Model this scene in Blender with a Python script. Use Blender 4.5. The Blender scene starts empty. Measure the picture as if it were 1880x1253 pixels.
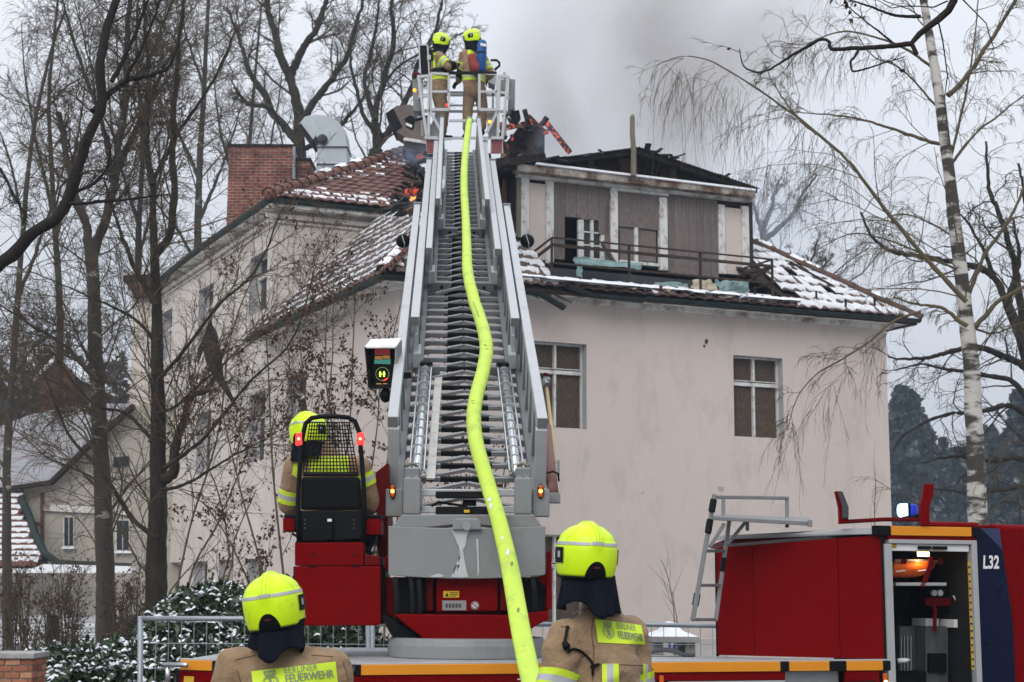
import bpy, bmesh, math, random
import numpy as np
from mathutils import Vector, Matrix, noise
from mathutils.bvhtree import BVHTree

random.seed(7)
RNG = np.random.default_rng(11)
R = math.radians
sc = bpy.context.scene
col = sc.collection

# ------------------------------------------------------------------ camera, sky, sun, exposure
FPX, CXP, CYP = 2900.0, 940.0, 626.5
PITCH, ROLL, CAMH = R(8.9), R(0.3), 1.7
cam = bpy.data.cameras.new('camera')
cam.sensor_width = 36.0
cam.sensor_fit = 'HORIZONTAL'
cam.lens = FPX / 1880.0 * 36.0
cam.clip_start, cam.clip_end = 0.3, 3000.0
cam.dof.use_dof = True
cam.dof.focus_distance = 9.8
cam.dof.aperture_fstop = 8.0
cam_o = bpy.data.objects.new('camera', cam)
col.objects.link(cam_o)
F_ = Vector((0, math.cos(PITCH), math.sin(PITCH)))
U0 = Vector((0, -math.sin(PITCH), math.cos(PITCH)))
R0 = Vector((1, 0, 0))
R_ = R0 * math.cos(ROLL) + U0 * math.sin(ROLL)
U_ = U0 * math.cos(ROLL) - R0 * math.sin(ROLL)
cam_o.matrix_world = Matrix(((R_.x, U_.x, -F_.x, 0), (R_.y, U_.y, -F_.y, 0), (R_.z, U_.z, -F_.z, CAMH), (0, 0, 0, 1)))
sc.camera = cam_o
CAM = Vector((0, 0, CAMH))

world = bpy.data.worlds.new('World')
sc.world = world
world.use_nodes = True
wt = world.node_tree
wt.nodes.clear()
w_out = wt.nodes.new('ShaderNodeOutputWorld')
w_bg = wt.nodes.new('ShaderNodeBackground')
w_sky = wt.nodes.new('ShaderNodeTexSky')
w_sky.sky_type = 'NISHITA'
w_sky.sun_disc = False
SUN_EL, SUN_AZ = R(38), R(200)
w_sky.sun_elevation = SUN_EL
w_sky.sun_rotation = SUN_AZ
w_sky.air_density, w_sky.dust_density = 1.0, 4.0
w_mix = wt.nodes.new('ShaderNodeMix')
w_mix.data_type = 'RGBA'
w_mix.inputs[0].default_value = 0.90
w_tc = wt.nodes.new('ShaderNodeTexCoord')
w_no = wt.nodes.new('ShaderNodeTexNoise')
w_no.inputs['Scale'].default_value = 2.2
w_no.inputs['Detail'].default_value = 4
w_rp = wt.nodes.new('ShaderNodeValToRGB')
w_rp.color_ramp.elements[0].position, w_rp.color_ramp.elements[1].position = 0.3, 0.72
w_rp.color_ramp.elements[0].color = (5.7, 5.95, 6.5, 1)
w_rp.color_ramp.elements[1].color = (7.2, 7.4, 7.85, 1)
wt.links.new(w_tc.outputs['Generated'], w_no.inputs['Vector'])
wt.links.new(w_no.outputs['Fac'], w_rp.inputs['Fac'])
wt.links.new(w_sky.outputs['Color'], w_mix.inputs[6])
wt.links.new(w_rp.outputs['Color'], w_mix.inputs[7])
# overcast sky: brighter overhead than at the horizon (1 + 2 sin(elevation))
w_sx = wt.nodes.new('ShaderNodeSeparateXYZ')
w_mr = wt.nodes.new('ShaderNodeMapRange')
w_mr.inputs['From Min'].default_value, w_mr.inputs['From Max'].default_value = 0.0, 1.0
w_mr.inputs['To Min'].default_value, w_mr.inputs['To Max'].default_value = 0.80, 2.3
w_vm = wt.nodes.new('ShaderNodeVectorMath')
w_vm.operation = 'SCALE'
wt.links.new(w_tc.outputs['Generated'], w_sx.inputs[0])
wt.links.new(w_sx.outputs['Z'], w_mr.inputs['Value'])
wt.links.new(w_mix.outputs[2], w_vm.inputs[0])
wt.links.new(w_mr.outputs[0], w_vm.inputs['Scale'])
wt.links.new(w_vm.outputs[0], w_bg.inputs['Color'])
wt.links.new(w_bg.outputs[0], w_out.inputs[0])
w_bg.inputs['Strength'].default_value = 0.109

sun = bpy.data.lights.new('sun', 'SUN')
sun.energy = 1.3
sun.angle = R(40)
sun.color = (1.0, 0.96, 0.9)
sun_o = bpy.data.objects.new('sun', sun)
col.objects.link(sun_o)
sun_o.rotation_euler = (R(90) - SUN_EL, 0, math.pi - SUN_AZ)   # light comes from the sky's sun direction
sc.view_settings.view_transform = 'Standard'
sc.view_settings.look = 'None'
sc.view_settings.gamma = 1.0
sc.view_settings.exposure = 0.0
sc.cycles.volume_step_rate = 1.0
sc.cycles.volume_max_steps = 128
sc.cycles.max_bounces = 6
sc.cycles.volume_bounces = 1
sc.cycles.transparent_max_bounces = 8


def ray(px, py):
    a = R_ * ((px - CXP) / FPX) + U_ * ((CYP - py) / FPX) + F_
    return a


def P(px, py, Y):
    """Point seen at a photograph pixel, at forward distance Y from the camera."""
    d = ray(px, py)
    return CAM + d * (Y / d.y)


def proj(p):
    v = Vector(p) - CAM
    z = v.dot(F_)
    return (CXP + FPX * v.dot(R_) / z, CYP - FPX * v.dot(U_) / z)


def on_plane(px, py, p0, n):
    d = ray(px, py)
    t = (Vector(p0) - CAM).dot(n) / d.dot(n)
    return CAM + d * t


# ------------------------------------------------------------------ materials
MATS = {}


def mat(name, rgb, rough=0.6, metal=0.0, var=0.12, scale=6.0, bump=0.0, bscale=40.0, spec=0.25, coat=0.0,
        dirt=None, dirt_amt=0.0, dirt_scale=2.0, stretch=(1, 1, 1), objvar=0.0, sheen=0.0):
    if name in MATS:
        return MATS[name]
    m = bpy.data.materials.new(name)
    m.use_nodes = True
    nt = m.node_tree
    b = nt.nodes['Principled BSDF']
    b.inputs['Roughness'].default_value = rough
    b.inputs['Metallic'].default_value = metal
    b.inputs['Specular IOR Level'].default_value = spec
    b.inputs['Coat Weight'].default_value = coat
    if sheen:
        b.inputs['Sheen Weight'].default_value = sheen
    tc = nt.nodes.new('ShaderNodeTexCoord')
    mp = nt.nodes.new('ShaderNodeMapping')
    mp.inputs['Scale'].default_value = stretch
    nt.links.new(tc.outputs['Object'], mp.inputs['Vector'])
    no = nt.nodes.new('ShaderNodeTexNoise')
    no.inputs['Scale'].default_value = scale
    no.inputs['Detail'].default_value = 6
    no.inputs['Roughness'].default_value = 0.6
    nt.links.new(mp.outputs[0], no.inputs['Vector'])
    rp = nt.nodes.new('ShaderNodeValToRGB')
    c = Vector(rgb)
    lo, hi = c * (1 - var), c * (1 + var)
    rp.color_ramp.elements[0].position, rp.color_ramp.elements[1].position = 0.3, 0.7
    rp.color_ramp.elements[0].color = (*[max(0, v) for v in lo], 1)
    rp.color_ramp.elements[1].color = (*[min(1, v) for v in hi], 1)
    nt.links.new(no.outputs['Fac'], rp.inputs['Fac'])
    out = rp.outputs['Color']
    if dirt is not None:
        n2 = nt.nodes.new('ShaderNodeTexNoise')
        n2.inputs['Scale'].default_value = dirt_scale
        n2.inputs['Detail'].default_value = 8
        n2.inputs['Roughness'].default_value = 0.7
        nt.links.new(mp.outputs[0], n2.inputs['Vector'])
        r2 = nt.nodes.new('ShaderNodeValToRGB')
        r2.color_ramp.elements[0].position = max(0.0, 0.62 - 0.35 * dirt_amt)
        r2.color_ramp.elements[1].position = max(0.02, 0.78 - 0.3 * dirt_amt)
        nt.links.new(n2.outputs['Fac'], r2.inputs['Fac'])
        mx = nt.nodes.new('ShaderNodeMix')
        mx.data_type = 'RGBA'
        nt.links.new(r2.outputs['Color'], mx.inputs[0])
        nt.links.new(out, mx.inputs[6])
        mx.inputs[7].default_value = (*dirt, 1)
        out = mx.outputs[2]
    if objvar:
        oi = nt.nodes.new('ShaderNodeObjectInfo')
        mr = nt.nodes.new('ShaderNodeMapRange')
        mr.inputs['To Min'].default_value = 1 - objvar
        mr.inputs['To Max'].default_value = 1 + objvar
        nt.links.new(oi.outputs['Random'], mr.inputs['Value'])
        hs = nt.nodes.new('ShaderNodeHueSaturation')
        nt.links.new(mr.outputs[0], hs.inputs['Value'])
        nt.links.new(out, hs.inputs['Color'])
        out = hs.outputs[0]
    nt.links.new(out, b.inputs['Base Color'])
    # roughness breakup
    rr = nt.nodes.new('ShaderNodeMapRange')
    rr.inputs['To Min'].default_value = max(0.02, rough - 0.1)
    rr.inputs['To Max'].default_value = min(1.0, rough + 0.1)
    nt.links.new(no.outputs['Fac'], rr.inputs['Value'])
    nt.links.new(rr.outputs[0], b.inputs['Roughness'])
    if bump:
        n3 = nt.nodes.new('ShaderNodeTexNoise')
        n3.inputs['Scale'].default_value = bscale
        n3.inputs['Detail'].default_value = 5
        nt.links.new(mp.outputs[0], n3.inputs['Vector'])
        bp = nt.nodes.new('ShaderNodeBump')
        bp.inputs['Strength'].default_value = min(1.0, bump)
        bp.inputs['Distance'].default_value = 0.02
        nt.links.new(n3.outputs['Fac'], bp.inputs['Height'])
        nt.links.new(bp.outputs[0], b.inputs['Normal'])
    MATS[name] = m
    return m


def emat(name, rgb, strength):
    if name in MATS:
        return MATS[name]
    m = bpy.data.materials.new(name)
    m.use_nodes = True
    b = m.node_tree.nodes['Principled BSDF']
    b.inputs['Base Color'].default_value = (*[min(1, v * .5) for v in rgb], 1)
    b.inputs['Emission Color'].default_value = (*rgb, 1)
    b.inputs['Emission Strength'].default_value = strength
    b.inputs['Roughness'].default_value = 0.3
    MATS[name] = m
    return m


# ------------------------------------------------------------------ objects
ORG = {}      # world origin of every object built here


def tag(o, label=None, cat=None, group=None, kind=None):
    if label: o['label'] = label
    if cat: o['category'] = cat
    if group: o['group'] = group
    if kind: o['kind'] = kind
    return o


def empty(name, loc, label=None, cat=None, group=None, kind=None, parent=None):
    o = bpy.data.objects.new(name, None)
    o.empty_display_size = 0.2
    col.objects.link(o)
    base = ORG[parent.name] if parent else Vector((0, 0, 0))
    o.location = Vector(loc) - base
    if parent: o.parent = parent
    ORG[o.name] = Vector(loc)
    return tag(o, label, cat, group, kind)


def link_mesh(name, me, m, parent=None, origin=None, smooth=False):
    """me holds world coordinates; re-centre it on origin and link it."""
    n = len(me.vertices)
    co = np.empty(n * 3, dtype=np.float32)
    me.vertices.foreach_get('co', co)
    co = co.reshape(-1, 3)
    if origin is None:
        lo, hi = co.min(0), co.max(0)
        origin = Vector(((lo[0] + hi[0]) / 2, (lo[1] + hi[1]) / 2, lo[2]))
    co = co - np.array(origin, dtype=np.float32)
    me.vertices.foreach_set('co', co.ravel())
    me.update()
    if m is not None:
        if isinstance(m, (list, tuple)):
            for k in m: me.materials.append(k)
        else:
            me.materials.append(m)
    if smooth:
        me.polygons.foreach_set('use_smooth', [True] * len(me.polygons))
    o = bpy.data.objects.new(name, me)
    col.objects.link(o)
    base = ORG[parent.name] if parent else Vector((0, 0, 0))
    o.location = Vector(origin) - base
    if parent: o.parent = parent
    ORG[o.name] = Vector(origin)
    return o


def frame_from(d, up=Vector((0, 0, 1))):
    d = Vector(d).normalized()
    x = d.cross(up)
    if x.length < 1e-4:
        x = d.cross(Vector((0, 1, 0)))
    x.normalize()
    return x, x.cross(d).normalized(), d


class MB:
    """Collects shapes in world coordinates; build() links them as one mesh object."""
    def __init__(self):
        self.v, self.f, self.mi = [], [], []
        self.cur = 0

    def add(self, vs, fs):
        o = len(self.v)
        self.v += [tuple(x) for x in vs]
        self.f += [tuple(i + o for i in f) for f in fs]
        self.mi += [self.cur] * len(fs)
        return self

    def hexa(self, c8):
        """bottom four then top four corners, both counter-clockwise from above"""
        return self.add(c8, [(3, 2, 1, 0), (4, 5, 6, 7), (0, 1, 5, 4), (1, 2, 6, 5), (2, 3, 7, 6), (3, 0, 4, 7)])

    def box(self, c, s, ax=None):
        c = Vector(c)
        X, Y, Z = ax if ax else (Vector((1, 0, 0)), Vector((0, 1, 0)), Vector((0, 0, 1)))
        X, Y, Z = X * (s[0] / 2), Y * (s[1] / 2), Z * (s[2] / 2)
        return self.hexa([c - X - Y - Z, c + X - Y - Z, c + X + Y - Z, c - X + Y - Z,
                          c - X - Y + Z, c + X - Y + Z, c + X + Y + Z, c - X + Y + Z])

    def bar(self, a, b, w, h, up=Vector((0, 0, 1))):
        a, b = Vector(a), Vector(b)
        x, z, d = frame_from(b - a, up)
        return self.box((a + b) / 2, (w, (b - a).length, h), (x, d, z))

    def tube(self, pts, r, n=8, cap=True):
        pts = [Vector(p) for p in pts]
        k = len(pts)
        rs = r if isinstance(r, (list, tuple)) else [r] * k
        vs, fs = [], []
        ref = None
        for i, p in enumerate(pts):
            d = (pts[min(i + 1, k - 1)] - pts[max(i - 1, 0)])
            if d.length < 1e-9: d = Vector((0, 0, 1))
            d.normalize()
            if ref is None:
                ref = frame_from(d)[0]
            x = (ref - d * ref.dot(d))
            if x.length < 1e-5: x = frame_from(d)[0]
            x.normalize(); ref = x
            y = d.cross(x)
            for j in range(n):
                a = 2 * math.pi * j / n
                vs.append(p + (x * math.cos(a) + y * math.sin(a)) * rs[i])
        for i in range(k - 1):
            for j in range(n):
                j2 = (j + 1) % n
                fs.append((i * n + j, i * n + j2, (i + 1) * n + j2, (i + 1) * n + j))
        if cap:
            fs.append(tuple(range(n - 1, -1, -1)))
            fs.append(tuple(range((k - 1) * n, k * n)))
        return self.add(vs, fs)

    def prism(self, poly, d):
        """poly: planar points; extruded by vector d"""
        poly = [Vector(p) for p in poly]
        d = Vector(d)
        n = len(poly)
        nn = Vector((0, 0, 0))
        for i in range(n):
            nn += poly[i].cross(poly[(i + 1) % n])
        if nn.dot(d) > 0:
            poly = poly[::-1]
        vs = poly + [p + d for p in poly]
        fs = [tuple(range(n)), tuple(range(2 * n - 1, n - 1, -1))]
        for i in range(n):
            j = (i + 1) % n
            fs.append((i, i + n, j + n, j))
        return self.add(vs, fs)

    def grid(self, pts, nu, nv, close_u=False):
        fs = []
        for i in range(nv - 1):
            for j in range(nu - (0 if close_u else 1)):
                j2 = (j + 1) % nu
                fs.append((i * nu + j, i * nu + j2, (i + 1) * nu + j2, (i + 1) * nu + j))
        return self.add(pts, fs)

    def sphere(self, c, r, nu=16, nv=10, sc_=(1, 1, 1), ax=None):
        c = Vector(c)
        X, Y, Z = ax if ax else (Vector((1, 0, 0)), Vector((0, 1, 0)), Vector((0, 0, 1)))
        vs = []
        for i in range(nv + 1):
            th = math.pi * i / nv
            for j in range(nu):
                ph = 2 * math.pi * j / nu
                vs.append(c + X * (r * sc_[0] * math.sin(th) * math.cos(ph)) + Y * (r * sc_[1] * math.sin(th) * math.sin(ph)) + Z * (r * sc_[2] * math.cos(th)))
        o = len(self.v)
        fs = []
        for i in range(nv):
            for j in range(nu):
                j2 = (j + 1) % nu
                fs.append((i * nu + j, (i + 1) * nu + j, (i + 1) * nu + j2, i * nu + j2))
        return self.add(vs, fs)

    def build(self, name, m, parent=None, bevel=0.0, smooth=False, origin=None, label=None, cat=None, group=None, kind=None, seg=2):
        me = bpy.data.meshes.new(name)
        me.from_pydata(self.v, [], self.f)
        if len(set(self.mi)) > 1:
            me.polygons.foreach_set('material_index', self.mi)
        o = link_mesh(name, me, m, parent, origin, smooth)
        if bevel:
            bv = o.modifiers.new('bevel', 'BEVEL')
            bv.width = bevel
            bv.segments = seg
            bv.limit_method = 'ANGLE'
            bv.angle_limit = R(40)
            bv.harden_normals = False
        return tag(o, label, cat, group, kind)


def inst(name, me, M, parent=None, label=None):
    """object sharing mesh me, world matrix M"""
    o = bpy.data.objects.new(name, me)
    col.objects.link(o)
    base = ORG[parent.name] if parent else Vector((0, 0, 0))
    M = M.copy()
    w = M.translation.copy()
    M.translation = w - base
    o.matrix_basis = M
    if parent: o.parent = parent
    ORG[o.name] = w
    if label: o['label'] = label
    return o


def mesh_of(mb, m, smooth=False, name='mesh'):
    me = bpy.data.meshes.new(name)
    me.from_pydata(mb.v, [], mb.f)
    if len(set(mb.mi)) > 1:
        me.polygons.foreach_set('material_index', mb.mi)
    for k in (m if isinstance(m, (list, tuple)) else [m]):
        me.materials.append(k)
    if smooth:
        me.polygons.foreach_set('use_smooth', [True] * len(me.polygons))
    return me


def np_mesh(name, verts, quads):
    """fast mesh from numpy arrays (n,3) and (m,4)"""
    me = bpy.data.meshes.new(name)
    nv, nf = len(verts), len(quads)
    me.vertices.add(nv)
    me.vertices.foreach_set('co', np.ascontiguousarray(verts, dtype=np.float32).ravel())
    k = quads.shape[1]
    me.loops.add(nf * k)
    me.loops.foreach_set('vertex_index', np.ascontiguousarray(quads, dtype=np.int32).ravel())
    me.polygons.add(nf)
    me.polygons.foreach_set('loop_start', np.arange(0, nf * k, k, dtype=np.int32))
    me.polygons.foreach_set('loop_total', np.full(nf, k, dtype=np.int32))
    me.update(calc_edges=True)
    return me


def tubes_np(groups, sides=3):
    """groups: list of (N,K,3) point arrays with (N,K) radii -> verts, quads"""
    V, Q, off = [], [], 0
    for pts, rad in groups:
        N, K, _ = pts.shape
        t = np.empty_like(pts)
        t[:, 1:-1] = pts[:, 2:] - pts[:, :-2]
        t[:, 0] = pts[:, 1] - pts[:, 0]
        t[:, -1] = pts[:, -1] - pts[:, -2]
        t /= np.maximum(np.linalg.norm(t, axis=2, keepdims=True), 1e-9)
        ref = np.zeros((N, 1, 3)); ref[:, 0, 0] = 1.0
        flip = np.abs(t[:, 0, 0]) > 0.8
        ref[flip, 0] = (0, 1, 0)
        x = ref - t * (t * ref).sum(2, keepdims=True)
        x /= np.maximum(np.linalg.norm(x, axis=2, keepdims=True), 1e-6)
        y = np.cross(t, x)
        a = np.arange(sides) * 2 * np.pi / sides
        ring = pts[:, :, None, :] + rad[:, :, None, None] * (x[:, :, None, :] * np.cos(a)[None, None, :, None] + y[:, :, None, :] * np.sin(a)[None, None, :, None])
        V.append(ring.reshape(-1, 3))
        n0 = np.arange(N)[:, None, None] * (K * sides)
        k0 = np.arange(K - 1)[None, :, None] * sides
        j = np.arange(sides)[None, None, :]
        j2 = (j + 1) % sides
        q = np.stack([n0 + k0 + j, n0 + k0 + j2, n0 + k0 + sides + j2, n0 + k0 + sides + j], axis=-1).reshape(-1, 4) + off
        Q.append(q)
        off += N * K * sides
    return np.concatenate(V), np.concatenate(Q)


def text_polys(s, size=1.0, italic=0.0, extrude=0.0, bold=0.0):
    cu = bpy.data.curves.new('lettering', 'FONT')
    cu.body = s
    cu.size = size
    cu.shear = italic
    cu.extrude = extrude
    cu.offset = bold
    cu.resolution_u = 3
    ob = bpy.data.objects.new('lettering_tmp', cu)
    col.objects.link(ob)
    dg = bpy.context.evaluated_depsgraph_get()
    me = bpy.data.meshes.new_from_object(ob.evaluated_get(dg))
    bm = bmesh.new(); bm.from_mesh(me)
    bmesh.ops.triangulate(bm, faces=bm.faces[:])
    vs = [v.co.copy() for v in bm.verts]
    fs = [tuple(v.index for v in f.verts) for f in bm.faces]
    bm.free()
    bpy.data.objects.remove(ob)
    bpy.data.curves.remove(cu)
    bpy.data.meshes.remove(me)
    x0 = min(v.x for v in vs); x1 = max(v.x for v in vs)
    y0 = min(v.y for v in vs); y1 = max(v.y for v in vs)
    return vs, fs, (x0, y0, x1, y1)


def put_text(s, origin, X, Y, w, h, italic=0.0, bold=0.0):
    """MB holding lettering fitted to width w and height h, lower-left corner at origin, along X and Y"""
    vs, fs, (x0, y0, x1, y1) = text_polys(s, 1.0, italic, 0.0, bold)
    mb = MB()
    o = Vector(origin)
    mb.add([o + X * ((v.x - x0) / (x1 - x0) * w) + Y * ((v.y - y0) / (y1 - y0) * h) for v in vs], fs)
    return mb


def fbm(p, o=3):
    s, a = 0.0, 1.0
    p = Vector(p)
    for _ in range(o):
        s += a * noise.noise(p); p = p * 2.03; a *= 0.5
    return s
# ------------------------------------------------------------------ materials of the place
M_STUCCO = mat('pink_render', (0.555, 0.485, 0.445), 0.9, var=0.035, scale=1.2, bump=0.5, bscale=38, dirt=(0.47, 0.41, 0.37), dirt_amt=0.3, dirt_scale=2.2, stretch=(1, 1, .45))
M_STUCCO2 = mat('grey_render', (0.56, 0.51, 0.465), 0.9, var=0.08, scale=1.0, bump=0.45, bscale=38, dirt=(0.42, 0.375, 0.335), dirt_amt=0.3, dirt_scale=1.4, stretch=(1, 1, .5))
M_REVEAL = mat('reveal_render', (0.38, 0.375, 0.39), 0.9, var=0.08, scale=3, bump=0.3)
M_BOARD = mat('osb_brown', (0.070, 0.049, 0.036), 0.75, var=0.35, scale=9, stretch=(3, 3, 1), bump=0.3, dirt=(0.12, 0.095, 0.078), dirt_amt=0.35, dirt_scale=14)
M_BOARDG = mat('osb_grey', (0.145, 0.122, 0.116), 0.85, var=0.22, scale=10, stretch=(3, 3, 0.8), bump=0.35, dirt=(0.25, 0.20, 0.18), dirt_amt=0.3, dirt_scale=16, objvar=0.12)
M_WHITEW = mat('white_wood', (0.62, 0.62, 0.60), 0.65, var=0.06, scale=6, dirt=(0.16, 0.115, 0.08), dirt_amt=0.32, dirt_scale=9, stretch=(1, 1, 0.5), bump=0.2)
M_CORNICE = mat('cornice_paint', (0.62, 0.61, 0.575), 0.8, var=0.1, scale=3, dirt=(0.17, 0.135, 0.11), dirt_amt=0.45, dirt_scale=2.6, bump=0.3)
M_GREEN = mat('green_gutter', (0.012, 0.022, 0.020), 0.55, var=0.3, scale=4, dirt=(0.035, 0.036, 0.032), dirt_amt=0.3)
M_TILE = mat('clay_tile', (0.125, 0.050, 0.036), 0.6, var=0.3, scale=7, objvar=0.3, bump=0.15, dirt=(0.07, 0.045, 0.038), dirt_amt=0.4, dirt_scale=5)
M_TILEG = mat('old_grey_tile', (0.090, 0.058, 0.048), 0.7, var=0.3, scale=7, objvar=0.3, bump=0.15, dirt=(0.06, 0.05, 0.046), dirt_amt=0.4, dirt_scale=5)
M_HIPG = mat('old_hip_tile', (0.105, 0.060, 0.048), 0.7, var=0.25, scale=7, objvar=0.18, dirt=(0.07, 0.05, 0.045), dirt_amt=0.4, dirt_scale=5)
M_SNOWT = mat('thin_snow', (0.66, 0.67, 0.695), 0.8, var=0.06, scale=5, bump=0.35, bscale=14, dirt=(.50, .50, .51), dirt_amt=.3, dirt_scale=3)
M_HIP = mat('clay_hip_tile', (0.155, 0.064, 0.046), 0.6, var=0.25, scale=7, objvar=0.18, dirt=(0.11, 0.06, 0.045), dirt_amt=0.3, dirt_scale=5)
M_SNOW = mat('snow', (0.80, 0.82, 0.86), 0.75, var=0.03, scale=5, bump=0.35, bscale=14)
M_CHAR = mat('charred_wood', (0.016, 0.013, 0.012), 0.9, var=0.5, scale=9, bump=0.7, bscale=16, dirt=(0.055, 0.035, 0.028), dirt_amt=0.3, dirt_scale=6)
M_DARKW = mat('dark_timber', (0.035, 0.025, 0.020), 0.9, var=0.4, scale=8, bump=0.4)
M_BROWNW = mat('brown_timber', (0.10, 0.055, 0.038), 0.85, var=0.4, scale=6, bump=0.4, stretch=(1, 1, 3))
M_POSTW = mat('weathered_post', (0.17, 0.155, 0.115), 0.9, var=0.3, scale=7, bump=0.5, stretch=(3, 3, 0.6))
M_RUST = mat('rusty_steel', (0.042, 0.028, 0.022), 0.8, var=0.4, scale=10, bump=0.2)
M_TARP = mat('green_tarp', (0.20, 0.30, 0.30), 0.45, var=0.2, scale=6, bump=0.3)
M_FELT = mat('roof_felt', (0.055, 0.06, 0.066), 0.85, var=0.25, scale=5, bump=0.3)
M_GLASSD = mat('dark_glass', (0.03, 0.035, 0.04), 0.12, var=0.3, scale=3)
M_ZINC = mat('zinc_sheet', (0.30, 0.335, 0.36), 0.42, metal=0.55, var=0.1, scale=5, bump=0.08, bscale=8)
M_HOOD = mat('brown_hood', (0.135, 0.105, 0.095), 0.7, var=0.2, scale=4)
M_BLACKHOLE = mat('opening_black', (0.008, 0.008, 0.008), 0.95, var=0.2)  # near-black for the dormer opening and the hood mouth
M_MESHW = mat('insulation', (0.5, 0.44, 0.33), 0.95, var=0.15, scale=8, bump=0.6)


def brick_mat(name, c1, c2, mortar, scale, bw=0.5, rh=0.25, ms=0.02):
    m = bpy.data.materials.new(name)
    m.use_nodes = True
    nt = m.node_tree
    b = nt.nodes['Principled BSDF']
    tc = nt.nodes.new('ShaderNodeTexCoord')
    mp = nt.nodes.new('ShaderNodeMapping')
    mp.inputs['Rotation'].default_value = (R(90), 0, 0)
    br = nt.nodes.new('ShaderNodeTexBrick')
    br.inputs['Color1'].default_value = (*c1, 1)
    br.inputs['Color2'].default_value = (*c2, 1)
    br.inputs['Mortar'].default_value = (*mortar, 1)
    br.inputs['Scale'].default_value = scale
    br.inputs['Mortar Size'].default_value = ms
    br.inputs['Brick Width'].default_value = bw
    br.inputs['Row Height'].default_value = rh
    no = nt.nodes.new('ShaderNodeTexNoise')
    no.inputs['Scale'].default_value = 1.6
    no.inputs['Detail'].default_value = 6
    rp = nt.nodes.new('ShaderNodeValToRGB')
    rp.color_ramp.elements[0].position, rp.color_ramp.elements[1].position = 0.36, 0.66
    rp.color_ramp.elements[0].color = (0.42, 0.36, 0.35, 1)
    rp.color_ramp.elements[1].color = (1.1, 1.05, 1.0, 1)
    mx = nt.nodes.new('ShaderNodeMix')
    mx.data_type = 'RGBA'
    mx.blend_type = 'MULTIPLY'
    mx.inputs[0].default_value = 1.0
    nt.links.new(tc.outputs['Object'], mp.inputs[0])
    nt.links.new(mp.outputs[0], br.inputs['Vector'])
    nt.links.new(tc.outputs['Object'], no.inputs['Vector'])
    nt.links.new(no.outputs['Fac'], rp.inputs[0])
    nt.links.new(br.outputs['Color'], mx.inputs[6])
    nt.links.new(rp.outputs['Color'], mx.inputs[7])
    nt.links.new(mx.outputs[2], b.inputs['Base Color'])
    b.inputs['Roughness'].default_value = 0.9
    return m


# ------------------------------------------------------------------ ground
def ground():
    n = 70
    vs, fs = [], []
    xs = [-260 + 520 * i / n for i in range(n + 1)]
    ys = [-40 + 460 * (j / n) ** 1.6 for j in range(n + 1)]
    for y in ys:
        for x in xs:
            z = -0.02
            if y > 60:
                z += (y - 60) * 0.016
            if y > 16:
                z += 0.12 * fbm((x * .11, y * .11, 0.3), 3) * min(1, (y - 16) / 10)
            vs.append((x, y, z))
    for j in range(n):
        for i in range(n):
            a = j * (n + 1) + i
            fs.append((a, a + 1, a + n + 2, a + n + 1))
    mb = MB().add(vs, fs)
    m = mat('snowy_soil', (0.52, 0.53, 0.55), 0.95, var=0.15, scale=0.6, bump=0.6, bscale=3, dirt=(0.10, 0.085, 0.06), dirt_amt=0.55, dirt_scale=0.5)
    mb.build('ground', m, smooth=True, origin=(0, 0, 0), kind='structure')
    m2 = mat('wet_asphalt', (0.05, 0.05, 0.053), 0.6, var=0.25, scale=2.5, bump=0.3, dirt=(0.30, 0.31, 0.33), dirt_amt=0.2, dirt_scale=0.7)
    MB().box((0, 3.0, -0.04), (180, 22.0, 0.09)).build('road', m2, origin=(0, 0, 0), kind='structure')
    k = mat('kerb_stone', (0.26, 0.25, 0.24), 0.9, var=0.2, bump=0.3)
    MB().box((0, 14.1, 0.03), (180, 0.16, 0.18)).build('kerb', k, kind='structure', bevel=0.02)
    MB().box((0, 16.0, 0.015), (180, 3.6, 0.13)).build('pavement', mat('snowy_paving', (0.45, 0.46, 0.48), 0.9, var=0.15, scale=2, dirt=(0.2, 0.19, 0.18), dirt_amt=0.4), kind='structure')


ground()

# ------------------------------------------------------------------ the burning house
HA = R(26.2)
HF = R(23.1)
HU = Vector((math.cos(HF), math.sin(HF), 0))        # along the front wall
HW = Vector((-math.sin(HA), math.cos(HA), 0))       # back along the left wall
HZ = Vector((0, 0, 1))
EC = P(704, 505, 26.0)                               # front left corner of the eaves
EAVE = EC.z
OV = 0.45
HC = Vector((EC.x, EC.y, 0)) + HU * OV + HW * OV     # wall corner on the ground
HAX = (HU, HW, HZ)


def hp(u, w, z): return HC + HU * u + HW * w + HZ * z


HNF = Vector((-HU.y, HU.x, 0))                       # normal of the front wall
HNL = Vector((HW.y, -HW.x, 0))                       # normal of the left wall
HDET = HU.x * HW.y - HU.y * HW.x


def to_uw(q):
    return (q.x * HW.y - q.y * HW.x) / HDET, (HU.x * q.y - HU.y * q.x) / HDET


def hit_front(px, py, w=0.0):
    q = on_plane(px, py, hp(0, w, 0), HNF) - HC
    return to_uw(q)[0], q.z


def hit_left(px, py, u=0.0):
    q = on_plane(px, py, hp(u, 0, 0), HNL) - HC
    return to_uw(q)[1], q.z


UR = hit_front(1627, 640)[0]
ZW = hit_front(1200, 566)[1] + 0.02                  # wall top under the cornice
WING_W = hit_left(511, 420)[0]
WING_Z = hit_left(510, 376)[1]
LEFT_END = hit_left(292, 560)[0]

house = empty('villa', hp(0, 0, 0), 'pale pink two-storey villa with burnt open roof behind the turntable ladder', 'house')


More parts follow.
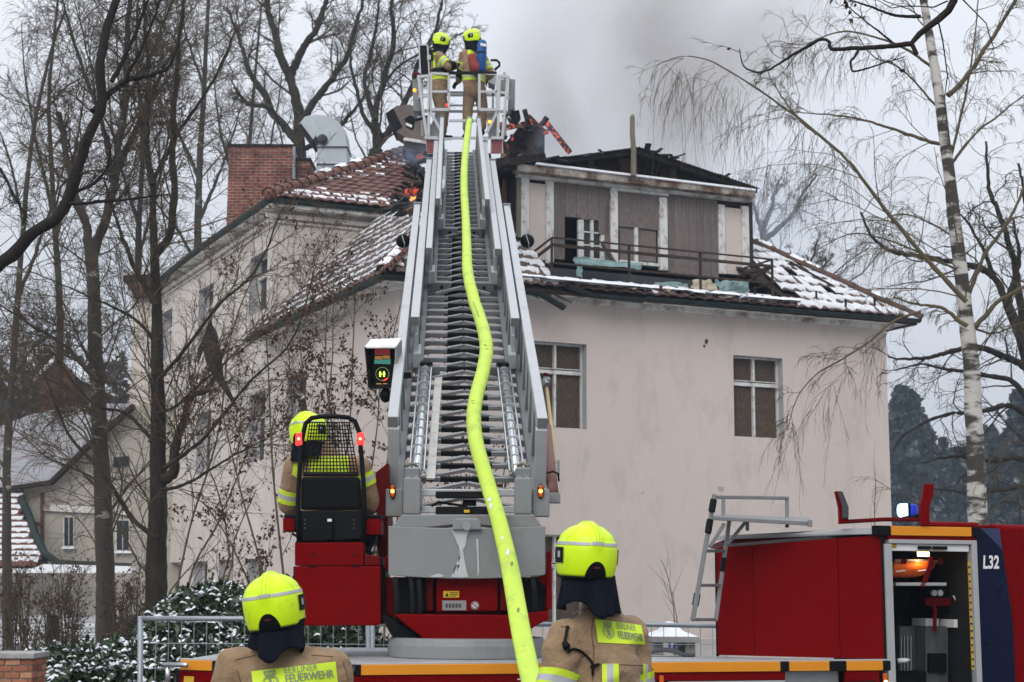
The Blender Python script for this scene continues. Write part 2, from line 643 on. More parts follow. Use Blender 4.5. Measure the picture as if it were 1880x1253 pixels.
def wall_open(name, fr, length, z0, z1, ops, depth, m, mrev, parent, thick=0.35):
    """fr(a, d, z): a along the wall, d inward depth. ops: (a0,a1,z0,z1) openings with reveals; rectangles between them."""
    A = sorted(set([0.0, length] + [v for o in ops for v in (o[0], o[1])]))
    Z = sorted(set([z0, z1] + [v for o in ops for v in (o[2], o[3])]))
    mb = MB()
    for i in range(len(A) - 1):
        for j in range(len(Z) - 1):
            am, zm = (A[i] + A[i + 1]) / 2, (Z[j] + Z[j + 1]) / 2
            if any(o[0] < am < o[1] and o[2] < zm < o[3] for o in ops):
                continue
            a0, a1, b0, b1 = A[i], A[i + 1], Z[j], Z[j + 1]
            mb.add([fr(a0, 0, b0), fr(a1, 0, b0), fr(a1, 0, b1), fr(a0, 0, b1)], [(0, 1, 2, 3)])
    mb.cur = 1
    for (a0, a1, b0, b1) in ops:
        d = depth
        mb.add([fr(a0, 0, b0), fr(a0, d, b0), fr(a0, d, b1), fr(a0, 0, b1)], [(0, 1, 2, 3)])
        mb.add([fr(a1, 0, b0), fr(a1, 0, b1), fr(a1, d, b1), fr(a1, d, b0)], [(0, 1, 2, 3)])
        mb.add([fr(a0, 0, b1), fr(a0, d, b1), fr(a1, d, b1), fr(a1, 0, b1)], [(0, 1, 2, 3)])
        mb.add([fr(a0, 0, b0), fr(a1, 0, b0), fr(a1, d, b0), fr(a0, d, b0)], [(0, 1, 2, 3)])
    mb.cur = 0
    # back skin so that the wall has a thickness
    t = thick
    mb.add([fr(0, t, z0), fr(0, t, z1), fr(length, t, z1), fr(length, t, z0)], [(0, 1, 2, 3)])
    mb.add([fr(0, 0, z1), fr(length, 0, z1), fr(length, t, z1), fr(0, t, z1)], [(0, 1, 2, 3)])
    mb.add([fr(length, 0, z0), fr(length, t, z0), fr(length, t, z1), fr(length, 0, z1)], [(0, 1, 2, 3)])
    return mb.build(name, [m, mrev], parent)


def boarded_window(fr, a0, a1, z0, z1, depth, parent, board=M_BOARD, split=0.33, posts=1, label=None):
    """fr(a,d,z); white cross frame with boards behind; frame plane sits at depth"""
    w = empty('window', fr((a0 + a1) / 2, depth, z0), label, parent=parent)
    A = fr(1, 0, 0) - fr(0, 0, 0); D = fr(0, 1, 0) - fr(0, 0, 0)
    ax = (A, D, HZ)
    zt = z1 - (z1 - z0) * split
    fm = MB()
    t = 0.05
    am = (a0 + a1) / 2
    def bx(x0, x1, y0, y1, d0=0.0, dd=0.07):
        fm.box(fr((x0 + x1) / 2, depth - d0 - dd / 2 + 0.06, (y0 + y1) / 2), (x1 - x0, dd, y1 - y0), ax)
    bx(a0, a0 + t * .5, z0, z1); bx(a1 - t * .5, a1, z0, z1)
    bx(a0 + t * .5, a1 - t * .5, z1 - t * .5, z1); bx(a0 + t * .5, a1 - t * .5, z0, z0 + t * .5)
    bx(a0 + t * .5, a1 - t * .5, zt - 0.045, zt + 0.022, 0.015)
    bx(a0 + t * .5, a1 - t * .5, zt + 0.045, zt + 0.062, 0.0)
    if posts:
        bx(am - 0.024, am + 0.024, zt + 0.062, z1 - t * .5, 0.008)
        bx(am - 0.020, am + 0.020, z0 + t * .5, zt - 0.045, 0.008)
    fm.build('frame', M_WHITEW, w, bevel=0.004)
    cells = [(a0, am, z0, zt), (am, a1, z0, zt), (a0, am, zt, z1), (am, a1, zt, z1)] if posts else [(a0, a1, z0, zt), (a0, a1, zt, z1)]
    for (x0, x1, y0, y1) in cells:
        MB().box(fr((x0 + x1) / 2, depth + 0.055, (y0 + y1) / 2), (x1 - x0 - 0.012, 0.02, y1 - y0 - 0.012), ax).build('board', board, w)
    return w


def ffr(a, d, z): return hp(a, d, z)                 # front wall: inward = +w
def lfr(a, d, z): return hp(d, a, z)                 # left wall: inward = +u


# front openings
u2a, z2t = hit_front(1346, 652); u2b, _ = hit_front(1437.5, 700); z2b = hit_front(1350, 802)[1]
u1b = hit_front(1077, 700)[0]; z1t = hit_front(1075, 631)[1]; z1b = hit_front(1079, 789.5)[1]
ww = u2b - u2a
zl_t = hit_front(1010, 982)[1]; zl_b = zl_t - 1.6
ops = [(u2a, u2b, z2b, z2t), (u1b - ww, u1b, z2b, z2t), (u1b - ww, u1b, zl_b, zl_t)]
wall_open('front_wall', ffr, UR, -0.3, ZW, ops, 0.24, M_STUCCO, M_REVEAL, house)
for k, o in enumerate(ops):
    boarded_window(ffr, *o, 0.17, house, label=['boarded window on the right of the front wall', 'boarded window beside the ladder', 'low boarded window beside the ladder'][k])
# right end wall and back wall
MB().add([hp(UR, 0, -.3), hp(UR, 10, -.3), hp(UR, 10, ZW), hp(UR, 0, ZW)], [(0, 1, 2, 3)]).add(
    [hp(0, 10, -.3), hp(UR, 10, -.3), hp(UR, 10, ZW), hp(0, 10, ZW)], [(3, 2, 1, 0)]).build('rear_wall', M_STUCCO, house)

# left wall: low part then the taller wing
def lw(x0, x1, y0, y1):
    ym = (y0 + y1) / 2
    w1, w0 = hit_left(x0, ym)[0], hit_left(x1, ym)[0]
    return (w0, w1, hit_left((x0 + x1) / 2, y1)[1], hit_left((x0 + x1) / 2, y0)[1])


win_main = [lw(526, 562, 688, 800)]
lowr = [lw(453, 481, 1026, 1098), lw(402, 428, 1034, 1098), lw(355, 380, 1040, 1098), lw(308, 330, 1046, 1098)]
z0l, z1l = lowr[0][2], lowr[0][3]
lowr = [(a, b, z0l, z1l) for a, b, _, _ in lowr]
mid = [lw(456, 486, 722, 846), lw(360, 386, 762, 880), lw(291, 312, 790, 900)]
mid = [(a, b, mid[0][2], mid[0][3]) for a, b, _, _ in mid]
top = [lw(458, 490, 468, 574), lw(364, 390, 532, 640), lw(294, 314, 580, 690)]
top = [(a, b, top[0][2], top[0][3]) for a, b, _, _ in top]
m_ops = [(o[0], o[1], win_main[0][2], win_main[0][3]) for o in win_main]
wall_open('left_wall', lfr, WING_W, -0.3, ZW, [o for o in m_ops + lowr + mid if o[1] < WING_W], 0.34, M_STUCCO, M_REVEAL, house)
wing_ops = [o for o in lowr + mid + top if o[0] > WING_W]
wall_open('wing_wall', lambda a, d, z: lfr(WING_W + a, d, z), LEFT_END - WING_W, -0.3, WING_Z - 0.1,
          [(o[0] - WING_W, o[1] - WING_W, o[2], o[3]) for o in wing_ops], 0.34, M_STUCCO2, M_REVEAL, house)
for o in m_ops + lowr + mid + top:
    if o in lowr:
        boarded_window(lfr, *o, 0.22, house, posts=0, split=0.01)
    else:
        boarded_window(lfr, *o, 0.22, house, board=(M_BOARD if o in m_ops else M_GLASSD))
# front face of the wing above the main roof, with a cornice band
fw = MB()
fw.box(hp(2.2, WING_W + 0.18, (EAVE - 1 + WING_Z - 0.1) / 2), (4.4, 0.30, WING_Z - 0.1 - EAVE + 1), HAX)
fw.build('wing_gable_wall', M_STUCCO2, house)
cb = MB()
zc = hit_left(505, 402)[1]
for (dz, hgt, out) in ((0.0, 0.10, 0.09), (-0.12, 0.05, 0.045)):
    cb.box(hp(2.05 - out / 2, WING_W + 0.02 - out / 2, zc + dz), (4.5 + out, out, hgt), HAX)
    cb.box(hp(-out / 2 + 0.0, (WING_W + LEFT_END) / 2, zc + dz), (out, LEFT_END - WING_W, hgt), HAX)
cb.build('cornice_band', M_STUCCO2, house, bevel=0.012)
# wing eaves soffit and gutter
def gutter(pts, r, name='gutter', parent=house, m=M_GREEN, label=None):
    mb = MB()
    n = 9
    vs = []
    k = len(pts)
    for i, p in enumerate(pts):
        d = (Vector(pts[min(i + 1, k - 1)]) - Vector(pts[max(i - 1, 0)])).normalized()
        x = d.cross(HZ).normalized()
        y = x.cross(d)
        for ro in (r, r * 0.93):
            for j in range(n):
                a = math.pi + math.pi * j / (n - 1)
                vs.append(Vector(p) + x * math.cos(a) * ro + y * math.sin(a) * ro)
    fs = []
    for i in range(k - 1):
        o, q = i * 2 * n, (i + 1) * 2 * n
        for j in range(n - 1):
            fs.append((o + j, q + j, q + j + 1, o + j + 1))
            fs.append((o + n + j, o + n + j + 1, q + n + j + 1, q + n + j))
        fs.append((o, o + n, q + n, q)); fs.append((o + n - 1, q + n - 1, q + 2 * n - 1, o + 2 * n - 1))
    for o in (0, (k - 1) * 2 * n):
        for j in range(n - 1):
            fs.append((o + j, o + j + 1, o + n + j + 1, o + n + j))
        fs.append(tuple(o + n + j for j in range(n)))
    mb.add(vs, fs)
    return mb.build(name, m, parent, smooth=False, label=label)


WOV = 0.30
zg = WING_Z + 0.02
sf = MB()
sf.box(hp((4.4 - WOV) / 2, WING_W - WOV / 2 + 0.02, WING_Z - 0.08), (4.36 + WOV, WOV, 0.12), HAX)
sf.box(hp(-WOV / 2 + 0.02, (WING_W + .04 + LEFT_END) / 2, WING_Z - 0.08), (WOV, LEFT_END - WING_W, 0.12), HAX)
sf.build('soffit', M_CORNICE, house, bevel=0.01)
gutter([hp(-WOV, WING_W - WOV, zg), hp(1.4, WING_W - WOV, zg), hp(2.55, WING_W - WOV, zg)], 0.085)
gutter([hp(-WOV, WING_W - WOV, zg), hp(-WOV, 12, zg), hp(-WOV, LEFT_END + .2, zg - 0.12)], 0.10)
# end pier of the wing with its brown corbelled cap
YPI = hp(0, LEFT_END, 0).y
pa, pb = P(247, 545, YPI), P(300, 545, YPI)
MB().prism([Vector((pa.x, YPI - .1, -.3)), Vector((pb.x, YPI - .1, -.3)), Vector((pb.x, YPI - .1, pa.z)), Vector((pa.x, YPI - .1, pa.z))], Vector((0, 1.2, 0))).build('end_pier', M_STUCCO2, house, bevel=.02)
for x0, x1, y0, y1, m in ((243, 300, 532, 546, M_BROWNW), (236, 300, 518, 532, M_BROWNW), (226, 302, 505, 518, M_DARKW)):
    MB().prism([P(x0, y1, YPI - .3), P(x1, y1 - 1, YPI - .3), P(x1, y0 - 3, YPI - .3), P(x0, y0, YPI - .3)], Vector((0, 1.5, 0))).build('corbel_cap', m, house, bevel=.02)

# ------------------------------------------------------------------ cornice and gutters of the main block
cn = MB()
EZ = EAVE
for (z0, z1, out) in ((ZW - 0.06, ZW + 0.10, 0.10), (ZW + 0.101, EZ - 0.05, 0.34)):
    cn.box(hp(UR / 2, -out / 2 + 0.02, (z0 + z1) / 2), (UR + 2 * out, out + 0.04, z1 - z0), HAX)
    cn.box(hp(-out / 2 + 0.02, (WING_W + .35) / 2, (z0 + z1) / 2), (out + 0.04, WING_W + .35, z1 - z0), HAX)
    cn.box(hp(UR + out / 2 - 0.02, 5, (z0 + z1) / 2), (out + 0.04, 10, z1 - z0), HAX)
cn.build('cornice', M_CORNICE, house, bevel=0.012)
gl = hit_left(455, 632, -OV)[0]
gutter([hp(-OV, -OV, EZ), hp(-OV, 2, EZ), hp(-OV, gl * .6, EZ), hp(-OV, gl, EZ)], 0.075)
gs = hit_front(1040, 540, -OV)[0]
gutter([hp(-OV, -OV, EZ), hp(1.2, -OV, EZ), hp(gs - 1.0, -OV, EZ - .02)], 0.075)
gutter([hp(gs - 1.0, -OV, EZ - 0.03), hp(gs - 0.5, -OV - .03, EZ - 0.08), hp(gs - .06, -OV - .06, EZ - 0.30)], 0.085, label='broken sagging gutter end')
gutter([hp(gs, -OV - .02, EZ + 0.10), hp(gs + 0.5, -OV - .02, EZ - .03), hp(gs + 1.5, -OV, EZ - 0.04), hp(4.5, -OV, EZ - .0), hp(UR + OV, -OV, EZ + .03)], 0.075)
for k in range(7):       # splintered boards under the broken gutter
    a = hp(gs - 1.0 + 0.13 * k, -0.36, ZW + 0.12 - 0.03 * (k % 3))
    MB().bar(a, a + Vector((0.25 + .1 * (k % 3), -0.05, -0.12 - 0.1 * (k % 2))), 0.05, 0.02).build('splinter', M_DARKW, house)

# ------------------------------------------------------------------ roofs: battens underneath, tiles as pieces, snow on the tiles
def tile_mesh(w, h, m):
    """interlocking tile with a rolled profile and a rounded lower lip; x across, y up the slope, z out"""
    n = 7
    vs = []
    ys = (-0.02, 0.02, h * 1.12)
    for z_off in (0, 0.022):
        for iy, y in enumerate(ys):
            for i in range(n):
                x = -w / 2 + w * i / (n - 1)
                f = i / (n - 1)
                prof = 0.026 * math.sin(math.pi * min(1, f * 1.5)) if f < 0.67 else -0.010 * math.sin(math.pi * (f - .67) / .33)
                dip = -0.028 * math.sin(math.pi * f) if iy == 0 else 0
                lift = 0.036 - 0.030 * max(0, y / h)
                vs.append((x, y + dip, prof + lift + z_off))
    fs = []
    k = len(ys) * n
    for iy in range(len(ys) - 1):
        for i in range(n - 1):
            a = iy * n + i
            fs.append((k + a, k + a + 1, k + a + n + 1, k + a + n))
            fs.append((a, a + n, a + n + 1, a + 1))
    for i in range(n - 1):
        fs.append((i, i + 1, k + i + 1, k + i))
    for iy in range(len(ys) - 1):
        a = iy * n
        fs.append((a, k + a, k + a + n, a + n)); a += n - 1
        fs.append((a, a + n, k + a + n, k + a))
    mb = MB().add(vs, fs)
    return mesh_of(mb, m, smooth=False, name='tile')


TW, TH = 0.25, 0.33
TILE = tile_mesh(TW * 0.985, TH, M_TILE)
TILEG = tile_mesh(TW * 0.985, TH, M_TILEG)


def in_poly(x, y, poly):
    c = False
    j = len(poly) - 1
    for i in range(len(poly)):
        xi, yi = poly[i]; xj, yj = poly[j]
        if (yi > y) != (yj > y) and x < (xj - xi) * (y - yi) / (yj - yi) + xi:
            c = not c
        j = i
    return c


def roof_slope(name, o, e, s, amax, bmax, keep, snow, nparts, seed, a0=0.0, under=True, jitter=0.0, snowthick=0.03, missing=0.0, tile=None, tm=None, sm=None):
    """o eave start, e along the eave, s up the slope; keep(a,b,world) -> bool; snow(a,b) -> cover 0..1"""
    rnd = random.Random(seed)
    n = e.cross(s).normalized()
    part = empty(name, o, parent=house)
    tiles = []
    na, nb = int((amax - a0) / TW) + 1, int(bmax / TH) + 1
    for jb in range(nb):
        for ia in range(na):
            a, b = a0 + (ia + 0.5 + (0.0 if jb % 2 else 0.0)) * TW, jb * TH
            p = o + e * a + s * b
            if keep(a, b + TH * .5, p + s * TH * .5):
                tiles.append((a, b, p))
    tiles.sort(key=lambda t: (t[2] - CAM).length)
    sn = MB()
    rest = MB()
    tv = [v.co.copy() for v in TILE.vertices]
    tf = [tuple(p.vertices) for p in TILE.polygons]
    for i, (a, b, p) in enumerate(tiles):
        if rnd.random() < missing:
            continue
        tw = rnd.uniform(-1, 1) * (0.02 + jitter)
        e2 = (e * math.cos(tw) + s * math.sin(tw)).normalized()
        nn = (n + s * rnd.uniform(-.04, .02) * (1 + 4 * jitter) + e * rnd.uniform(-.02, .02)).normalized()
        s2 = nn.cross(e2).normalized()
        M = Matrix(((e2.x, s2.x, nn.x, p.x), (e2.y, s2.y, nn.y, p.y), (e2.z, s2.z, nn.z, p.z), (0, 0, 0, 1)))
        if i < nparts:
            inst('tile', tile or TILE, M, part)
        else:
            rest.add([M @ v for v in tv], tf)
        c = snow(a, b) + rnd.uniform(-.25, .25)
        if c > 0.12:
            c = min(1.0, c)
            y0 = TH * (0.90 - 0.86 * c) + rnd.uniform(-.02, .03)
            y1 = TH * 1.0
            x0 = -TW / 2 - (0.02 if c > .6 else -0.03 * rnd.random())
            x1 = TW / 2 + (0.02 if c > .6 else -0.06 * rnd.random())
            st = snowthick * (0.6 + 0.8 * rnd.random())
            vs = []
            for (yy, zz) in ((y0, 0.045), (y0 + 0.02, 0.055 + st), (y1, 0.04 + st), (y1 + .03, 0.02)):
                for k in range(4):
                    xx = x0 + (x1 - x0) * k / 3
                    vs.append(M @ Vector((xx, yy + rnd.uniform(-.02, .02), zz + rnd.uniform(-.006, .006))))
            sn.grid(vs, 4, 4)
    if rest.v:
        rest.build('tiles_further_up', tm or M_TILE, part, kind='stuff')
    if sn.v:
        sn.build('roof_snow', sm or M_SNOW, part, smooth=True, kind='stuff')
    return part, n


def ridge_tiles(a, b, r, name, parent, step=0.36, snow=0.0, seed=3, m=None):
    a, b = Vector(a), Vector(b)
    d = (b - a).normalized()
    L = (b - a).length
    k = int(L / step)
    x, z, _ = frame_from(d)
    mb = MB()
    vs = []
    n = 8
    for (t, rr) in ((-0.03, r * 1.12), (0.05, r * 1.12), (0.06, r), (step, r * .93)):
        for i in range(n):
            an = math.pi * i / (n - 1)
            vs.append(Vector((math.cos(an) * rr, t, math.sin(an) * rr)))
    mb.grid(vs, n, 4)
    vs2 = [v * 1.0 - Vector((0, 0, 0.02)) for v in vs]
    me = mesh_of(mb, m or M_HIP, name='ridge_tile')
    rnd = random.Random(seed)
    sn = MB()
    for i in range(k):
        p = a + d * step * i
        M = Matrix(((x.x, d.x, z.x, p.x), (x.y, d.y, z.y, p.y), (x.z, d.z, z.z, p.z), (0, 0, 0, 1)))
        M = M @ Matrix.Rotation(rnd.uniform(-.05, .05), 4, 'Y')
        inst('ridge_tile', me, M, parent)
        if rnd.random() < snow:
            v3 = []
            for t in (0.02, 0.08, step - .06, step):
                for q in range(5):
                    an = math.pi * (0.28 + 0.5 * q / 4 + rnd.uniform(-.03, .03))
                    rr = r * (1.04 if q in (0, 4) or t in (0.02, step) else 1.28)
                    v3.append(M @ Vector((math.cos(an) * rr, t, math.sin(an) * rr)))
            sn.grid(v3, 5, 4)
    if sn.v:
        sn.build('ridge_snow', M_SNOW, parent, smooth=True, kind='stuff')


TL = math.tan(R(46)); CL, SL = math.cos(R(46)), math.sin(R(46))
TF = math.tan(R(38)); CF, SF = math.cos(R(38)), math.sin(R(38))
# main left slope (falls to the left): ragged burnt upper edge
o_l = hp(-OV + .07, gl, EZ + 0.05)
keep_px = [(440, 700), (440, 560), (600, 470), (702, 396), (722, 398), (760, 400), (775, 386), (800, 392), (860, 330), (930, 420), (930, 700)]
sl_l = HU * CL + HZ * SL


def keep_left(a, b, p):
    x, y = proj(p)
    wcoord = gl - a
    if b * CL > (wcoord + OV) * 0.98: return False        # front hip
    return in_poly(x, y, keep_px) and to_uw(p - HC)[0] < 3.4


def snow_left(a, b):
    g = fbm((a * .8, b * .8, 4.2), 3)
    return 0.40 + 0.20 * g + (0.12 if a > 4 else 0)


part_l, nl = roof_slope('left_roof_slope', o_l, -HW, sl_l, gl + OV, 5.2, keep_left, snow_left, 300, 5, tile=TILEG, tm=M_TILEG, sm=M_SNOWT, snowthick=.018)
# front slope either side of the dormer
o_f = hp(-OV, -OV + .07, EZ + 0.05)
sl_f = HW * CF + HZ * SF
FL = UR + 2 * OV
WD = 0.95                                                  # dormer face behind the wall line
ud0 = hit_front(956, 420, WD)[0]; ud1 = hit_front(1383, 440, WD)[0]


def keep_front(a, b, p):
    u = a - OV
    if b * CF > a * 0.98 or b * CF > (FL - a) * 0.99: return False
    if ud0 - .05 < u < ud1 + .02 and b > 0.30: return False
    if u < ud0 and b > 2.4: return False
    return True


def snow_front(a, b):
    u = a - OV
    g = fbm((a * .7, b * .7, 9.2), 3)
    if u < ud1: return 0.7 + 0.6 * g
    return 1.05 + 0.22 * g - (0.10 if b < 0.5 else 0)


part_f, nf = roof_slope('front_roof_slope', o_f, HU, sl_f, FL, 6.0, keep_front, snow_front, 300, 6, jitter=0.02, missing=0.04, tile=TILEG, tm=M_TILEG, sm=M_SNOWT, snowthick=.022)
# hips
hip_dir = (HU + HW).normalized() + HZ * (0.5 * (TL + TF)) * 0.7071
ridge_tiles(hp(-OV, -OV, EZ + 0.06), hp(-OV + 2.2, -OV + 2.2, EZ + 0.06 + 2.2 * (TL + TF) / 2 * .98), 0.12, 'hip', part_l, snow=0.6)
ridge_tiles(hp(UR + OV, -OV, EZ + 0.05), hp(UR + OV - 4.6, -OV + 4.6, EZ + 0.05 + 4.6 * TF), 0.10, 'hip', part_f, snow=0.6, seed=8, m=M_HIPG)
# sheathing under the tiles
ub = MB()
ub.prism([hp(-OV + .03, gl - .05, EZ - 0.03), hp(-OV + .03, -OV + .03, EZ - 0.03), hp(2.5, 2.5, EZ - .03 + (2.5 + OV) * TL), hp(2.3, 4.6, EZ - .03 + (2.3 + OV) * TL), hp(1.8, gl - .3, EZ - .03 + (1.8 + OV) * TL)], HZ * -0.05)
ub.prism([hp(-OV + .03, -OV + .03, EZ - .03), hp(UR + OV - .03, -OV + .03, EZ - .03), hp(UR + OV - 4.6, -OV + 4.6, EZ - .03 + 4.6 * TF), hp(ud1 + .05, -OV + 4.6, EZ - .03 + 4.6 * TF), hp(ud1 + .05, -.12, EZ - .03 + (OV - .12) * TF), hp(ud0, -.12, EZ - .03 + (OV - .12) * TF), hp(ud0, 2.4, EZ - .03 + (2.4 + OV) * TF), hp(2.4, 2.4, EZ - .03 + (2.4 + OV) * TF)], HZ * -0.05)
ub.prism([hp(UR + OV - .03, -OV + .03, EZ - .03), hp(UR + OV - .03, 10.3, EZ - .03), hp(UR + OV - 4.6, 10.3 - 4.6, EZ - .03 + 4.6 * TF), hp(UR + OV - 4.6, -OV + 4.6, EZ - .03 + 4.6 * TF)], HZ * -0.05)
ub.build('roof_sheathing', M_DARKW, house)
# snow guards and loose tile on the right slope
for px, py in ((1386, 538), (1499, 545), (1553, 560), (1606, 556)):
    q = on_plane(px, py + 12, o_f, nf)
    MB().bar(q, q + HZ * 0.24, 0.03, 0.03, HU).build('snow_hook', M_CHAR, part_f)
for px, py in ((1452, 492), (1535, 546)):
    q = on_plane(px, py, o_f, nf)
    MB().box(q + nf * .06, (0.22, 0.10, 0.05), HAX).build('loose_tile', M_DARKW, part_f)
q0, q1 = on_plane(1448, 488, o_f, nf), on_plane(1526, 532, o_f, nf)
MB().bar(q0 + nf * .08, q1 + nf * .08, 0.05, 0.05).build('fallen_batten', M_DARKW, part_f)

# wing roof
WP = R(29.0)
o_w = hp(-WOV, WING_W - WOV, WING_Z + 0.06)
sl_w = HW * math.cos(WP) + HZ * math.sin(WP)
wing_px = [(480, 380), (505, 352), (640, 310), (752, 268), (770, 285), (742, 320), (752, 335), (728, 352), (738, 372), (716, 380), (722, 400), (600, 400)]


def keep_wing(a, b, p):
    x, y = proj(p)
    return b * math.cos(WP) < a * 0.985 and in_poly(x, y, wing_px)


part_w, nw = roof_slope('wing_roof_slope', o_w, HU, sl_w, 6.5, 6.6, keep_wing, lambda a, b: (0.42 if b < 0.4 else -0.08 + 0.16 * fbm((a, b, 2), 2)), 300, 12, snowthick=0.018)
ridge_tiles(hp(-WOV, WING_W - WOV, WING_Z + 0.10), hp(-WOV + 5.2, WING_W - WOV + 5.2, WING_Z + .10 + 5.2 * math.tan(WP)), 0.15, 'hip', part_w, snow=0.18, seed=21, step=0.42)
MB().sphere(hp(-WOV + .02, WING_W - WOV + .02, WING_Z + .11), .15, 12, 8).build('ridge_end', M_HIP, part_w, smooth=True)
ws = MB()
tw_ = math.tan(WP)
ws.prism([hp(-WOV, WING_W - WOV, WING_Z), hp(3.2, WING_W - WOV, WING_Z), hp(4.6, WING_W - WOV + 3.0, WING_Z + 3.0 * tw_), hp(-WOV + 5.2, WING_W - WOV + 5.2, WING_Z + 5.2 * tw_)], HZ * -0.06)
ws.prism([hp(-WOV, WING_W - WOV, WING_Z), hp(-WOV + 5.2, WING_W - WOV + 5.2, WING_Z + 5.2 * tw_), hp(-WOV + 5.2, LEFT_END - 5, WING_Z + 5.2 * tw_), hp(-WOV, LEFT_END, WING_Z)], HZ * -0.06)
ws.build('wing_sheathing', M_DARKW, house)
snp = MB()
snp.prism([hp(-WOV + .05, 9, WING_Z + .06), hp(-WOV + 3, 12, WING_Z + 3.05 * tw_ + .06), hp(-WOV + 3, LEFT_END - 4, WING_Z + 3.05 * tw_ + .06), hp(-WOV + .05, LEFT_END, WING_Z + .06)], HZ * 0.04)
snp.build('wing_snow', M_SNOW, house)
# burnt debris where the two roofs meet
rnd = random.Random(4)
for k in range(120):
    px, py = rnd.uniform(708, 800), rnd.uniform(282, 404)
    if py < 392 - (px - 700) * 1.25: continue
    if py > 410 - max(0, px - 735) * .35: continue
    p = on_plane(px, py, o_l, nl) if py > 372 else P(px, py, 34.0 + rnd.uniform(-.4, .3))
    p = p + HZ * .06 - Vector((0, rnd.uniform(0, .25), 0))
    v = Vector((rnd.uniform(-1, 1), rnd.uniform(-.5, .5), rnd.uniform(-.7, .5))).normalized() * rnd.uniform(.06, .24)
    MB().bar(p - v, p + v, rnd.uniform(.04, .15), rnd.uniform(.03, .07), Vector((rnd.random(), rnd.random(), 1))).build('burnt_debris', [M_CHAR, M_CHAR, M_TILE, M_FELT, M_CHAR, M_DARKW][k % 6], house)
# sooty edge strip between wing wall and the roof
MB().prism([P(512, 592, 32.2), P(545, 582, 32.4), P(640, 482, 32.9), P(705, 402, 33.2), P(698, 396, 33.25), P(630, 468, 32.95)], Vector((0.05, -.02, 0.05))).build('valley_flashing', M_CHAR, house)

# ------------------------------------------------------------------ dormer
dor = empty('dormer', hp((ud0 + ud1) / 2, WD, EAVE), 'peeling white dormer with boarded windows', parent=house)


def dr(name, x0, x1, y0, y1, m, out=0.0, th=0.06, parent=dor, bevel=0.006, label=None):
    """a board on the dormer face given by its outline in the photograph; out: how far it stands proud"""
    xm, ym = (x0 + x1) / 2, (y0 + y1) / 2
    w = WD - out
    u0, u1 = hit_front(x0, ym, w)[0], hit_front(x1, ym, w)[0]
    zt, zb = hit_front(xm, y0, w)[1], hit_front(xm, y1, w)[1]
    return MB().box(hp((u0 + u1) / 2, w + th / 2, (zt + zb) / 2), (u1 - u0, th, zt - zb), HAX).build(name, m, parent, bevel=bevel, label=label)


def tilt_y(x, y): return y + (x - 955) * 0.108           # heights given at the left end of the dormer run down with perspective
zdt = hit_front(960, 318, WD)[1]; zdb = hit_front(960, 478, WD)[1]
# body: side walls + dark back
MB().box(hp(ud0 + .06, WD + 1.25, (zdt + EAVE) / 2), (0.12, 2.4, zdt - EAVE), HAX).build('dormer_cheek', M_CHAR, dor)
MB().box(hp(ud1 - .06, WD + 1.25, (zdt + EAVE) / 2), (0.12, 2.4, zdt - EAVE), HAX).build('dormer_cheek', M_DARKW, dor)
MB().box(hp((ud0 + ud1) / 2, WD + 1.9, (zdt + EAVE) / 2), (ud1 - ud0 - .3, 0.1, zdt - EAVE), HAX).build('dormer_back', M_BLACKHOLE, dor)
MB().prism([hp(ud0 + .02, WD + .07, hit_front(960, 316, WD)[1]), hp(ud1 - .02, WD + .07, hit_front(1380, 362, WD)[1]), hp(ud1 - .02, WD + .07, hit_front(1380, 402, WD)[1]), hp(ud0 + .02, WD + .07, hit_front(960, 350, WD)[1])], HW * .06).build('header_board', M_DARKW, dor)
# panels and boards, each its own piece
T = tilt_y
dr('pink_panel', 972, 1003, T(985, 334), T(985, 474), M_STUCCO, 0.0)
dr('trim_board', 957, 972, T(965, 322), T(965, 482), M_WHITEW, 0.03)
dr('trim_board', 1003, 1017, T(1010, 326), T(1010, 478), M_WHITEW, 0.03)
for k in range(5):
    x0 = 1017 + k * 20.6
    dr('wall_plank', x0, x0 + 20.2, T(x0, 326), T(x0, 390 + (k == 0) * 80 + (k == 4) * 26), M_BOARDG, 0.0 + 0.006 * (k % 2))
dr('window_sash', 1062, 1068, T(1080, 390), T(1080, 464), M_WHITEW, 0.0)
for (x0, x1) in ((1068, 1072), (1085, 1090), (1103, 1110)):
    dr('casement_frame', x0, x1, T(1085, 390), T(1085, 462), M_WHITEW, -0.01, bevel=0.004)
dr('casement_frame', 1068, 1110, T(1085, 386), T(1085, 390), M_WHITEW, -0.005)
dr('casement_frame', 1068, 1110, T(1085, 460), T(1085, 466), M_WHITEW, -0.005)
dr('casement_frame', 1072, 1104, T(1085, 412), T(1085, 414.5), M_WHITEW, -0.012)
dr('casement_frame', 1072, 1104, T(1085, 436), T(1085, 438.5), M_WHITEW, -0.012)
dr('window_pane', 1072, 1104, T(1085, 390), T(1085, 461), M_GLASSD, -0.06, th=0.01)
dr('wall_plank', 1110, 1123, T(1115, 352), T(1115, 470), M_BOARDG, 0.0)
b0, b1 = P(1106, 446, 29.0), P(1128, 484, 28.9)
MB().bar(b0, b1, 0.03, 0.13, HW).build('loose_plank', M_BOARDG, dor)
dr('trim_post', 1122, 1135, T(1130, 328), T(1130, 466), M_WHITEW, 0.05, th=0.1)
dr('lintel_board', 1123, 1228, T(1175, 324), T(1175, 331), M_WHITEW, 0.06, th=0.08)
dr('osb_board', 1135, 1212, T(1173, 332), T(1173, 396), M_BOARDG, 0.01)
dr('osb_board', 1138, 1165, T(1150, 397), T(1150, 458), M_BOARDG, -0.03)
dr('osb_board', 1172, 1205, T(1190, 394), T(1190, 455), M_BOARDG, -0.03)
dr('mullion', 1166, 1172, T(1168, 395), T(1168, 462), M_WHITEW, 0.02)
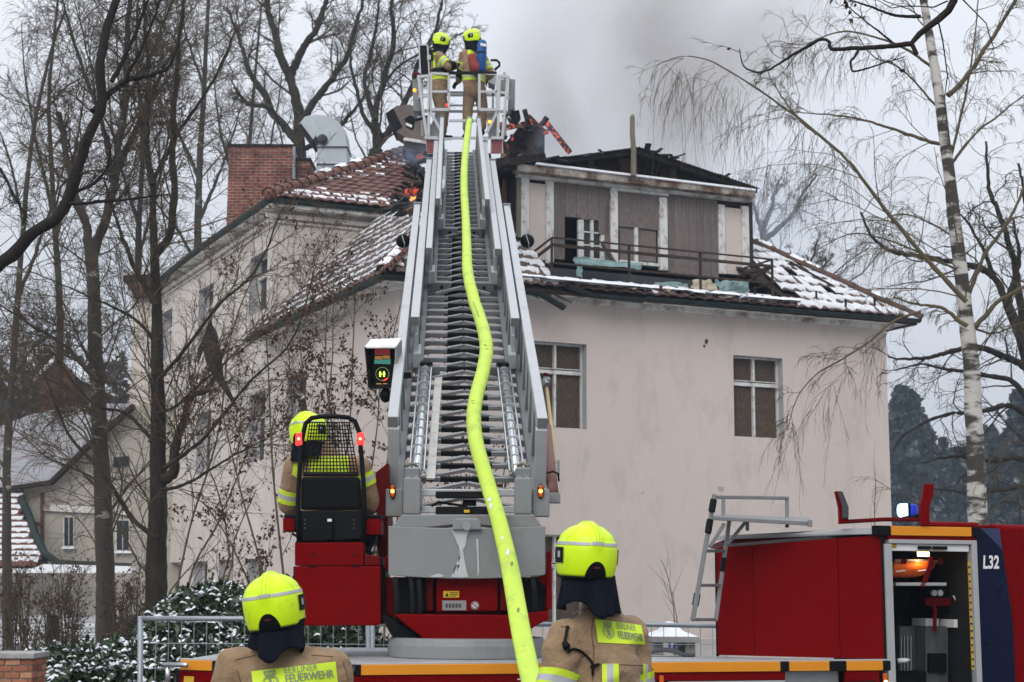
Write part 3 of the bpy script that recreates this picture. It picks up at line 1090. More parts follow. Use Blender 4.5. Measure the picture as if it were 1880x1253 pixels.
dr('window_sill', 1138, 1210, T(1173, 457), T(1173, 463), M_WHITEW, 0.05, th=0.1)
dr('trim_post', 1212, 1226, T(1219, 334), T(1219, 468), M_WHITEW, 0.05, th=0.1)
for k in range(7):
    x0 = 1226 + k * 13.3
    dr('wall_plank', x0, x0 + 13.0, T(x0, 330), T(x0, 473 + 2 * (k % 2)), M_BOARDG, 0.004 * (k % 3))
dr('trim_board', 1320, 1332, T(1326, 336), T(1326, 463), M_WHITEW, 0.03)
dr('pink_panel', 1332, 1363, T(1348, 340), T(1348, 462), M_STUCCO, 0.0)
dr('trim_board', 1363, 1376, T(1369, 334), T(1369, 464), M_WHITEW, 0.03)
dr('corner_post', 1376, 1383, T(1379, 326), T(1379, 476), M_DARKW, 0.02)
dr('corner_post', 950, 957, T(953, 318), T(953, 490), M_POSTW, 0.02)
# fascia under the dormer eaves with peeling paint, and snow along it
def dline(x0, y0, x1, y1, hgt, th, out, m, name, parent=dor, bevel=0.01, label=None):
    a, za = hit_front(x0, y0, WD - out); b, zb = hit_front(x1, y1, WD - out)
    return MB().bar(hp(a, WD - out + th / 2, za), hp(b, WD - out + th / 2, zb), th, hgt).build(name, m, parent, bevel=bevel, label=label)


M_PEEL = mat('peeling_fascia', (0.42, 0.40, 0.35), 0.85, var=0.15, scale=5, dirt=(0.10, 0.055, 0.04), dirt_amt=0.75, dirt_scale=2.2, bump=0.4)
dline(952, 318, 1384, 366, 0.12, 0.16, 0.12, M_CORNICE, 'fascia_board')
dline(950, 307, 1388, 356, 0.14, 0.22, 0.30, M_PEEL, 'fascia_board', label='peeling brown and white eaves board')
dline(985, 300, 1389, 349, 0.045, 0.30, 0.34, M_SNOW, 'snow_ledge')
# gable: open burnt triangle and low corrugated roof
pk_u, pk_z = hit_front(1172, 270, WD - .3)
lf_u, lf_z = hit_front(930, 302, WD - .3)
rt_u, rt_z = hit_front(1391, 345, WD - .3)
dback = WD + 2.3
def corrugated(u0, z0, u1, z1, w0, w1, name):
    n = 40
    top, bot = [], []
    for i in range(n * 2 + 1):
        t = i / (n * 2)
        dz = 0.012 * math.cos(math.pi * i)
        top.append((u0 + (u1 - u0) * t, z0 + (z1 - z0) * t + dz))
    mb = MB()
    vs = []
    for w in (w0, w0 + .6, w1):
        sag = -0.05 * math.sin(3 * w)
        for (u, z) in top: vs.append(hp(u, w, z + sag * .3))
    mb.grid(vs, len(top), 3)
    mb.grid([v - HZ * 0.02 for v in vs], len(top), 3)
    for i in range(len(top) - 1):
        mb.add([vs[i], vs[i + 1], vs[i + 1] - HZ * .02, vs[i] - HZ * .02], [(0, 1, 2, 3)])
    return mb.build(name, M_CHAR, dor)


corrugated(lf_u, lf_z, pk_u, pk_z, WD - .35, dback, 'roof_sheet')
corrugated(pk_u, pk_z, rt_u, rt_z, WD - .35, dback, 'roof_sheet')
MB().bar(hp(lf_u, WD - .25, lf_z - .06), hp(pk_u, WD - .25, pk_z - .07), 0.08, 0.10).build('rafter', M_CHAR, dor)
MB().bar(hp(pk_u, WD - .25, pk_z - .07), hp(rt_u, WD - .25, rt_z - .06), 0.08, 0.10).build('rafter', M_CHAR, dor)
for k in range(11):
    u = lf_u + .4 + k * (rt_u - lf_u - .5) / 11
    zt = (lf_z + (pk_z - lf_z) * (u - lf_u) / (pk_u - lf_u)) if u < pk_u else (pk_z + (rt_z - pk_z) * (u - pk_u) / (rt_u - pk_u))
    zb = hit_front(1172, 332, WD)[1]
    if zt - .05 > zb:
        MB().box(hp(u + .24, WD + .25 + .02 * (k % 2), (zt - .06 + zb) / 2), (0.47, 0.03, zt - .06 - zb), HAX).build('gable_board', [M_DARKW, M_BROWNW, M_CHAR, M_BROWNW][k % 4], dor)
rnd = random.Random(33)
for k in range(16):      # ragged sheet ends and splintered battens along the gable edge
    t = rnd.random()
    u = lf_u + (rt_u - lf_u) * (.12 + .8 * t)
    z = (lf_z + (pk_z - lf_z) * (u - lf_u) / (pk_u - lf_u)) if u < pk_u else (pk_z + (rt_z - pk_z) * (u - pk_u) / (rt_u - pk_u))
    a = hp(u, WD - .3, z + .0)
    MB().bar(a, a + HU * rnd.uniform(-.3, .3) + HZ * rnd.uniform(-.10, .10) - HW * .12, rnd.uniform(.05, .16), .015).build('torn_sheet', [M_CHAR, M_FELT, M_DARKW][k % 3], dor)
for px in (1085, 1236):
    a, z = hit_front(px, 318 if px < 1100 else 332, WD - .1)
    MB().box(hp(a, WD - .08, z + 0.10), (0.11, 0.1, 0.42), HAX).build('king_post', M_DARKW, dor)
a, z = hit_front(1163, 318, WD - .42); zt = hit_front(1163, 211, WD - .42)[1]
pst = MB()
pst.tube([hp(a, WD - .42, z - .06), hp(a + .01, WD - .42, z + .4), hp(a - .02, WD - .42, (z + zt) / 2 + .2), hp(a - .015, WD - .42, zt - .05), hp(a, WD - .42, zt)], [.055, .052, .05, .048, .02], 7)
pst.build('mast_post', M_POSTW, dor, label='tall weathered post standing above the dormer')
# left cheek: hanging red strips (broken tile battens, insulation)
for k in range(7):
    x = 926 + 4.5 * k + (k % 2) * 2
    a = P(x, 330 + 10 * (k % 3) + k * 2, 28.9 + .05 * k); b = P(x + (k % 3) * 2 + 2, 430 + 9 * (k % 4), 28.8 + .05 * k)
    MB().bar(a, b, 0.07, 0.03, HW).build('torn_strip', [M_HIP, M_CHAR, M_HIP, M_DARKW][k % 4], dor)

# skirting under the dormer, deck and rubbish
zdk = EAVE + 0.22
dr('base_board', 965, 1376, 486 + 20, 512 + 30, M_FELT, 0.03, th=0.08)
MB().box(hp((ud0 + ud1) / 2, WD - .02, EAVE + .30), (ud1 - ud0, 0.10, 0.62), HAX).build('base_wall', M_FELT, dor)
MB().box(hp((ud0 + ud1) / 2 + .1, WD / 2 + .05, EAVE + .04), (ud1 - ud0 + .5, 0.9, 0.10), HAX).build('balcony_deck', M_DARKW, house)

# balcony railing
rail = empty('balcony_railing', hp((ud0 + ud1) / 2, 0, EAVE), 'rusty steel balcony railing on the eaves', parent=house)
WR = -0.12
us = [hit_front(x, y, WR)[0] for x, y in ((1013, 480), (1155, 495), (1286, 505), (1418, 515))]
zb_ = [EAVE + 0.02] * 4
ztop = hit_front(1013, 437, WR)[1]
zs = [ztop, ztop - 0.135, ztop - .46, ztop - .74]
for u in us:
    MB().box(hp(u, WR, (ztop + EAVE - .02) / 2), (0.036, 0.036, ztop - EAVE + .02), HAX).build('post', M_RUST, rail)
for k, z in enumerate(zs):
    th = (0.028, 0.055, 0.032, 0.036)[k]
    MB().bar(hp(us[0], WR - .03, z), hp(us[-1], WR - .03, z), 0.03, th).build('rail', M_RUST, rail)
    MB().bar(hp(us[0], WR, z), hp(ud0 + .15, WD - .05, z - .12), 0.03, th).build('rail', M_RUST, rail)
    MB().bar(hp(us[-1], WR, z), hp(us[-1] - .02, WD + .2, z), 0.03, th).build('rail', M_RUST, rail)
MB().bar(hp(us[-1], WR, zs[1]), hp(us[-1] - .25, WD - .1, zs[2]), 0.03, 0.05).build('brace', M_RUST, rail)

# rubbish: torn tarps, boards, tile shards
def sheet(name, pts, m, sag=0.06, parent=None, n=9, seed=1, **kw):
    """crumpled thin sheet between four corners, given some thickness"""
    a, b, c, d = [Vector(p) for p in pts]
    rr = random.Random(seed)
    mb = MB()
    vs = []
    nrm = (b - a).cross(d - a).normalized()
    for j in range(n):
        for i in range(n):
            s, t = i / (n - 1), j / (n - 1)
            p = (a * (1 - s) + b * s) * (1 - t) + (d * (1 - s) + c * s) * t
            q = p * 6 + Vector((seed * 3.1, 0, 0))
            p = p + nrm * sag * (noise.noise(q) + .5 * noise.noise(q * 2.3)) + (b - a).normalized() * .05 * noise.noise(q * 1.4)
            vs.append(p)
    mb.grid(vs, n, n)
    o = mb.build(name, m, parent, **kw)
    so = o.modifiers.new('thickness', 'SOLIDIFY'); so.thickness = 0.008
    return o


sheet('tarp', [P(1052, 472, 28.6), P(1180, 484, 28.9), P(1176, 496, 28.8), P(1056, 486, 28.5)], M_TARP, .10, None, 12, 2, label='torn green tarp strip lying along the dormer window sills', cat='tarp')
sheet('tarp', [P(1057, 484, 28.45), P(1072, 486, 28.5), P(1066, 512, 28.3), P(1059, 508, 28.3)], M_TARP, .08, None, 9, 5, label='narrow torn green tarp hanging left behind the balcony railing', cat='tarp')
sheet('tarp', [P(1312, 514, 29.4), P(1374, 516, 29.8), P(1376, 536, 29.5), P(1322, 536, 29.2)], M_TARP, .12, None, 12, 7, label='crumpled green tarp heap at the right end of the balcony', cat='tarp')
sheet('tarp', [P(1202, 518, 29.0), P(1262, 520, 29.2), P(1264, 532, 29.1), P(1210, 528, 28.9)], M_TARP, .07, None, 9, 9, label='small flat green tarp scrap in the middle of the balcony', cat='tarp')
sheet('insulation_sheet', [P(1272, 512, 29.2), P(1306, 514, 29.3), P(1324, 545, 29.1), P(1270, 543, 28.9)], M_MESHW, .10, None, 9, 4, label='beige insulation sheet leaning behind the balcony railing', cat='insulation')
rb = MB()
rnd = random.Random(17)
for k in range(170):
    u = rnd.uniform(us[0] - .8, us[-1]); w = rnd.uniform(-.42, .15)
    p = hp(u, w, EAVE + .10 + (w + .45) * .3 + rnd.uniform(0, .06))
    v = Vector((rnd.uniform(-1, 1), rnd.uniform(-1, 1), rnd.uniform(-.3, .3))).normalized()
    rb.cur = 0 if rnd.random() < .5 else 1
    rb.bar(p - v * .06, p + v * rnd.uniform(.03, .12), rnd.uniform(.04, .12), .02, Vector((rnd.uniform(-.4, .4), rnd.uniform(-.4, .4), 1)))
rb.build('tile_rubble', [M_HIPG, M_MESHW], house, kind='stuff')
sb = MB()
for k in range(60):
    u = rnd.uniform(us[0] - 1.0, us[-1] + .2); w = rnd.uniform(-.43, -.1)
    p = hp(u, w, EAVE + .16 + (w + .45) * .3)
    vs = []
    L, W2 = rnd.uniform(.12, .4), rnd.uniform(.06, .12)
    for (dv, zz) in ((-1, 0), (-.6, .035), (.6, .035), (1, 0)):
        for (du) in (-1, -.6, .6, 1):
            vs.append(p + HU * du * L + HW * dv * W2 + HZ * (zz if abs(du) < 1 else 0))
    sb.grid(vs, 4, 4)
sb.build('balcony_snow', M_SNOW, house, smooth=True, kind='stuff')

# ------------------------------------------------------------------ chimney and ducts
ch = empty('chimney', P(476, 500, 40.0), 'broad red brick chimney with thinner stack beside it', parent=house)
M_BRICKC = brick_mat('chimney_brick', (0.235, 0.055, 0.030), (0.135, 0.035, 0.024), (0.25, 0.19, 0.165), 2.1, ms=0.028, bw=0.5, rh=0.17)
def chim(x0, x1, y0, y1, Y, dep):
    a, b = P(x0, y1, Y), P(x1, y0, Y)
    m = MB().box(((a.x + b.x) / 2, Y + dep / 2, (a.z + b.z) / 2), (b.x - a.x, dep, b.z - a.z))
    m.build('stack', M_BRICKC, ch)
    MB().box(((a.x + b.x) / 2, Y + dep / 2, b.z + .03), (b.x - a.x + .06, dep + .06, 0.07)).build('chimney_cap', M_CHAR, ch)
    c = MB().box(((a.x + b.x) / 2, Y + dep / 2, b.z - .14), (b.x - a.x + .05, dep + .05, 0.12)); c.build('chimney_band', M_BRICKC, ch)


chim(412, 540, 270, 520, 40.0, 1.3)
chim(541, 569, 295, 420, 40.2, 1.0)
cx0 = P(540, 270, 39.98); cx1 = P(540, 340, 39.98)
MB().tube([cx0, cx1], .04, 6).build('lightning_rod', M_ZINC, ch)


def duct(name, label, c_px, Y, m, boxes):
    pass


d1 = empty('ventilation_duct', P(610, 330, 38.5), 'galvanised duct elbow turned to the left', parent=house)
def elbow(pts_px, Y, dep, m, parent, name):
    a = [P(x, y, Y) for x, y in pts_px]
    return MB().prism(a, Vector((0, dep, 0))).build(name, m, parent, bevel=0.015)


elbow([(583, 268), (637, 268), (640, 322), (580, 322)], 38.4, 0.8, M_ZINC, d1, 'duct_riser')
arc = [(548, 229), (560, 214), (580, 210), (600, 212), (620, 222), (634, 240), (638, 268), (586, 268), (586, 258), (580, 250), (572, 262)]
elbow(arc, 38.35, 0.9, M_ZINC, d1, 'duct_elbow')
elbow([(548, 229), (572, 262), (576, 258), (552, 226)], 38.3, 0.98, M_CHAR, d1, 'duct_mouth')
elbow([(574, 322), (642, 322), (648, 345), (568, 345)], 38.2, 1.2, M_ZINC, d1, 'duct_base')
for t in ((583, 637, 268), (582, 639, 300)):
    elbow([(t[0] - 2, t[2] - 1.5), (t[1] + 2, t[2] - 1.5), (t[1] + 2, t[2] + 1.5), (t[0] - 2, t[2] + 1.5)], 38.33, 1.0, M_ZINC, d1, 'duct_flange')
MB().sphere(P(592, 256, 38.3), 0.13, 12, 8).build('duct_hub', M_FELT, d1)
d2 = empty('ventilation_duct', P(750, 300, 37.0), 'brown ventilation hood beside the rescue cage', parent=house)
elbow([(708, 208), (728, 194), (752, 192), (775, 202), (790, 226), (796, 262), (742, 252), (724, 240)], 37.0, 0.8, M_HOOD, d2, 'hood_body')
elbow([(708, 208), (722, 199), (738, 232), (724, 241)], 36.95, 0.9, M_BLACKHOLE, d2, 'hood_mouth')
elbow([(742, 252), (800, 262), (800, 268), (740, 258)], 36.9, 1.0, M_CORNICE, d2, 'hood_flashing')
elbow([(744, 258), (796, 267), (786, 284), (738, 276)], 36.95, 0.9, M_DARKW, d2, 'hood_base')

# ------------------------------------------------------------------ burnt remains of the middle roof
M_EMBER = bpy.data.materials.new('ember_char')
M_EMBER.use_nodes = True
nt = M_EMBER.node_tree
bs = nt.nodes['Principled BSDF']
bs.inputs['Base Color'].default_value = (0.02, 0.016, 0.015, 1)
bs.inputs['Roughness'].default_value = 0.9
tc = nt.nodes.new('ShaderNodeTexCoord'); no = nt.nodes.new('ShaderNodeTexNoise')
no.inputs['Scale'].default_value = 13; no.inputs['Detail'].default_value = 7
rp = nt.nodes.new('ShaderNodeValToRGB')
rp.color_ramp.elements[0].position, rp.color_ramp.elements[1].position = 0.52, 0.68
rp.color_ramp.elements[0].color = (0, 0, 0, 1); rp.color_ramp.elements[1].color = (1, .13, .09, 1)
nt.links.new(tc.outputs['Object'], no.inputs['Vector']); nt.links.new(no.outputs['Fac'], rp.inputs[0])
nt.links.new(rp.outputs[0], bs.inputs['Emission Color']); bs.inputs['Emission Strength'].default_value = 1.0

rem = empty('burnt_roof_frame', P(960, 300, 32), 'charred remains of the middle roof', parent=house)
def slab(px, Y, dep, m, name, parent=rem):
    return MB().prism([P(x, y, Y) for x, y in px], Vector((0, dep, 0))).build(name, m, parent)


slab([(918, 296), (922, 268), (938, 252), (950, 236), (962, 232), (972, 226), (985, 232), (998, 242), (1000, 292)], 32.0, 0.5, M_CHAR, 'charred_wall')
slab([(958, 258), (970, 240), (1000, 240), (1000, 290), (955, 290)], 31.9, 0.3, M_DARKW, 'charred_boards')
slab([(895, 330), (905, 300), (935, 292), (1000, 288), (1010, 300), (960, 308), (956, 500), (925, 480), (905, 400)], 30.2, 0.3, M_CHAR, 'charred_wall')
slab([(930, 300), (955, 330), (955, 440), (938, 430), (932, 380)], 30.0, 0.2, M_BROWNW, 'charred_boards')
def beam(x0, y0, x1, y1, Y0, Y1, w, m, name='rafter', parent=rem):
    return MB().bar(P(x0, y0, Y0), P(x1, y1, Y1), w, w * 1.1).build(name, m, parent)


beam(1002, 224, 1046, 280, 32.5, 32.3, .10, M_EMBER)
beam(963, 202, 972, 236, 32, 32, .09, M_CHAR)
beam(968, 214, 1000, 246, 31.8, 31.9, .10, M_EMBER)
beam(934, 236, 968, 228, 31.5, 31.9, .07, M_EMBER)
beam(928, 206, 940, 230, 31.5, 31.5, .06, M_EMBER)
beam(924, 232, 962, 233, 31.6, 31.6, .06, M_BROWNW)
rnd = random.Random(12)
for k in range(26):
    x, y = rnd.uniform(920, 1002), rnd.uniform(226, 292)
    beam(x, y, x + rnd.uniform(-16, 16), y + rnd.uniform(-16, 10), 31.85, 31.75, rnd.uniform(.04, .10), [M_CHAR, M_DARKW, M_CHAR, M_EMBER][k % 4], 'burnt_lath')
beam(905, 300, 1000, 290, 30.5, 30.9, .14, M_CHAR)
beam(895, 320, 960, 300, 29.8, 30.0, .14, M_CHAR)
for k in range(8):
    beam(880 + 14 * k, 300 + (k % 3) * 9, 898 + 15 * k, 286 + (k % 2) * 12, 31, 31.4, .09, [M_CHAR, M_EMBER, M_BROWNW][k % 3])
# inner back of the burnt attic so nothing shows through between the ladder rungs
slab([(770, 470), (790, 380), (800, 330), (860, 300), (905, 300), (930, 330), (958, 420), (960, 520)], 31.2, 0.3, M_CHAR, 'charred_wall')
for k in range(14):
    beam(775 + 12 * k, 470 - 6 * (k % 5), 790 + 12 * k, 330 + 17 * (k % 4), 30.6 + .1 * (k % 3), 31.0, .10, [M_CHAR, M_BROWNW, M_CHAR, M_TILE][k % 4])

# ------------------------------------------------------------------ flames
def flame_mat(name, lo, hi, s):
    m = bpy.data.materials.new(name)
    m.use_nodes = True
    nt = m.node_tree
    b = nt.nodes['Principled BSDF']
    tc = nt.nodes.new('ShaderNodeTexCoord'); no = nt.nodes.new('ShaderNodeTexNoise')
    no.inputs['Scale'].default_value = 7
    rp = nt.nodes.new('ShaderNodeValToRGB')
    rp.color_ramp.elements[0].position, rp.color_ramp.elements[1].position = 0.38, 0.62
    rp.color_ramp.elements[0].color = (*lo, 1); rp.color_ramp.elements[1].color = (*hi, 1)
    nt.links.new(tc.outputs['Object'], no.inputs['Vector']); nt.links.new(no.outputs['Fac'], rp.inputs[0])
    nt.links.new(rp.outputs[0], b.inputs['Emission Color'])
    b.inputs['Emission Strength'].default_value = s
    b.inputs['Base Color'].default_value = (0.02, 0.01, 0.01, 1)
    return m


M_FLAME = flame_mat('flame', (0.8, 0.07, 0.015), (1.0, 0.42, 0.07), 1.9)
M_GLOW = flame_mat('glowing_ember', (0.08, 0.01, 0.005), (0.8, 0.09, 0.03), 1.1)


def flame(px, py, Y, w, h, n, seed, label, m=M_FLAME):
    rr = random.Random(seed)
    mb = MB()
    c = P(px, py, Y)
    for k in range(n):
        b = c + Vector((rr.uniform(-w, w), rr.uniform(-.1, .1), rr.uniform(-.06, .06)))
        hh = h * rr.uniform(.4, 1)
        lean = Vector((rr.uniform(-.12, .12), 0, 0))
        mb.tube([b - HZ * .04, b + HZ * hh * .25 + lean * .2, b + HZ * hh * .6 + lean * .9, b + HZ * hh + lean * 1.8], [.03, .05 * rr.uniform(.6, 1.2), .03, .004], 6)
    return mb.build('flame', m, None, smooth=True, label=label, cat='fire')


flame(766, 371, 33.3, .14, .13, 12, 1, 'bright orange flames between the two tiled roof slopes')
flame(750, 354, 33.6, .16, .09, 9, 2, 'small red embers along the broken tile edge left of the flames', M_GLOW)
flame(783, 366, 33.2, .12, .10, 7, 4, 'glowing ember pile against the left of the ladder', M_GLOW)
flame(768, 288, 33.9, .05, .10, 3, 3, 'tiny ember glowing in the blue smoke under the brown hood', M_GLOW)

# small holes and scars in the render of the front wall
for k, (x, y, w, h) in enumerate(((1297, 628, 6, 12), (1293, 636, 5, 7), (1616, 727, 4, 4), (1324, 898, 14, 12), (1180, 905, 5, 4))):
    rr = random.Random(k)
    pts = []
    for i in range(9):
        a = 2 * math.pi * i / 9
        u_, z_ = hit_front(x + w / 2 * math.cos(a) * rr.uniform(.6, 1.2), y + h / 2 * math.sin(a) * rr.uniform(.6, 1.2), -.004)
        pts.append(hp(u_, -.004, z_))
    MB().prism(pts, HW * .003).build('render_scar', M_BROWNW if k < 2 else mat('scar_render', (.40, .33, .30), .95, var=.15, scale=8), house)
# ------------------------------------------------------------------ turntable ladder truck
M_ALU = mat('ladder_aluminium', (0.43, 0.445, 0.455), 0.42, metal=0.25, var=0.06, scale=5, bump=0.03, dirt=(0.28, 0.28, 0.28), dirt_amt=0.15, dirt_scale=3)
M_ALUD = mat('rung_aluminium', (0.19, 0.20, 0.205), 0.45, metal=0.35, var=0.1, scale=8)
M_CHROME = mat('steel_tube', (0.58, 0.60, 0.62), 0.25, metal=0.85, var=0.06)
M_RUB = mat('black_rubber', (0.009, 0.009, 0.010), 0.8, var=0.3, spec=.15)
M_BLK = mat('black_metal', (0.005, 0.0055, 0.0065), 0.5, var=0.3, spec=.10)
M_BLKP = mat('black_padding', (0.005, 0.0055, 0.006), 0.7, var=0.25, bump=0.15, spec=.08)
M_RED = mat('fire_red', (0.150, 0.0010, 0.0014), 0.42, var=0.06, scale=2, spec=0.03, dirt=(0.12, 0.002, 0.002), dirt_amt=0.25, dirt_scale=1.6)
M_REDD = mat('fire_red_satin', (0.10, 0.003, 0.004), 0.5, var=0.08, scale=3, spec=0.06)
M_GREYP = mat('counterweight_grey', (0.22, 0.23, 0.235), 0.5, var=0.06, scale=2.5, bump=0.05, dirt=(0.19, 0.188, 0.18), dirt_amt=0.4, dirt_scale=2.5)
M_ORANGE = mat('orange_strip', (0.70, 0.26, 0.015), 0.45, var=0.05, scale=3)
M_WHITEP = mat('white_paint', (0.70, 0.71, 0.71), 0.4, var=0.04, scale=3, dirt=(0.45, 0.44, 0.42), dirt_amt=0.25)
M_LGREY = mat('light_grey_profile', (0.40, 0.41, 0.42), 0.4, metal=0.2, var=0.05)
M_BLUE = mat('dark_blue_paint', (0.004, 0.007, 0.028), 0.3, var=0.08, spec=0.15)
M_TREAD = mat('tread_plate', (0.36, 0.37, 0.38), 0.5, metal=0.3, var=0.15, scale=12, bump=0.6, bscale=60, dirt=(0.55, 0.56, 0.58), dirt_amt=0.4)
M_YEL = mat('yellow_sticker', (0.65, 0.42, 0.03), 0.5, var=0.04)
M_STEEL = mat('steel', (0.30, 0.31, 0.32), 0.4, metal=0.6, var=0.1)
E_AMBER = emat('amber_lamp', (1.0, 0.30, 0.02), 3.2)
E_AMBERC = emat('amber_lamp_core', (1.0, 0.62, 0.16), 9)
E_RED = emat('red_lamp', (1.0, 0.03, 0.025), 2.0)
E_REDC = emat('red_lamp_core', (1.0, 0.22, 0.14), 5)
M_AMB = mat('amber_glass', (0.55, 0.10, 0.01), 0.2, var=0.1)
Xv, Yv, Zv = Vector((1, 0, 0)), Vector((0, 1, 0)), Vector((0, 0, 1))

DECK = 1.225
def on_deck(px, py, z=DECK): return on_plane(px, py, (0, 0, z), Zv)


truck = empty('fire_truck', (0.5, 11.3, 0), 'red turntable ladder fire truck with grey ladder raised over the house', 'fire truck')


def fl(px, py, Y):   # plan point
    p = P(px, py, Y); return Vector((p.x, p.y, 0))


A_ = fl(332, 1216, 10.55); B_ = fl(650, 1221, 10.0); D_ = fl(1630, 1204, 10.98)
TX = (D_ - B_).normalized(); TN = Vector((-TX.y, TX.x, 0))
E_ = fl(1318, 1196, 11.55)
G_ = D_ + TX * 2.6          # cab front along the side
Hh = Vector((A_.x + .1, 12.3, 0))
deckp = [A_, B_, D_, E_, fl(1180, 1196, 11.75), Vector((0.75, 12.9, 0)), Vector((-1.3, 12.9, 0)), Hh]
mb = MB().prism([p + Zv * (DECK - .04) for p in deckp], Zv * 0.04)
mb.build('deck', M_TREAD, truck, bevel=0.004)
# sides under the deck: orange strip, black joints, red sill and lower body
def side(name, p, q, z0, z1, m, out=0.0, th=0.03, bevel=0.003, s0=0.0, s1=1.0, parent=truck, label=None):
    d = (q - p); n = Vector((d.y, -d.x, 0)).normalized()
    a, b = p + d * s0 + n * (out + .012), p + d * s1 + n * (out + .012)
    return MB().prism([a + Zv * z0, b + Zv * z0, b + Zv * z1, a + Zv * z1], -n * th).build(name, m, parent, bevel=bevel, label=label)


def side_s(px, p=B_, q=D_):
    """fraction along the side seen at a photograph column"""
    d = ray(px, 1215); d = Vector((d.x, d.y, 0))
    e = q - p
    # p + s e = t d
    det = e.x * (-d.y) - (-d.x) * e.y
    return ((-p.x) * (-d.y) - (-d.x) * (-p.y)) / det


zt_, zb2 = DECK + .002, DECK - .062
side('deck_edge', B_, D_, DECK, DECK + .012, M_LGREY, 0.004, 0.05)
side('deck_edge', A_, B_, DECK, DECK + .012, M_LGREY, 0.004, 0.05)
segs = [(662, 1430), (1446, 1520), (1551, 1618)]
for a, b in segs:
    side('orange_strip', B_, D_, zb2, zt_, M_ORANGE, 0.012, s0=side_s(a), s1=side_s(b))
for a, b in [(650, 662), (1430, 1446), (1520, 1551), (1618, 1632)]:
    side('corner_joint', B_, D_, zb2, zt_, M_BLK, 0.016, s0=side_s(a) + .0005, s1=side_s(b) - .0005)
side('orange_strip', A_, B_, zb2, zt_, M_ORANGE, 0.012, s0=0.01, s1=0.2)
side('orange_strip', A_, B_, zb2, zt_, M_ORANGE, 0.012, s0=0.235, s1=0.93)
side('corner_joint', A_, B_, zb2, zt_, M_BLK, 0.014, s0=0.205, s1=0.23)
side('corner_joint', A_, B_, zb2, zt_, M_BLK, 0.014, s0=0.935, s1=0.998)
side('side_panel', A_, B_, 0.45, zb2 - .003, M_RED, 0.0)
side('side_panel', B_, D_, zb2 - .055, zb2 - .003, M_RED, 0.0, s1=side_s(1440))
side('side_panel', B_, D_, 0.45, zb2 - .058, M_RED, -0.01, s1=side_s(1205))
side('side_panel', B_, D_, 0.45, zb2 - .003, M_RED, 0.0, s0=side_s(1550), s1=side_s(1612))
side('locker_box', B_, D_, zb2 - .25, zb2 - .003, M_STEEL, -0.06, s0=side_s(1445), s1=side_s(1545))
for a, b in [(772, 930), (1225, 1438)]:
    sa, sb = side_s(a), side_s(b)
    side('shutter_frame', B_, D_, zb2 - .095, zb2 - .06, M_LGREY, 0.014, s0=sa, s1=sb)
    side('shutter', B_, D_, 0.5, zb2 - .096, M_GREYP, 0.004, s0=sa + .004, s1=sb - .004)
    side('shutter_frame', B_, D_, 0.5, zb2 - .096, M_LGREY, 0.014, s0=sa, s1=sa + .004)
    side('shutter_frame', B_, D_, 0.5, zb2 - .096, M_LGREY, 0.014, s0=sb - .004, s1=sb)
side('dark_recess', B_, D_, 0.5, zb2 - .07, M_BLK, 0.003, s0=side_s(1552), s1=side_s(1606))
# chassis and wheels below the frame
MB().prism([p + Zv * .42 for p in (A_ + TN * .4, B_ + TN * .3, G_ + TN * .3, G_ + TN * 2.1, Vector((-1.9, 12.2, 0)))], Zv * .72).build('chassis', M_BLK, truck)
for t in (0.55, 4.75):
    for off in (0.28, 2.05):
        c = B_ + TX * t + TN * off + Zv * .48
        w = empty('wheel', c, parent=truck)
        MB().tube([c - TN * .15, c - TN * .14, c + TN * .14, c + TN * .15], [.42, .48, .48, .42], 28).build('tyre', M_RUB, w)
        MB().tube([c - TN * .17, c - TN * .1], [.20, .26], 18).build('rim', M_LGREY, w)
# amber side lights, rail at the left corner, lettering
for px in (1212, 1621):
    s = side_s(px); p = B_ + (D_ - B_) * s - TN * .02
    lamp = MB().box(p + Zv * (zb2 - .075), (0.03, 0.02, 0.11), (TX, TN, Zv)).build('marker_lamp', M_AMB, truck, bevel=.006)
    MB().sphere(p - TN * .012 + Zv * (zb2 - .085), 0.016, 10, 8, (1, .6, 1.2), (TX, TN, Zv)).build('bulb', E_AMBERC, lamp)
s = side_s(1495); p = B_ + (D_ - B_) * s - TN * .0
r0 = P(300, 1221, 10.5)
MB().tube([r0, P(336, 1221, 10.45), P(342, 1222, 10.4)], .016, 8).tube([P(308, 1221, 10.5), P(309, 1260, 10.5)], .018, 8).build('corner_rail', M_CHROME, truck, smooth=True)
side('yellow_emblem', A_, B_, zb2 - .1, zb2 - .04, M_YEL, 0.004, 0.01, s0=.03, s1=.09)
s = side_s(948); p = B_ + (D_ - B_) * s - TN * .02 + Zv * (zb2 - .115)
put_text('Teleskop', p, TX, Zv, 0.42, 0.085, 0.3).build('lettering', M_WHITEP, truck)

# ------------------------------------------------------------------ body behind the cab
ZR = 2.135
b_ = empty('equipment_body', D_ + Zv * DECK, parent=truck)
rp_n = (E_ - D_); rp_n = Vector((-rp_n.y, rp_n.x, 0)).normalized()
zE = 2.055
def rear(name, s0, s1, z0, z1, m, out=0.0, th=0.03, zslope=True, parent=b_, bevel=0.004):
    a, b = D_ + (E_ - D_) * s0 + rp_n * out, D_ + (E_ - D_) * s1 + rp_n * out
    k0, k1 = (ZR + (zE - ZR) * s0 - ZR, ZR + (zE - ZR) * s1 - ZR) if zslope else (0, 0)
    return MB().prism([a + Zv * z0, b + Zv * z0, b + Zv * (z1 + k1), a + Zv * (z1 + k0)], rp_n * -th).build(name, m, parent, bevel=bevel)


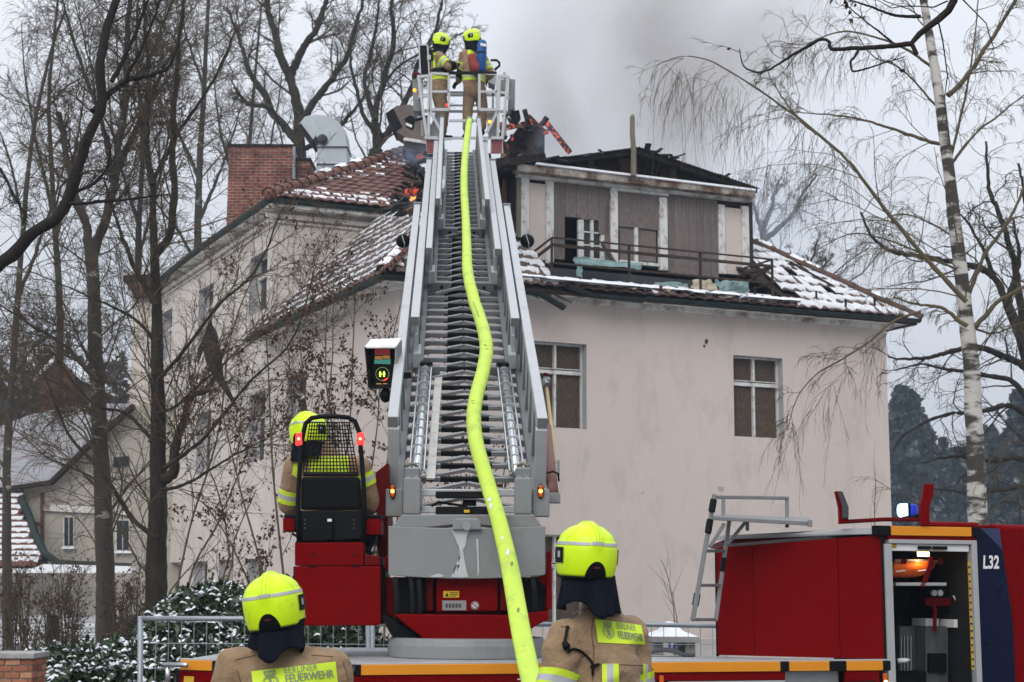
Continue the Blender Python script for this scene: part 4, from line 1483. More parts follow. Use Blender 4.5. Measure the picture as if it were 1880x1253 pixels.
if rp_n.y > 0: rp_n = -rp_n
for s0, s1 in ((0.02, .268), (.27, .775), (.777, 1.0)):
    rear('rear_panel', s0, s1, DECK + .01, ZR - .055, M_RED)
rear('roof_trim', .03, 1.0, ZR - .053, ZR + .004, M_LGREY, 0.02, .06)
rear('rubber_edge', 0.0, .019, DECK, ZR - .05, M_BLK, 0.01)
rear('rubber_edge', 1.0, 1.012, DECK, ZR - .06, M_BLK, 0.0)
# side opening beside the cab
def cside(name, x0, x1, z0, z1, m, out=0.0, th=0.03, parent=b_, bevel=0.003):
    s0, s1 = side_s(x0), side_s(x1)
    return side(name, B_, D_, z0, z1, m, out, th, bevel, s0, s1, parent)


def zside(px, py):
    p = B_ + (D_ - B_) * side_s(px)
    d = ray(px, py); t = p.y / d.y
    return CAM.z + d.z * t


cside('corner_joint', 1611, 1639, ZR - .06, ZR + .006, M_BLK, 0.02, .06)
cside('orange_strip', 1640, 1789, ZR - .06, ZR + .004, M_ORANGE, 0.018, .06)
cside('corner_joint', 1790, 1806, ZR - .06, ZR + .006, M_BLK, 0.02, .06)
cside('lintel_panel', 1634, 1797, zside(1700, 992), ZR - .062, M_RED, 0.006)
cside('shutter_frame', 1636, 1799, zside(1700, 999), zside(1700, 991.5), M_LGREY, 0.012, .06)
cside('shutter_frame', 1628, 1641, 0.6, zside(1634, 999), M_LGREY, 0.012, .07)
cside('shutter_frame', 1789, 1799, 0.6, zside(1794, 999), M_LGREY, 0.012, .07)
sh = cside('roller_shutter', 1643, 1787, zside(1715, 1012.5), zside(1715, 999.5), M_WHITEP, -0.01, .03)
cside('shutter_handle', 1690, 1714, zside(1702, 1009), zside(1702, 1003), M_BLK, 0.02, .02)
cside('shutter_handle', 1717, 1743, zside(1730, 1009.5), zside(1730, 1003.5), M_BLK, 0.02, .02)
cside('number_tag', 1643, 1652, zside(1648, 1006), zside(1648, 999), M_YEL, -0.004, .01)
p = B_ + (D_ - B_) * side_s(1643.5) - TN * .02 + Zv * zside(1648, 1005.3)
put_text('02', p, TX, Zv, 0.026, 0.022).build('lettering', M_BLK, b_)
# locker interior
s0, s1 = side_s(1641), side_s(1789)
LA, LB = B_ + (D_ - B_) * s0, B_ + (D_ - B_) * s1
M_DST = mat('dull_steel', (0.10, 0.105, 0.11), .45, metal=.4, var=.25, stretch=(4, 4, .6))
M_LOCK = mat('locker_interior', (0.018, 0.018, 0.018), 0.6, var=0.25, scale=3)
def locker(x0, x1, y0, y1, m, name, depth0, depth, parent=b_, bevel=.003):
    """box inside the locker: photograph outline, set back depth0 from the side"""
    a0 = B_ + TN * depth0; a1 = D_ + TN * depth0
    n_ = TN
    q = [on_plane(x, y, a0, n_) for x, y in ((x0, y1), (x1, y1), (x1, y0), (x0, y0))]
    return MB().prism(q, TN * depth).build(name, m, parent, bevel=bevel)


dp = 0.85
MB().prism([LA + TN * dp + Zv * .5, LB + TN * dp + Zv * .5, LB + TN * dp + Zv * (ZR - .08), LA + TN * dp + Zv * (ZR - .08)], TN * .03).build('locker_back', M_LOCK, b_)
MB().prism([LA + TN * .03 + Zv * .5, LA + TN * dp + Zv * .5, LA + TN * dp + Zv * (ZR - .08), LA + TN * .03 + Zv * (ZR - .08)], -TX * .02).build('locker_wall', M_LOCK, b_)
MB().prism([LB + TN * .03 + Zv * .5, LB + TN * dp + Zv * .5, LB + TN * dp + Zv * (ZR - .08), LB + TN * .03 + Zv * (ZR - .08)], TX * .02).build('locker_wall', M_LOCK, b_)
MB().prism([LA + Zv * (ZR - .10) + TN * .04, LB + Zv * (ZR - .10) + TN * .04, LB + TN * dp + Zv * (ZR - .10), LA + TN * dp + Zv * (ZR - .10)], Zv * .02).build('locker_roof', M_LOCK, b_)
locker(1645, 1738, 1070, 1076, M_LGREY, 'shelf', .12, .5)
locker(1706, 1744, 1076, 1118, M_BLK, 'device', .30, .2)
for x in (1713, 1724):
    q = on_plane(x, 1089, B_ + TN * .29, TN)
    MB().tube([q, q + TN * -.02], [.022, .022], 14).build('gauge', M_WHITEP, b_)
locker(1700, 1746, 1098, 1113, M_REDD, 'red_strap', .26, .03)
locker(1715, 1720, 1113, 1160, M_REDD, 'red_strap', .24, .02)
locker(1652, 1690, 1150, 1300, M_DST, 'pipe_casing', .45, .25)
locker(1700, 1741, 1150, 1300, M_DST, 'steel_container', .3, .3)
locker(1706, 1738, 1200, 1235, M_BLK, 'black_bracket', .27, .03)
locker(1700, 1724, 1136, 1150, M_LGREY, 'bracket', .3, .2)
locker(1752, 1780, 1138, 1153, M_WHITEP, 'bracket', .2, .2)
for k in range(4):
    locker(1654 + 6 * k, 1656 + 6 * k, 1168, 1253, M_STEEL, 'rod', .35, .03)
q = [on_plane(x, y, B_ + TN * .2, TN) for x, y in ((1648, 1214), (1662, 1213), (1670, 1212))]
MB().tube(q, [.018, .018, .008], 8).build('white_bottle', M_WHITEP, b_, smooth=True)
for pts in (((1750, 1094), (1760, 1112), (1778, 1120)), ((1756, 1138), (1764, 1126), (1780, 1122)), ((1760, 1138), (1770, 1128), (1782, 1136))):
    MB().tube([on_plane(x, y, B_ + TN * .22, TN) for x, y in pts], .006, 6).build('cable', M_WHITEP, b_)
q = [on_plane(x, y, B_ + TN * .3, TN) for x, y in ((1740, 1090), (1752, 1108), (1762, 1140))]
MB().prism(q + [on_plane(1748, 1140, B_ + TN * .3, TN)], TN * .03).build('red_bracket', M_REDD, b_)
# yellow perforated rail
yr = [on_plane(x, y, B_ + TN * .012, TN) for x, y in ((1778, 1032), (1781, 1032), (1789, 1230), (1785, 1230))]
MB().prism(yr, TN * .01).build('yellow_rail', M_YEL, b_)
for k in range(15):
    y = 1040 + 13 * k; x = 1779.5 + (y - 1032) * .037
    locker(x - 1.6, x + 1.6, y, y + 3, M_BLK, 'rail_mark', .007, .004, bevel=0)
# lit locker lamp
q = on_plane(1695, 1018, B_ + TN * .1, TN)
MB().box(q, (.075, .03, .03), (TX, TN, Zv)).build('locker_lamp', emat('locker_lamp_light', (1.0, 0.62, 0.30), 14), b_)
lp = bpy.data.lights.new('locker_lamp_glow', 'POINT'); lp.energy = 0.9; lp.color = (1, .55, .25); lp.shadow_soft_size = .04
lo = bpy.data.objects.new('locker_lamp_glow', lp); lo.location = q + TN * .06 - Zv * .05; col.objects.link(lo)
# orange rescue stretcher in the locker
st = empty('rescue_stretcher', on_plane(1690, 1068, B_ + TN * .3, TN), 'orange basket stretcher strapped on the locker shelf', 'stretcher')
M_OR = mat('orange_plastic', (0.75, 0.16, 0.02), 0.4, var=0.06)
vs = []
nu_, nv_ = 24, 9
q0 = on_plane(1643, 1040, B_ + TN * .16, TN); q1 = on_plane(1733, 1040, B_ + TN * .16, TN)
hgt = 0.11
for j in range(nv_):
    t = j / (nv_ - 1)
    ang = t * math.pi
    for i in range(nu_):
        s = i / (nu_ - 1)
        prof = (1 - max(0, (s - .55) / .45) ** 2.4) ** .5 if s > .55 else 1
        x = q0 + (q1 - q0) * s
        vs.append(x + TN * (.24 - .22 * math.cos(ang) * (.4 + .6 * prof)) + Zv * (.035 - hgt * (math.sin(ang) ** .7) * prof))
m_ = MB().grid(vs, nu_, nv_)
so = m_.build('basket_shell', M_OR, st, smooth=True)
sm = so.modifiers.new('thickness', 'SOLIDIFY'); sm.thickness = .006
MB().tube([q0 + Zv * .04, q0 + (q1 - q0) * .5 + Zv * .04, q1 + Zv * .035 + TN * .1], .009, 8).build('rim', M_LGREY, st)
MB().prism([on_plane(x, y, B_ + TN * .12, TN) for x, y in ((1706, 1022), (1714, 1022), (1713, 1040), (1698, 1078), (1689, 1078), (1704, 1040))], TN * .008).build('strap', M_REDD, st)
for pts in (((1645, 1050), (1662, 1048)), ((1685, 1049), (1700, 1047))):
    MB().tube([on_plane(x, y, B_ + TN * .13, TN) for x, y in pts], .005, 6).build('handle', M_WHITEP, st)
for x in (1661, 1728):
    MB().prism([on_plane(a, b, B_ + TN * .13, TN) for a, b in ((x - 5, 1024), (x + 5, 1028), (x + 2, 1036), (x - 6, 1036))], TN * .01).build('buckle', M_REDD, st)

# blue side panel, lettering, cab
bl = MB()
zt2 = ZR + .0
p0 = B_ + (D_ - B_) * side_s(1800); p1 = B_ + (D_ - B_) * side_s(1846); p2 = B_ + (D_ - B_) * side_s(1863)
bl.prism([p0 + Zv * .6, p2 + Zv * .6, p2 + Zv * 1.5, p1 + Zv * zt2, p0 + Zv * zt2], TN * .04).build('blue_side_panel', M_BLUE, truck, bevel=.006)
p = B_ + (D_ - B_) * side_s(1811) - TN * .006 + Zv * zside(1828, 1045)
M_LET = mat('white_lettering', (0.72, 0.72, 0.74), 0.5, var=0.02)
put_text('L32', p, TX, Zv, 0.128, 0.095, 0.12, 0.03).build('lettering', M_LET, truck)
# lighter blue triangle in the upper corner of the side panel
q0 = B_ + (D_ - B_) * side_s(1812) - TN * .004; q1 = B_ + (D_ - B_) * side_s(1845) - TN * .004; q2 = B_ + (D_ - B_) * side_s(1848.5) - TN * .004
MB().prism([q0 + Zv * zside(1812, 972), q1 + Zv * zside(1845, 972), q2 + Zv * zside(1848, 1010)], TN * .003).build('lighter_corner', mat('lighter_blue', (0.035, 0.045, 0.11), .3, var=.05), truck)
dk = MB().tube([B_ + (D_ - B_) * side_s(1815) - TN * .004 + Zv * zside(1815, 1182), B_ + (D_ - B_) * side_s(1815) + Zv * zside(1815, 1182)], .012, 10).build('lock', M_BLK, truck)
cab = MB()
c0 = B_ + (D_ - B_) * side_s(1848)
prof = [(0.02, 0.6), (0.06, 1.5), (-.02, 2.10), (-.06, 2.17), (0.6, 2.16), (1.9, 2.12), (2.15, 1.4), (2.2, .6)]
cab.prism([c0 + TX * x + TN * .02 + Zv * z for x, z in prof], TN * 2.3)
cab.build('cab', M_RED, truck, bevel=.05, seg=4)
MB().prism([c0 + TX * 1.0 + TN * .0 + Zv * 1.35, c0 + TX * 1.85 + Zv * 1.35, c0 + TX * 1.75 + Zv * 2.0, c0 + TX * 1.0 + Zv * 2.0], TN * .03).build('cab_window', M_GLASSD, truck)
# roof over the body and the cab back
MB().prism([D_ + Zv * (ZR - .03) + TN * .04, c0 + Zv * (ZR - .03) + TN * .04, c0 + TN * 2.2 + Zv * (ZR - .03), E_ + TX * .5 + TN * 1.3 + Zv * (zE - .03), E_ + TX * .06 + TN * .02 + Zv * (zE - .03)], Zv * .03).build('body_roof', M_REDD, truck)
MB().prism([fl(1690, 955, 11.35) + Zv * ZR, c0 + TN * .25 + Zv * ZR, c0 + TN * 1.9 + Zv * ZR, fl(1690, 955, 12.6) + Zv * ZR], Zv * .055).build('roof_hatch', M_RED, truck, bevel=.03)
# brackets and blue light on the roof
def rbr(pts, Y, m, name, dep=.09):
    return MB().prism([P(x, y, Y) for x, y in pts], Vector((.01, dep, 0))).build(name, m, truck, bevel=.006)


rbr([(1533, 902), (1545, 902), (1557, 932), (1558, 960), (1541, 962), (1540, 932)], 11.0, M_RED, 'roof_bracket')
rbr([(1537, 902.5), (1546, 902.5), (1557, 931), (1557, 952), (1546, 952), (1546, 932)], 10.97, M_FELT, 'bracket_pad', .02)
rbr([(1540, 955), (1625, 950), (1690, 951), (1690, 957), (1625, 957), (1541, 962)], 11.05, M_REDD, 'roof_bar')
rbr([(1697, 889), (1715, 888), (1714, 910), (1707, 928), (1707, 962), (1689, 963), (1690, 925), (1694, 910)], 11.0, M_RED, 'roof_bracket')
bc = empty('blue_beacon', P(1665, 952, 11.2), 'lit blue beacon on the truck roof', parent=truck)
MB().prism([P(x, y, 11.15) for x, y in ((1647, 928), (1652, 925), (1668, 924), (1669, 947), (1652, 950), (1647, 944))], Vector((0.02, .09, 0))).build('lit_lens', emat('beacon_light', (0.45, 0.78, 1.0), 2.6), bc, bevel=.015, seg=3)
MB().prism([P(x, y, 11.15) for x, y in ((1671, 925), (1681, 925.5), (1685, 931), (1684, 944), (1671, 948))], Vector((0.02, .09, 0))).build('dark_lens', emat('beacon_blue', (0.02, 0.05, 0.6), 0.5), bc, bevel=.012, seg=3)
MB().prism([P(x, y, 11.13) for x, y in ((1667, 924), (1671, 924), (1672, 948), (1686, 944), (1690, 953), (1655, 954), (1657, 949), (1668, 947))], Vector((0.02, .12, 0))).build('beacon_base', M_BLK, bc)

# folding access steps at the left of the body
acc = empty('access_ladder', P(1300, 1140, 11.3), 'grey access steps with black grip sleeves', parent=truck)
M_GRIP = M_RUB
M_GREYT = mat('grey_step_tube', (0.23, 0.235, 0.24), .5, metal=.3, var=.12)
def arod(a, b, w=.028, m=M_GREYT, name='rail', Y0=11.2, Y1=11.2, h=None):
    return MB().bar(P(*a, Y0), P(*b, Y1), w, h or w).build(name, m, acc, bevel=.004)


arod((1312, 908), (1272, 1138), name='stringer', Y0=11.0, Y1=10.95)
arod((1340, 947), (1314, 1140), name='stringer', Y0=11.35, Y1=11.35)
for t0, t1 in ((.04, .14), (.20, .31), (.79, .89)):
    a = Vector((1312, 908)).lerp(Vector((1272, 1138)), t0); b = Vector((1312, 908)).lerp(Vector((1272, 1138)), t1)
    arod(a, b, .036, M_GRIP, 'grip', 10.985, 10.965)
a = Vector((1340, 947)).lerp(Vector((1314, 1140)), .40); b = Vector((1340, 947)).lerp(Vector((1314, 1140)), .53)
arod(a, b, .036, M_GRIP, 'grip', 11.34, 11.34)
for y, x0, x1 in ((1012, 1293, 1330), (1075, 1283, 1322), (1138, 1271, 1313)):
    arod((x0, y), (x1, y), .022, name='rung', Y0=10.97, Y1=11.35)
arod((1311, 913), (1446, 915), .025, name='handrail', Y0=11.0, Y1=11.5)
arod((1445, 912), (1445, 969), .025, name='post', Y0=11.5, Y1=11.5)
arod((1328, 914), (1328, 948), .025, name='post', Y0=11.35, Y1=11.35)
MB().hexa([P(1303, 955, 10.98), P(1489, 966, 11.2), P(1487, 958, 11.6), P(1320, 950, 11.4), P(1303, 948, 10.98), P(1489, 958, 11.2), P(1487, 951, 11.6), P(1320, 945, 11.4)]).build('platform', M_GREYT, acc, bevel=.004)
arod((1487, 955), (1487, 968), .03, name='foot', Y0=11.2, Y1=11.2)
arod((1303, 1005), (1330, 962), .022, name='brace', Y0=11.0, Y1=11.05)
arod((1335, 1000), (1372, 955), .024, name='brace', Y0=11.3, Y1=11.3)
arod((1372, 950), (1372, 975), .024, name='brace', Y0=11.3, Y1=11.3)

# ------------------------------------------------------------------ turntable
tt = empty('turntable', P(857, 1215, 11.3), parent=truck)
TC = fl(857, 1190, 11.32)
MB().tube([TC + Zv * DECK, TC + Zv * 1.31, TC + Zv * 1.36], [.555, .555, .54], 48).build('slewing_ring', M_GREYP, tt, bevel=.01)
def tb(pts, Y, dep, m, name, bevel=.008, label=None, parent=tt):
    return MB().prism([P(x, y, Y) for x, y in pts], Vector((0, dep, 0))).build(name, m, parent, bevel=bevel, label=label)


# hull with sloping lower corners
tb([(702, 1122), (706, 1060), (1006, 1060), (1008, 1138), (990, 1146), (932, 1180), (788, 1180)], 11.25, 1.2, M_RED, 'hull')
tb([(722, 1128), (745, 1128), (935, 1130), (1008, 1122), (1008, 1138), (990, 1146), (932, 1181), (788, 1181)], 10.97, .27, M_RED, 'hull_apron')
tb([(697, 1130), (710, 1130), (790, 1182), (760, 1182), (720, 1170)], 11.1, .4, M_BLK, 'skirt')
tb([(722, 1060), (800, 1060), (800, 1124), (722, 1128)], 11.22, .02, M_BLK, 'dark_recess')
tb([(915, 1060), (1000, 1060), (1000, 1126), (915, 1126)], 11.22, .02, M_BLK, 'dark_recess')
tb([(801, 1058), (914, 1058), (914, 1122), (801, 1124)], 11.10, .1, M_RED, 'service_cover')
tb([(782, 1058), (795, 1058), (795, 1122), (782, 1122)], 11.12, .1, M_REDD, 'rib')
tb([(918, 1058), (930, 1058), (930, 1122), (918, 1122)], 11.12, .1, M_REDD, 'rib')
tb([(1003, 1015), (1012, 1010), (1014, 1118), (1003, 1122)], 11.15, .5, M_RED, 'side_plate')
tb([(985, 1062), (1003, 1050), (1003, 1080)], 11.15, .5, M_RED, 'side_gusset')
tb([(689, 868), (712, 850), (712, 1045), (700, 1040), (692, 1000)], 11.5, .5, M_REDD, 'side_plate')
tb([(707, 1020), (712, 1022), (714, 1050), (706, 1045)], 11.2, .2, M_RED, 'side_gusset')
for k, (x, w) in enumerate(((728, 11), (757, 10), (771, 10), (981, 10), (941, 8))):   # black hydraulic hoses
    pts = [P(x - 3, 1062, 11.05), P(x, 1085, 11.0), P(x + 1, 1115, 11.0), P(x, 1132, 11.02), P(x + 4, 1142, 11.12)]
    MB().tube(pts, w / 2900 * 11 * .5, 10).build('hydraulic_hose', M_RUB, tt, smooth=True)
sk = tb([(814, 1085.5), (843, 1085.5), (843, 1097.5), (814, 1097.5)], 11.092, .006, M_YEL, 'warning_sticker', 0)
tb([(817, 1095.5), (820.5, 1088), (824, 1095.5)], 11.09, .002, M_BLK, 'warning_triangle', 0)
for k in range(3):
    tb([(826, 1088 + 3 * k), (841 - 3 * (k == 2), 1088 + 3 * k), (841 - 3 * (k == 2), 1089.2 + 3 * k), (826, 1089.2 + 3 * k)], 11.09, .002, M_BLK, 'print_line', 0)
tb([(812, 1103), (856, 1103), (856, 1121), (812, 1121)], 11.092, .006, mat('number_plate', (0.26, 0.26, 0.27), .5, var=.15, scale=20), 'number_plate', .001)
for k in range(5):
    x = 818 + 6 * k
    tb([(x, 1108.5), (x + 4.4, 1108.5), (x + 4.4, 1116), (x, 1116)], 11.09, .002, mat('blurred_print', (0.07, 0.07, 0.075), .7, var=.4, scale=30), 'print_mark', 0)
c = P(872, 1112, 11.09)
MB().tube([c, c + Yv * .006], [.027, .027], 24).build('round_sign', M_WHITEP, tt)
rg = MB(); n = 28
rg.grid([c - Yv * .001 + (Xv * math.cos(2 * math.pi * i / n) + Zv * math.sin(2 * math.pi * i / n)) * r for r in (.019, .0245) for i in range(n)], n, 2, True)
rg.bar(c + Vector((-.015, -.0015, .015)), c + Vector((.015, -.0015, -.015)), .002, .006)
rg.bar(c + Vector((-.008, -.001, -.010)), c + Vector((.010, -.001, .008)), .001, .004)
rg.build('sign_ring', M_REDD, tt)
# counterweight plate, gently bowed, with a notch at the top
vs = []
n = 24
for j in range(2):
    for i in range(n + 1):
        t = i / n; u = 2 * t - 1
        x = 713 + (1001 - 713) * t
        y = (966 + 4 * (1 - u * u)) if j == 0 else (1056 + 7 * (1 - u * u))
        p = P(x, y, 11.03 - .03 * (1 - u * u)); vs.append(p)
N1 = n + 1
bk = [v + Vector((0, .16, 0)) for v in vs]
allv = vs + bk
fs = []
for i in range(n):
    a, b = i, i + 1
    fs += [(N1 + a, N1 + b, b, a), (2 * N1 + a, 2 * N1 + b, 3 * N1 + b, 3 * N1 + a), (a, b, 2 * N1 + b, 2 * N1 + a), (N1 + a, 3 * N1 + a, 3 * N1 + b, N1 + b)]
fs += [(0, 2 * N1, 3 * N1, N1), (n, N1 + n, 3 * N1 + n, 2 * N1 + n)]
MB().add(allv, fs).build('counterweight', M_GREYP, tt, bevel=.006)
sm_ = mat('dried_stain', (0.46, 0.48, 0.50), 0.6, var=0.15, scale=10)
rnd = random.Random(8)
def stain(pts):
    vs = [P(x, y, 10.998 + .0 * x) - Vector((0, .004, 0)) for x, y in pts]
    c = sum(vs, Vector()) / len(vs)
    return MB().add([c] + vs, [(0, i + 1, (i + 1) % len(vs) + 1) for i in range(len(vs))]).build('stain', sm_, tt)


stain([(829, 973), (842, 974), (863, 973), (857, 985), (856, 1000), (850, 1010), (853, 1030), (857, 1050), (860, 1060), (846, 1061), (828, 1060), (842, 1048), (845, 1030), (843, 1005), (838, 990), (832, 982)])
stain([(790, 1058), (806, 1053), (815, 1057), (813, 1060), (792, 1060)])
stain([(874, 990), (878, 990), (880, 1050), (877, 1060), (876, 1020)])
tb([(832, 960), (836, 952), (878, 952), (882, 960), (884, 973), (830, 973)], 10.96, .1, M_GREYP, 'lug')
c = P(857, 966, 10.95); MB().tube([c, c + Yv * .03], [.03, .03], 18).build('pin', M_STEEL, tt)
tb([(738, 945), (980, 945), (996, 968), (940, 970), (857, 962), (775, 970), (720, 968)], 11.2, .4, M_GREYP, 'cradle')
# seat console
tb([(541, 1041), (545, 1040), (698, 1040), (699, 1146), (690, 1149), (545, 1149)], 11.05, .6, M_RED, 'console')
tb([(541, 997), (667, 996), (667, 1039), (545, 1039), (541, 1039)], 11.05, .55, M_RED, 'console_door')
tb([(669, 1018), (698, 1022), (698, 1039), (669, 1039)], 11.06, .5, M_REDD, 'console_top')
tb([(538, 1040), (544, 1040), (545, 1148), (540, 1144)], 11.08, .5, M_REDD, 'console_side')
for x in (575, 651):
    c = P(x, 1019, 11.045); MB().tube([c, c + Yv * .02], [.011, .011], 12).build('door_lock', M_BLK, tt)
for x in (573, 651):
    tb([(x - 6, 1037), (x + 6, 1037), (x + 6, 1040), (x - 6, 1040)], 11.03, .03, M_BLK, 'hinge', .001)
tb([(699, 1040), (708, 1042), (708, 1140), (699, 1148)], 11.2, .4, M_BLK, 'console_edge')
# operator seat, seen from behind
seat = empty('operator_seat', P(607, 995, 11.3), 'black operator seat with mesh headrest screen', parent=truck)
YS = 11.12
outer = [(549, 994), (546, 960), (548, 900), (551, 850), (555, 805), (561, 778), (572, 768), (590, 765), (620, 765), (640, 767), (652, 774), (659, 792), (663, 830), (667, 880), (669, 930), (668, 994)]
MB().tube([P(x, y, YS) for x, y in outer], .017, 10).build('seat_frame', M_BLK, seat, smooth=True)
def sb_(pts, Y, dep, m, name, bevel=.01):
    return MB().prism([P(x, y, Y) for x, y in pts], Vector((0, dep, 0))).build(name, m, seat, bevel=bevel)


# perforated screen: real bars
scr = MB()
def lerp2(a, b, t): return (a[0] + (b[0] - a[0]) * t, a[1] + (b[1] - a[1]) * t)
TL_, TR_, BR_, BL_ = (569, 776), (641, 776), (657, 868), (556, 868)
for i in range(17):
    t = i / 16; a, b = lerp2(TL_, TR_, t), lerp2(BL_, BR_, t)
    scr.bar(P(*a, YS + .02), P(*b, YS + .02), .0075, .006, Yv)
for j in range(15):
    t = j / 14; a, b = lerp2(TL_, BL_, t), lerp2(TR_, BR_, t)
    scr.bar(P(*a, YS + .023), P(*b, YS + .023), .0075, .006, Yv)
scr.build('mesh_screen', M_BLK, seat)
sb_([(556, 868), (657, 868), (659, 875), (555, 875)], YS + .01, .03, M_BLK, 'screen_bar')
sb_([(553, 876), (660, 876), (664, 936), (551, 936)], YS + .0, .07, M_BLKP, 'backrest', .02)
sb_([(549, 938), (667, 938), (667, 990), (549, 996)], YS + .02, .10, M_BLK, 'seat_back_shell')
sb_([(600, 950), (610, 950), (610, 990), (600, 990)], YS - .02, .03, M_BLK, 'latch_bar', .003)
sb_([(601, 953), (609, 953), (609, 958), (601, 958)], YS - .025, .01, M_WHITEP, 'latch_mark', .001)
sb_([(548, 985), (668, 985), (690, 960), (690, 1000), (540, 1000)], YS + .15, .5, M_BLK, 'seat_base')
for x in (560, 650):
    for y in (955, 962, 970):
        c = P(x, y, YS + .018); MB().sphere(c, .004, 8, 6).build('rivet', M_STEEL, seat)
sb_([(519, 950), (541, 950), (541, 976), (519, 976)], YS + .05, .25, M_RED, 'armrest_box')
sb_([(668, 951), (699, 952), (699, 982), (668, 983)], YS + .05, .3, M_RED, 'armrest_box')
sb_([(521, 944), (545, 944), (545, 951), (521, 951)], YS + .04, .35, M_BLK, 'armrest')
sb_([(667, 945), (700, 945), (700, 952), (667, 952)], YS + .04, .35, M_BLK, 'armrest')
MB().tube([P(536, 980, 11.2), P(545, 985, 11.2), P(556, 983, 11.2)], .009, 8).build('cable', M_BLK, seat)
MB().tube([P(672, 985, 11.2), P(684, 996, 11.25), P(676, 1012, 11.2), P(684, 1018, 11.2)], .02, 8).build('cable', M_BLK, seat)
for x, sgn in ((548, 1), (661, -1)):
    l = MB().prism([P(a, b, YS - .02) for a, b in ((x - 5, 795), (x + 6, 794), (x + 7, 817), (x - 6, 818))], Vector((0, .05, 0))).build('tail_lamp', E_RED, seat, bevel=.006)
    MB().sphere(P(x + .5, 806, YS - .022), .011, 10, 8).build('bulb', E_REDC, l)

# ------------------------------------------------------------------ ladder
LD = ray(833, -200).normalized()
LR = LD.cross(Zv).normalized()
LN = LR.cross(LD).normalized()
LO = P(857, 906, 11.75)
LAX = (LR, LD, LN)
def lp_(r, s, n): return LO + LR * r + LD * s + LN * n


UNIT = mesh_of(MB().box((0, 0, 0), (1, 1, 1)), M_ALUD, name='lattice_bar')
def ubar(name, a, b, w, h, parent, up=LN):
    a, b = Vector(a), Vector(b)
    x, z, d = frame_from(b - a, up)
    L = (b - a).length
    c = (a + b) / 2
    M = Matrix(((x.x * w, d.x * L, z.x * h, c.x), (x.y * w, d.y * L, z.y * h, c.y), (x.z * w, d.z * L, z.z * h, c.z), (0, 0, 0, 1)))
    return inst(name, UNIT, M, parent)


def lbox(name, r, s0, s1, n, w, h, m, parent, bevel=.006):
    c = lp_(r, (s0 + s1) / 2, n)
    return MB().box(c, (w, s1 - s0, h), LAX).build(name, m, parent, bevel=bevel)


def ladder_section(s0, s1, b, hs0, hs1, hn, W, rungs, label, lattice=.57, first=False, tw=.078):
    sec = empty('ladder_section', lp_(0, s0, b), label, parent=truck)
    rw = W / 2
    for sg in (-1, 1):
        # handrail: hollow box profile with an end plate at its lower end
        lbox('handrail', sg * (rw - tw / 2), hs0, hs1, hn, tw, .085, M_ALU, sec)
        lbox('handrail_end', sg * (rw - tw / 2), hs0 - .012, hs0 - .001, hn, tw * .96, .08, M_ALUD, sec, .002)
        lbox('handrail_end', sg * (rw - tw / 2), hs1 + .001, hs1 + .05, hn + .01, tw * 1.3, .10, M_ALUD, sec, .004)
        lbox('lower_chord', sg * (rw - .085), s0, s1, b, .06, .07, M_ALUD, sec)
        lbox('guide_strip', sg * (rw - .035), s0 + .1, s1 - .1, b + .02, .015, .05, M_ALUD, sec, .002)
        k = int((min(s1, hs1) - max(s0, hs0)) / lattice)
        st = max(s0, hs0) + .1
        for i in range(k):
            a, c_ = st + i * lattice, st + (i + 1) * lattice
            ubar('lattice_bar', lp_(sg * (rw - .06), a, b + .03), lp_(sg * (rw - .045), c_, hn - .04), .035, .03, sec, LR)
            ubar('lattice_bar', lp_(sg * (rw - .06), c_, b + .03), lp_(sg * (rw - .045), c_, hn - .04), .04, .035, sec, LR)
    half = rw - .11
    mb = MB()
    for x0, x1, h in ((-half, -half * .42, .034), (half * .42, half, .034)):
        mb.box((0.5 * (x0 + x1), 0, 0), (x1 - x0, .034, h))
    mb.cur = 1
    mb.box((0, 0, .0), (half * .84 - .002, .036, .036))
    rme = mesh_of(mb, [mat('rung_tube', (0.27, 0.28, 0.29), .45, metal=.3, var=.1), M_RUB], name='rung')
    mb = MB()
    for sg in (-1, 1):
        mb.bar((sg * half, -.125, -.035), (sg * .008, .085, -.012), .034, .026)
    cme = mesh_of(mb, mat('brace_aluminium', (0.30, 0.31, 0.32), .45, metal=.3, var=.1), name='chevron_brace')
    s = rungs[0]
    while s < rungs[1]:
        p = lp_(0, s, b)
        M = Matrix(((LR.x, LD.x, LN.x, p.x), (LR.y, LD.y, LN.y, p.y), (LR.z, LD.z, LN.z, p.z), (0, 0, 0, 1)))
        inst('rung', rme, M, sec)
        p = lp_(0, s - .135, b)
        M = M.copy(); M.translation = p
        inst('chevron_brace', cme, M, sec)
        s += .287
    if not first:
        for sg in (-1, 1):
            lbox('end_bracket', sg * (rw - .17), s0 - .03, s0 + .06, b + .0, .20, .10, M_ALUD, sec, .008)
            lbox('roller_housing', sg * (rw - .06), s0 - .02, s0 + .30, b + .10, .07, .14, M_ALU, sec, .008)
            lbox('bracket_plate', sg * (rw - .05), s0 + .05, s0 + .45, b + .22, .03, .22, M_ALU, sec, .004)
            c = lp_(sg * (rw - .17), s0 - .032, b)
            MB().tube([c, c - LD * .02], [.018, .018], 10).build('roller', M_BLK, sec)
    return sec


sec1 = ladder_section(-0.12, 8.15, 0.0, 0.07, 8.25, .53, 1.18, (0.0, 8.1), 'widest lowest ladder section with steel tubes', first=True)
sec2 = ladder_section(2.82, 11.4, .085, 2.85, 11.55, .545, .985, (2.9, 11.3), 'second ladder section')
sec3 = ladder_section(5.72, 13.0, .16, 5.48, 12.95, .60, .80, (5.8, 12.9), 'third ladder section', tw=.066)
sec4 = ladder_section(8.30, 14.6, .22, 7.40, 14.3, .77, .64, (8.4, 14.5), 'narrow top ladder section', tw=.058)
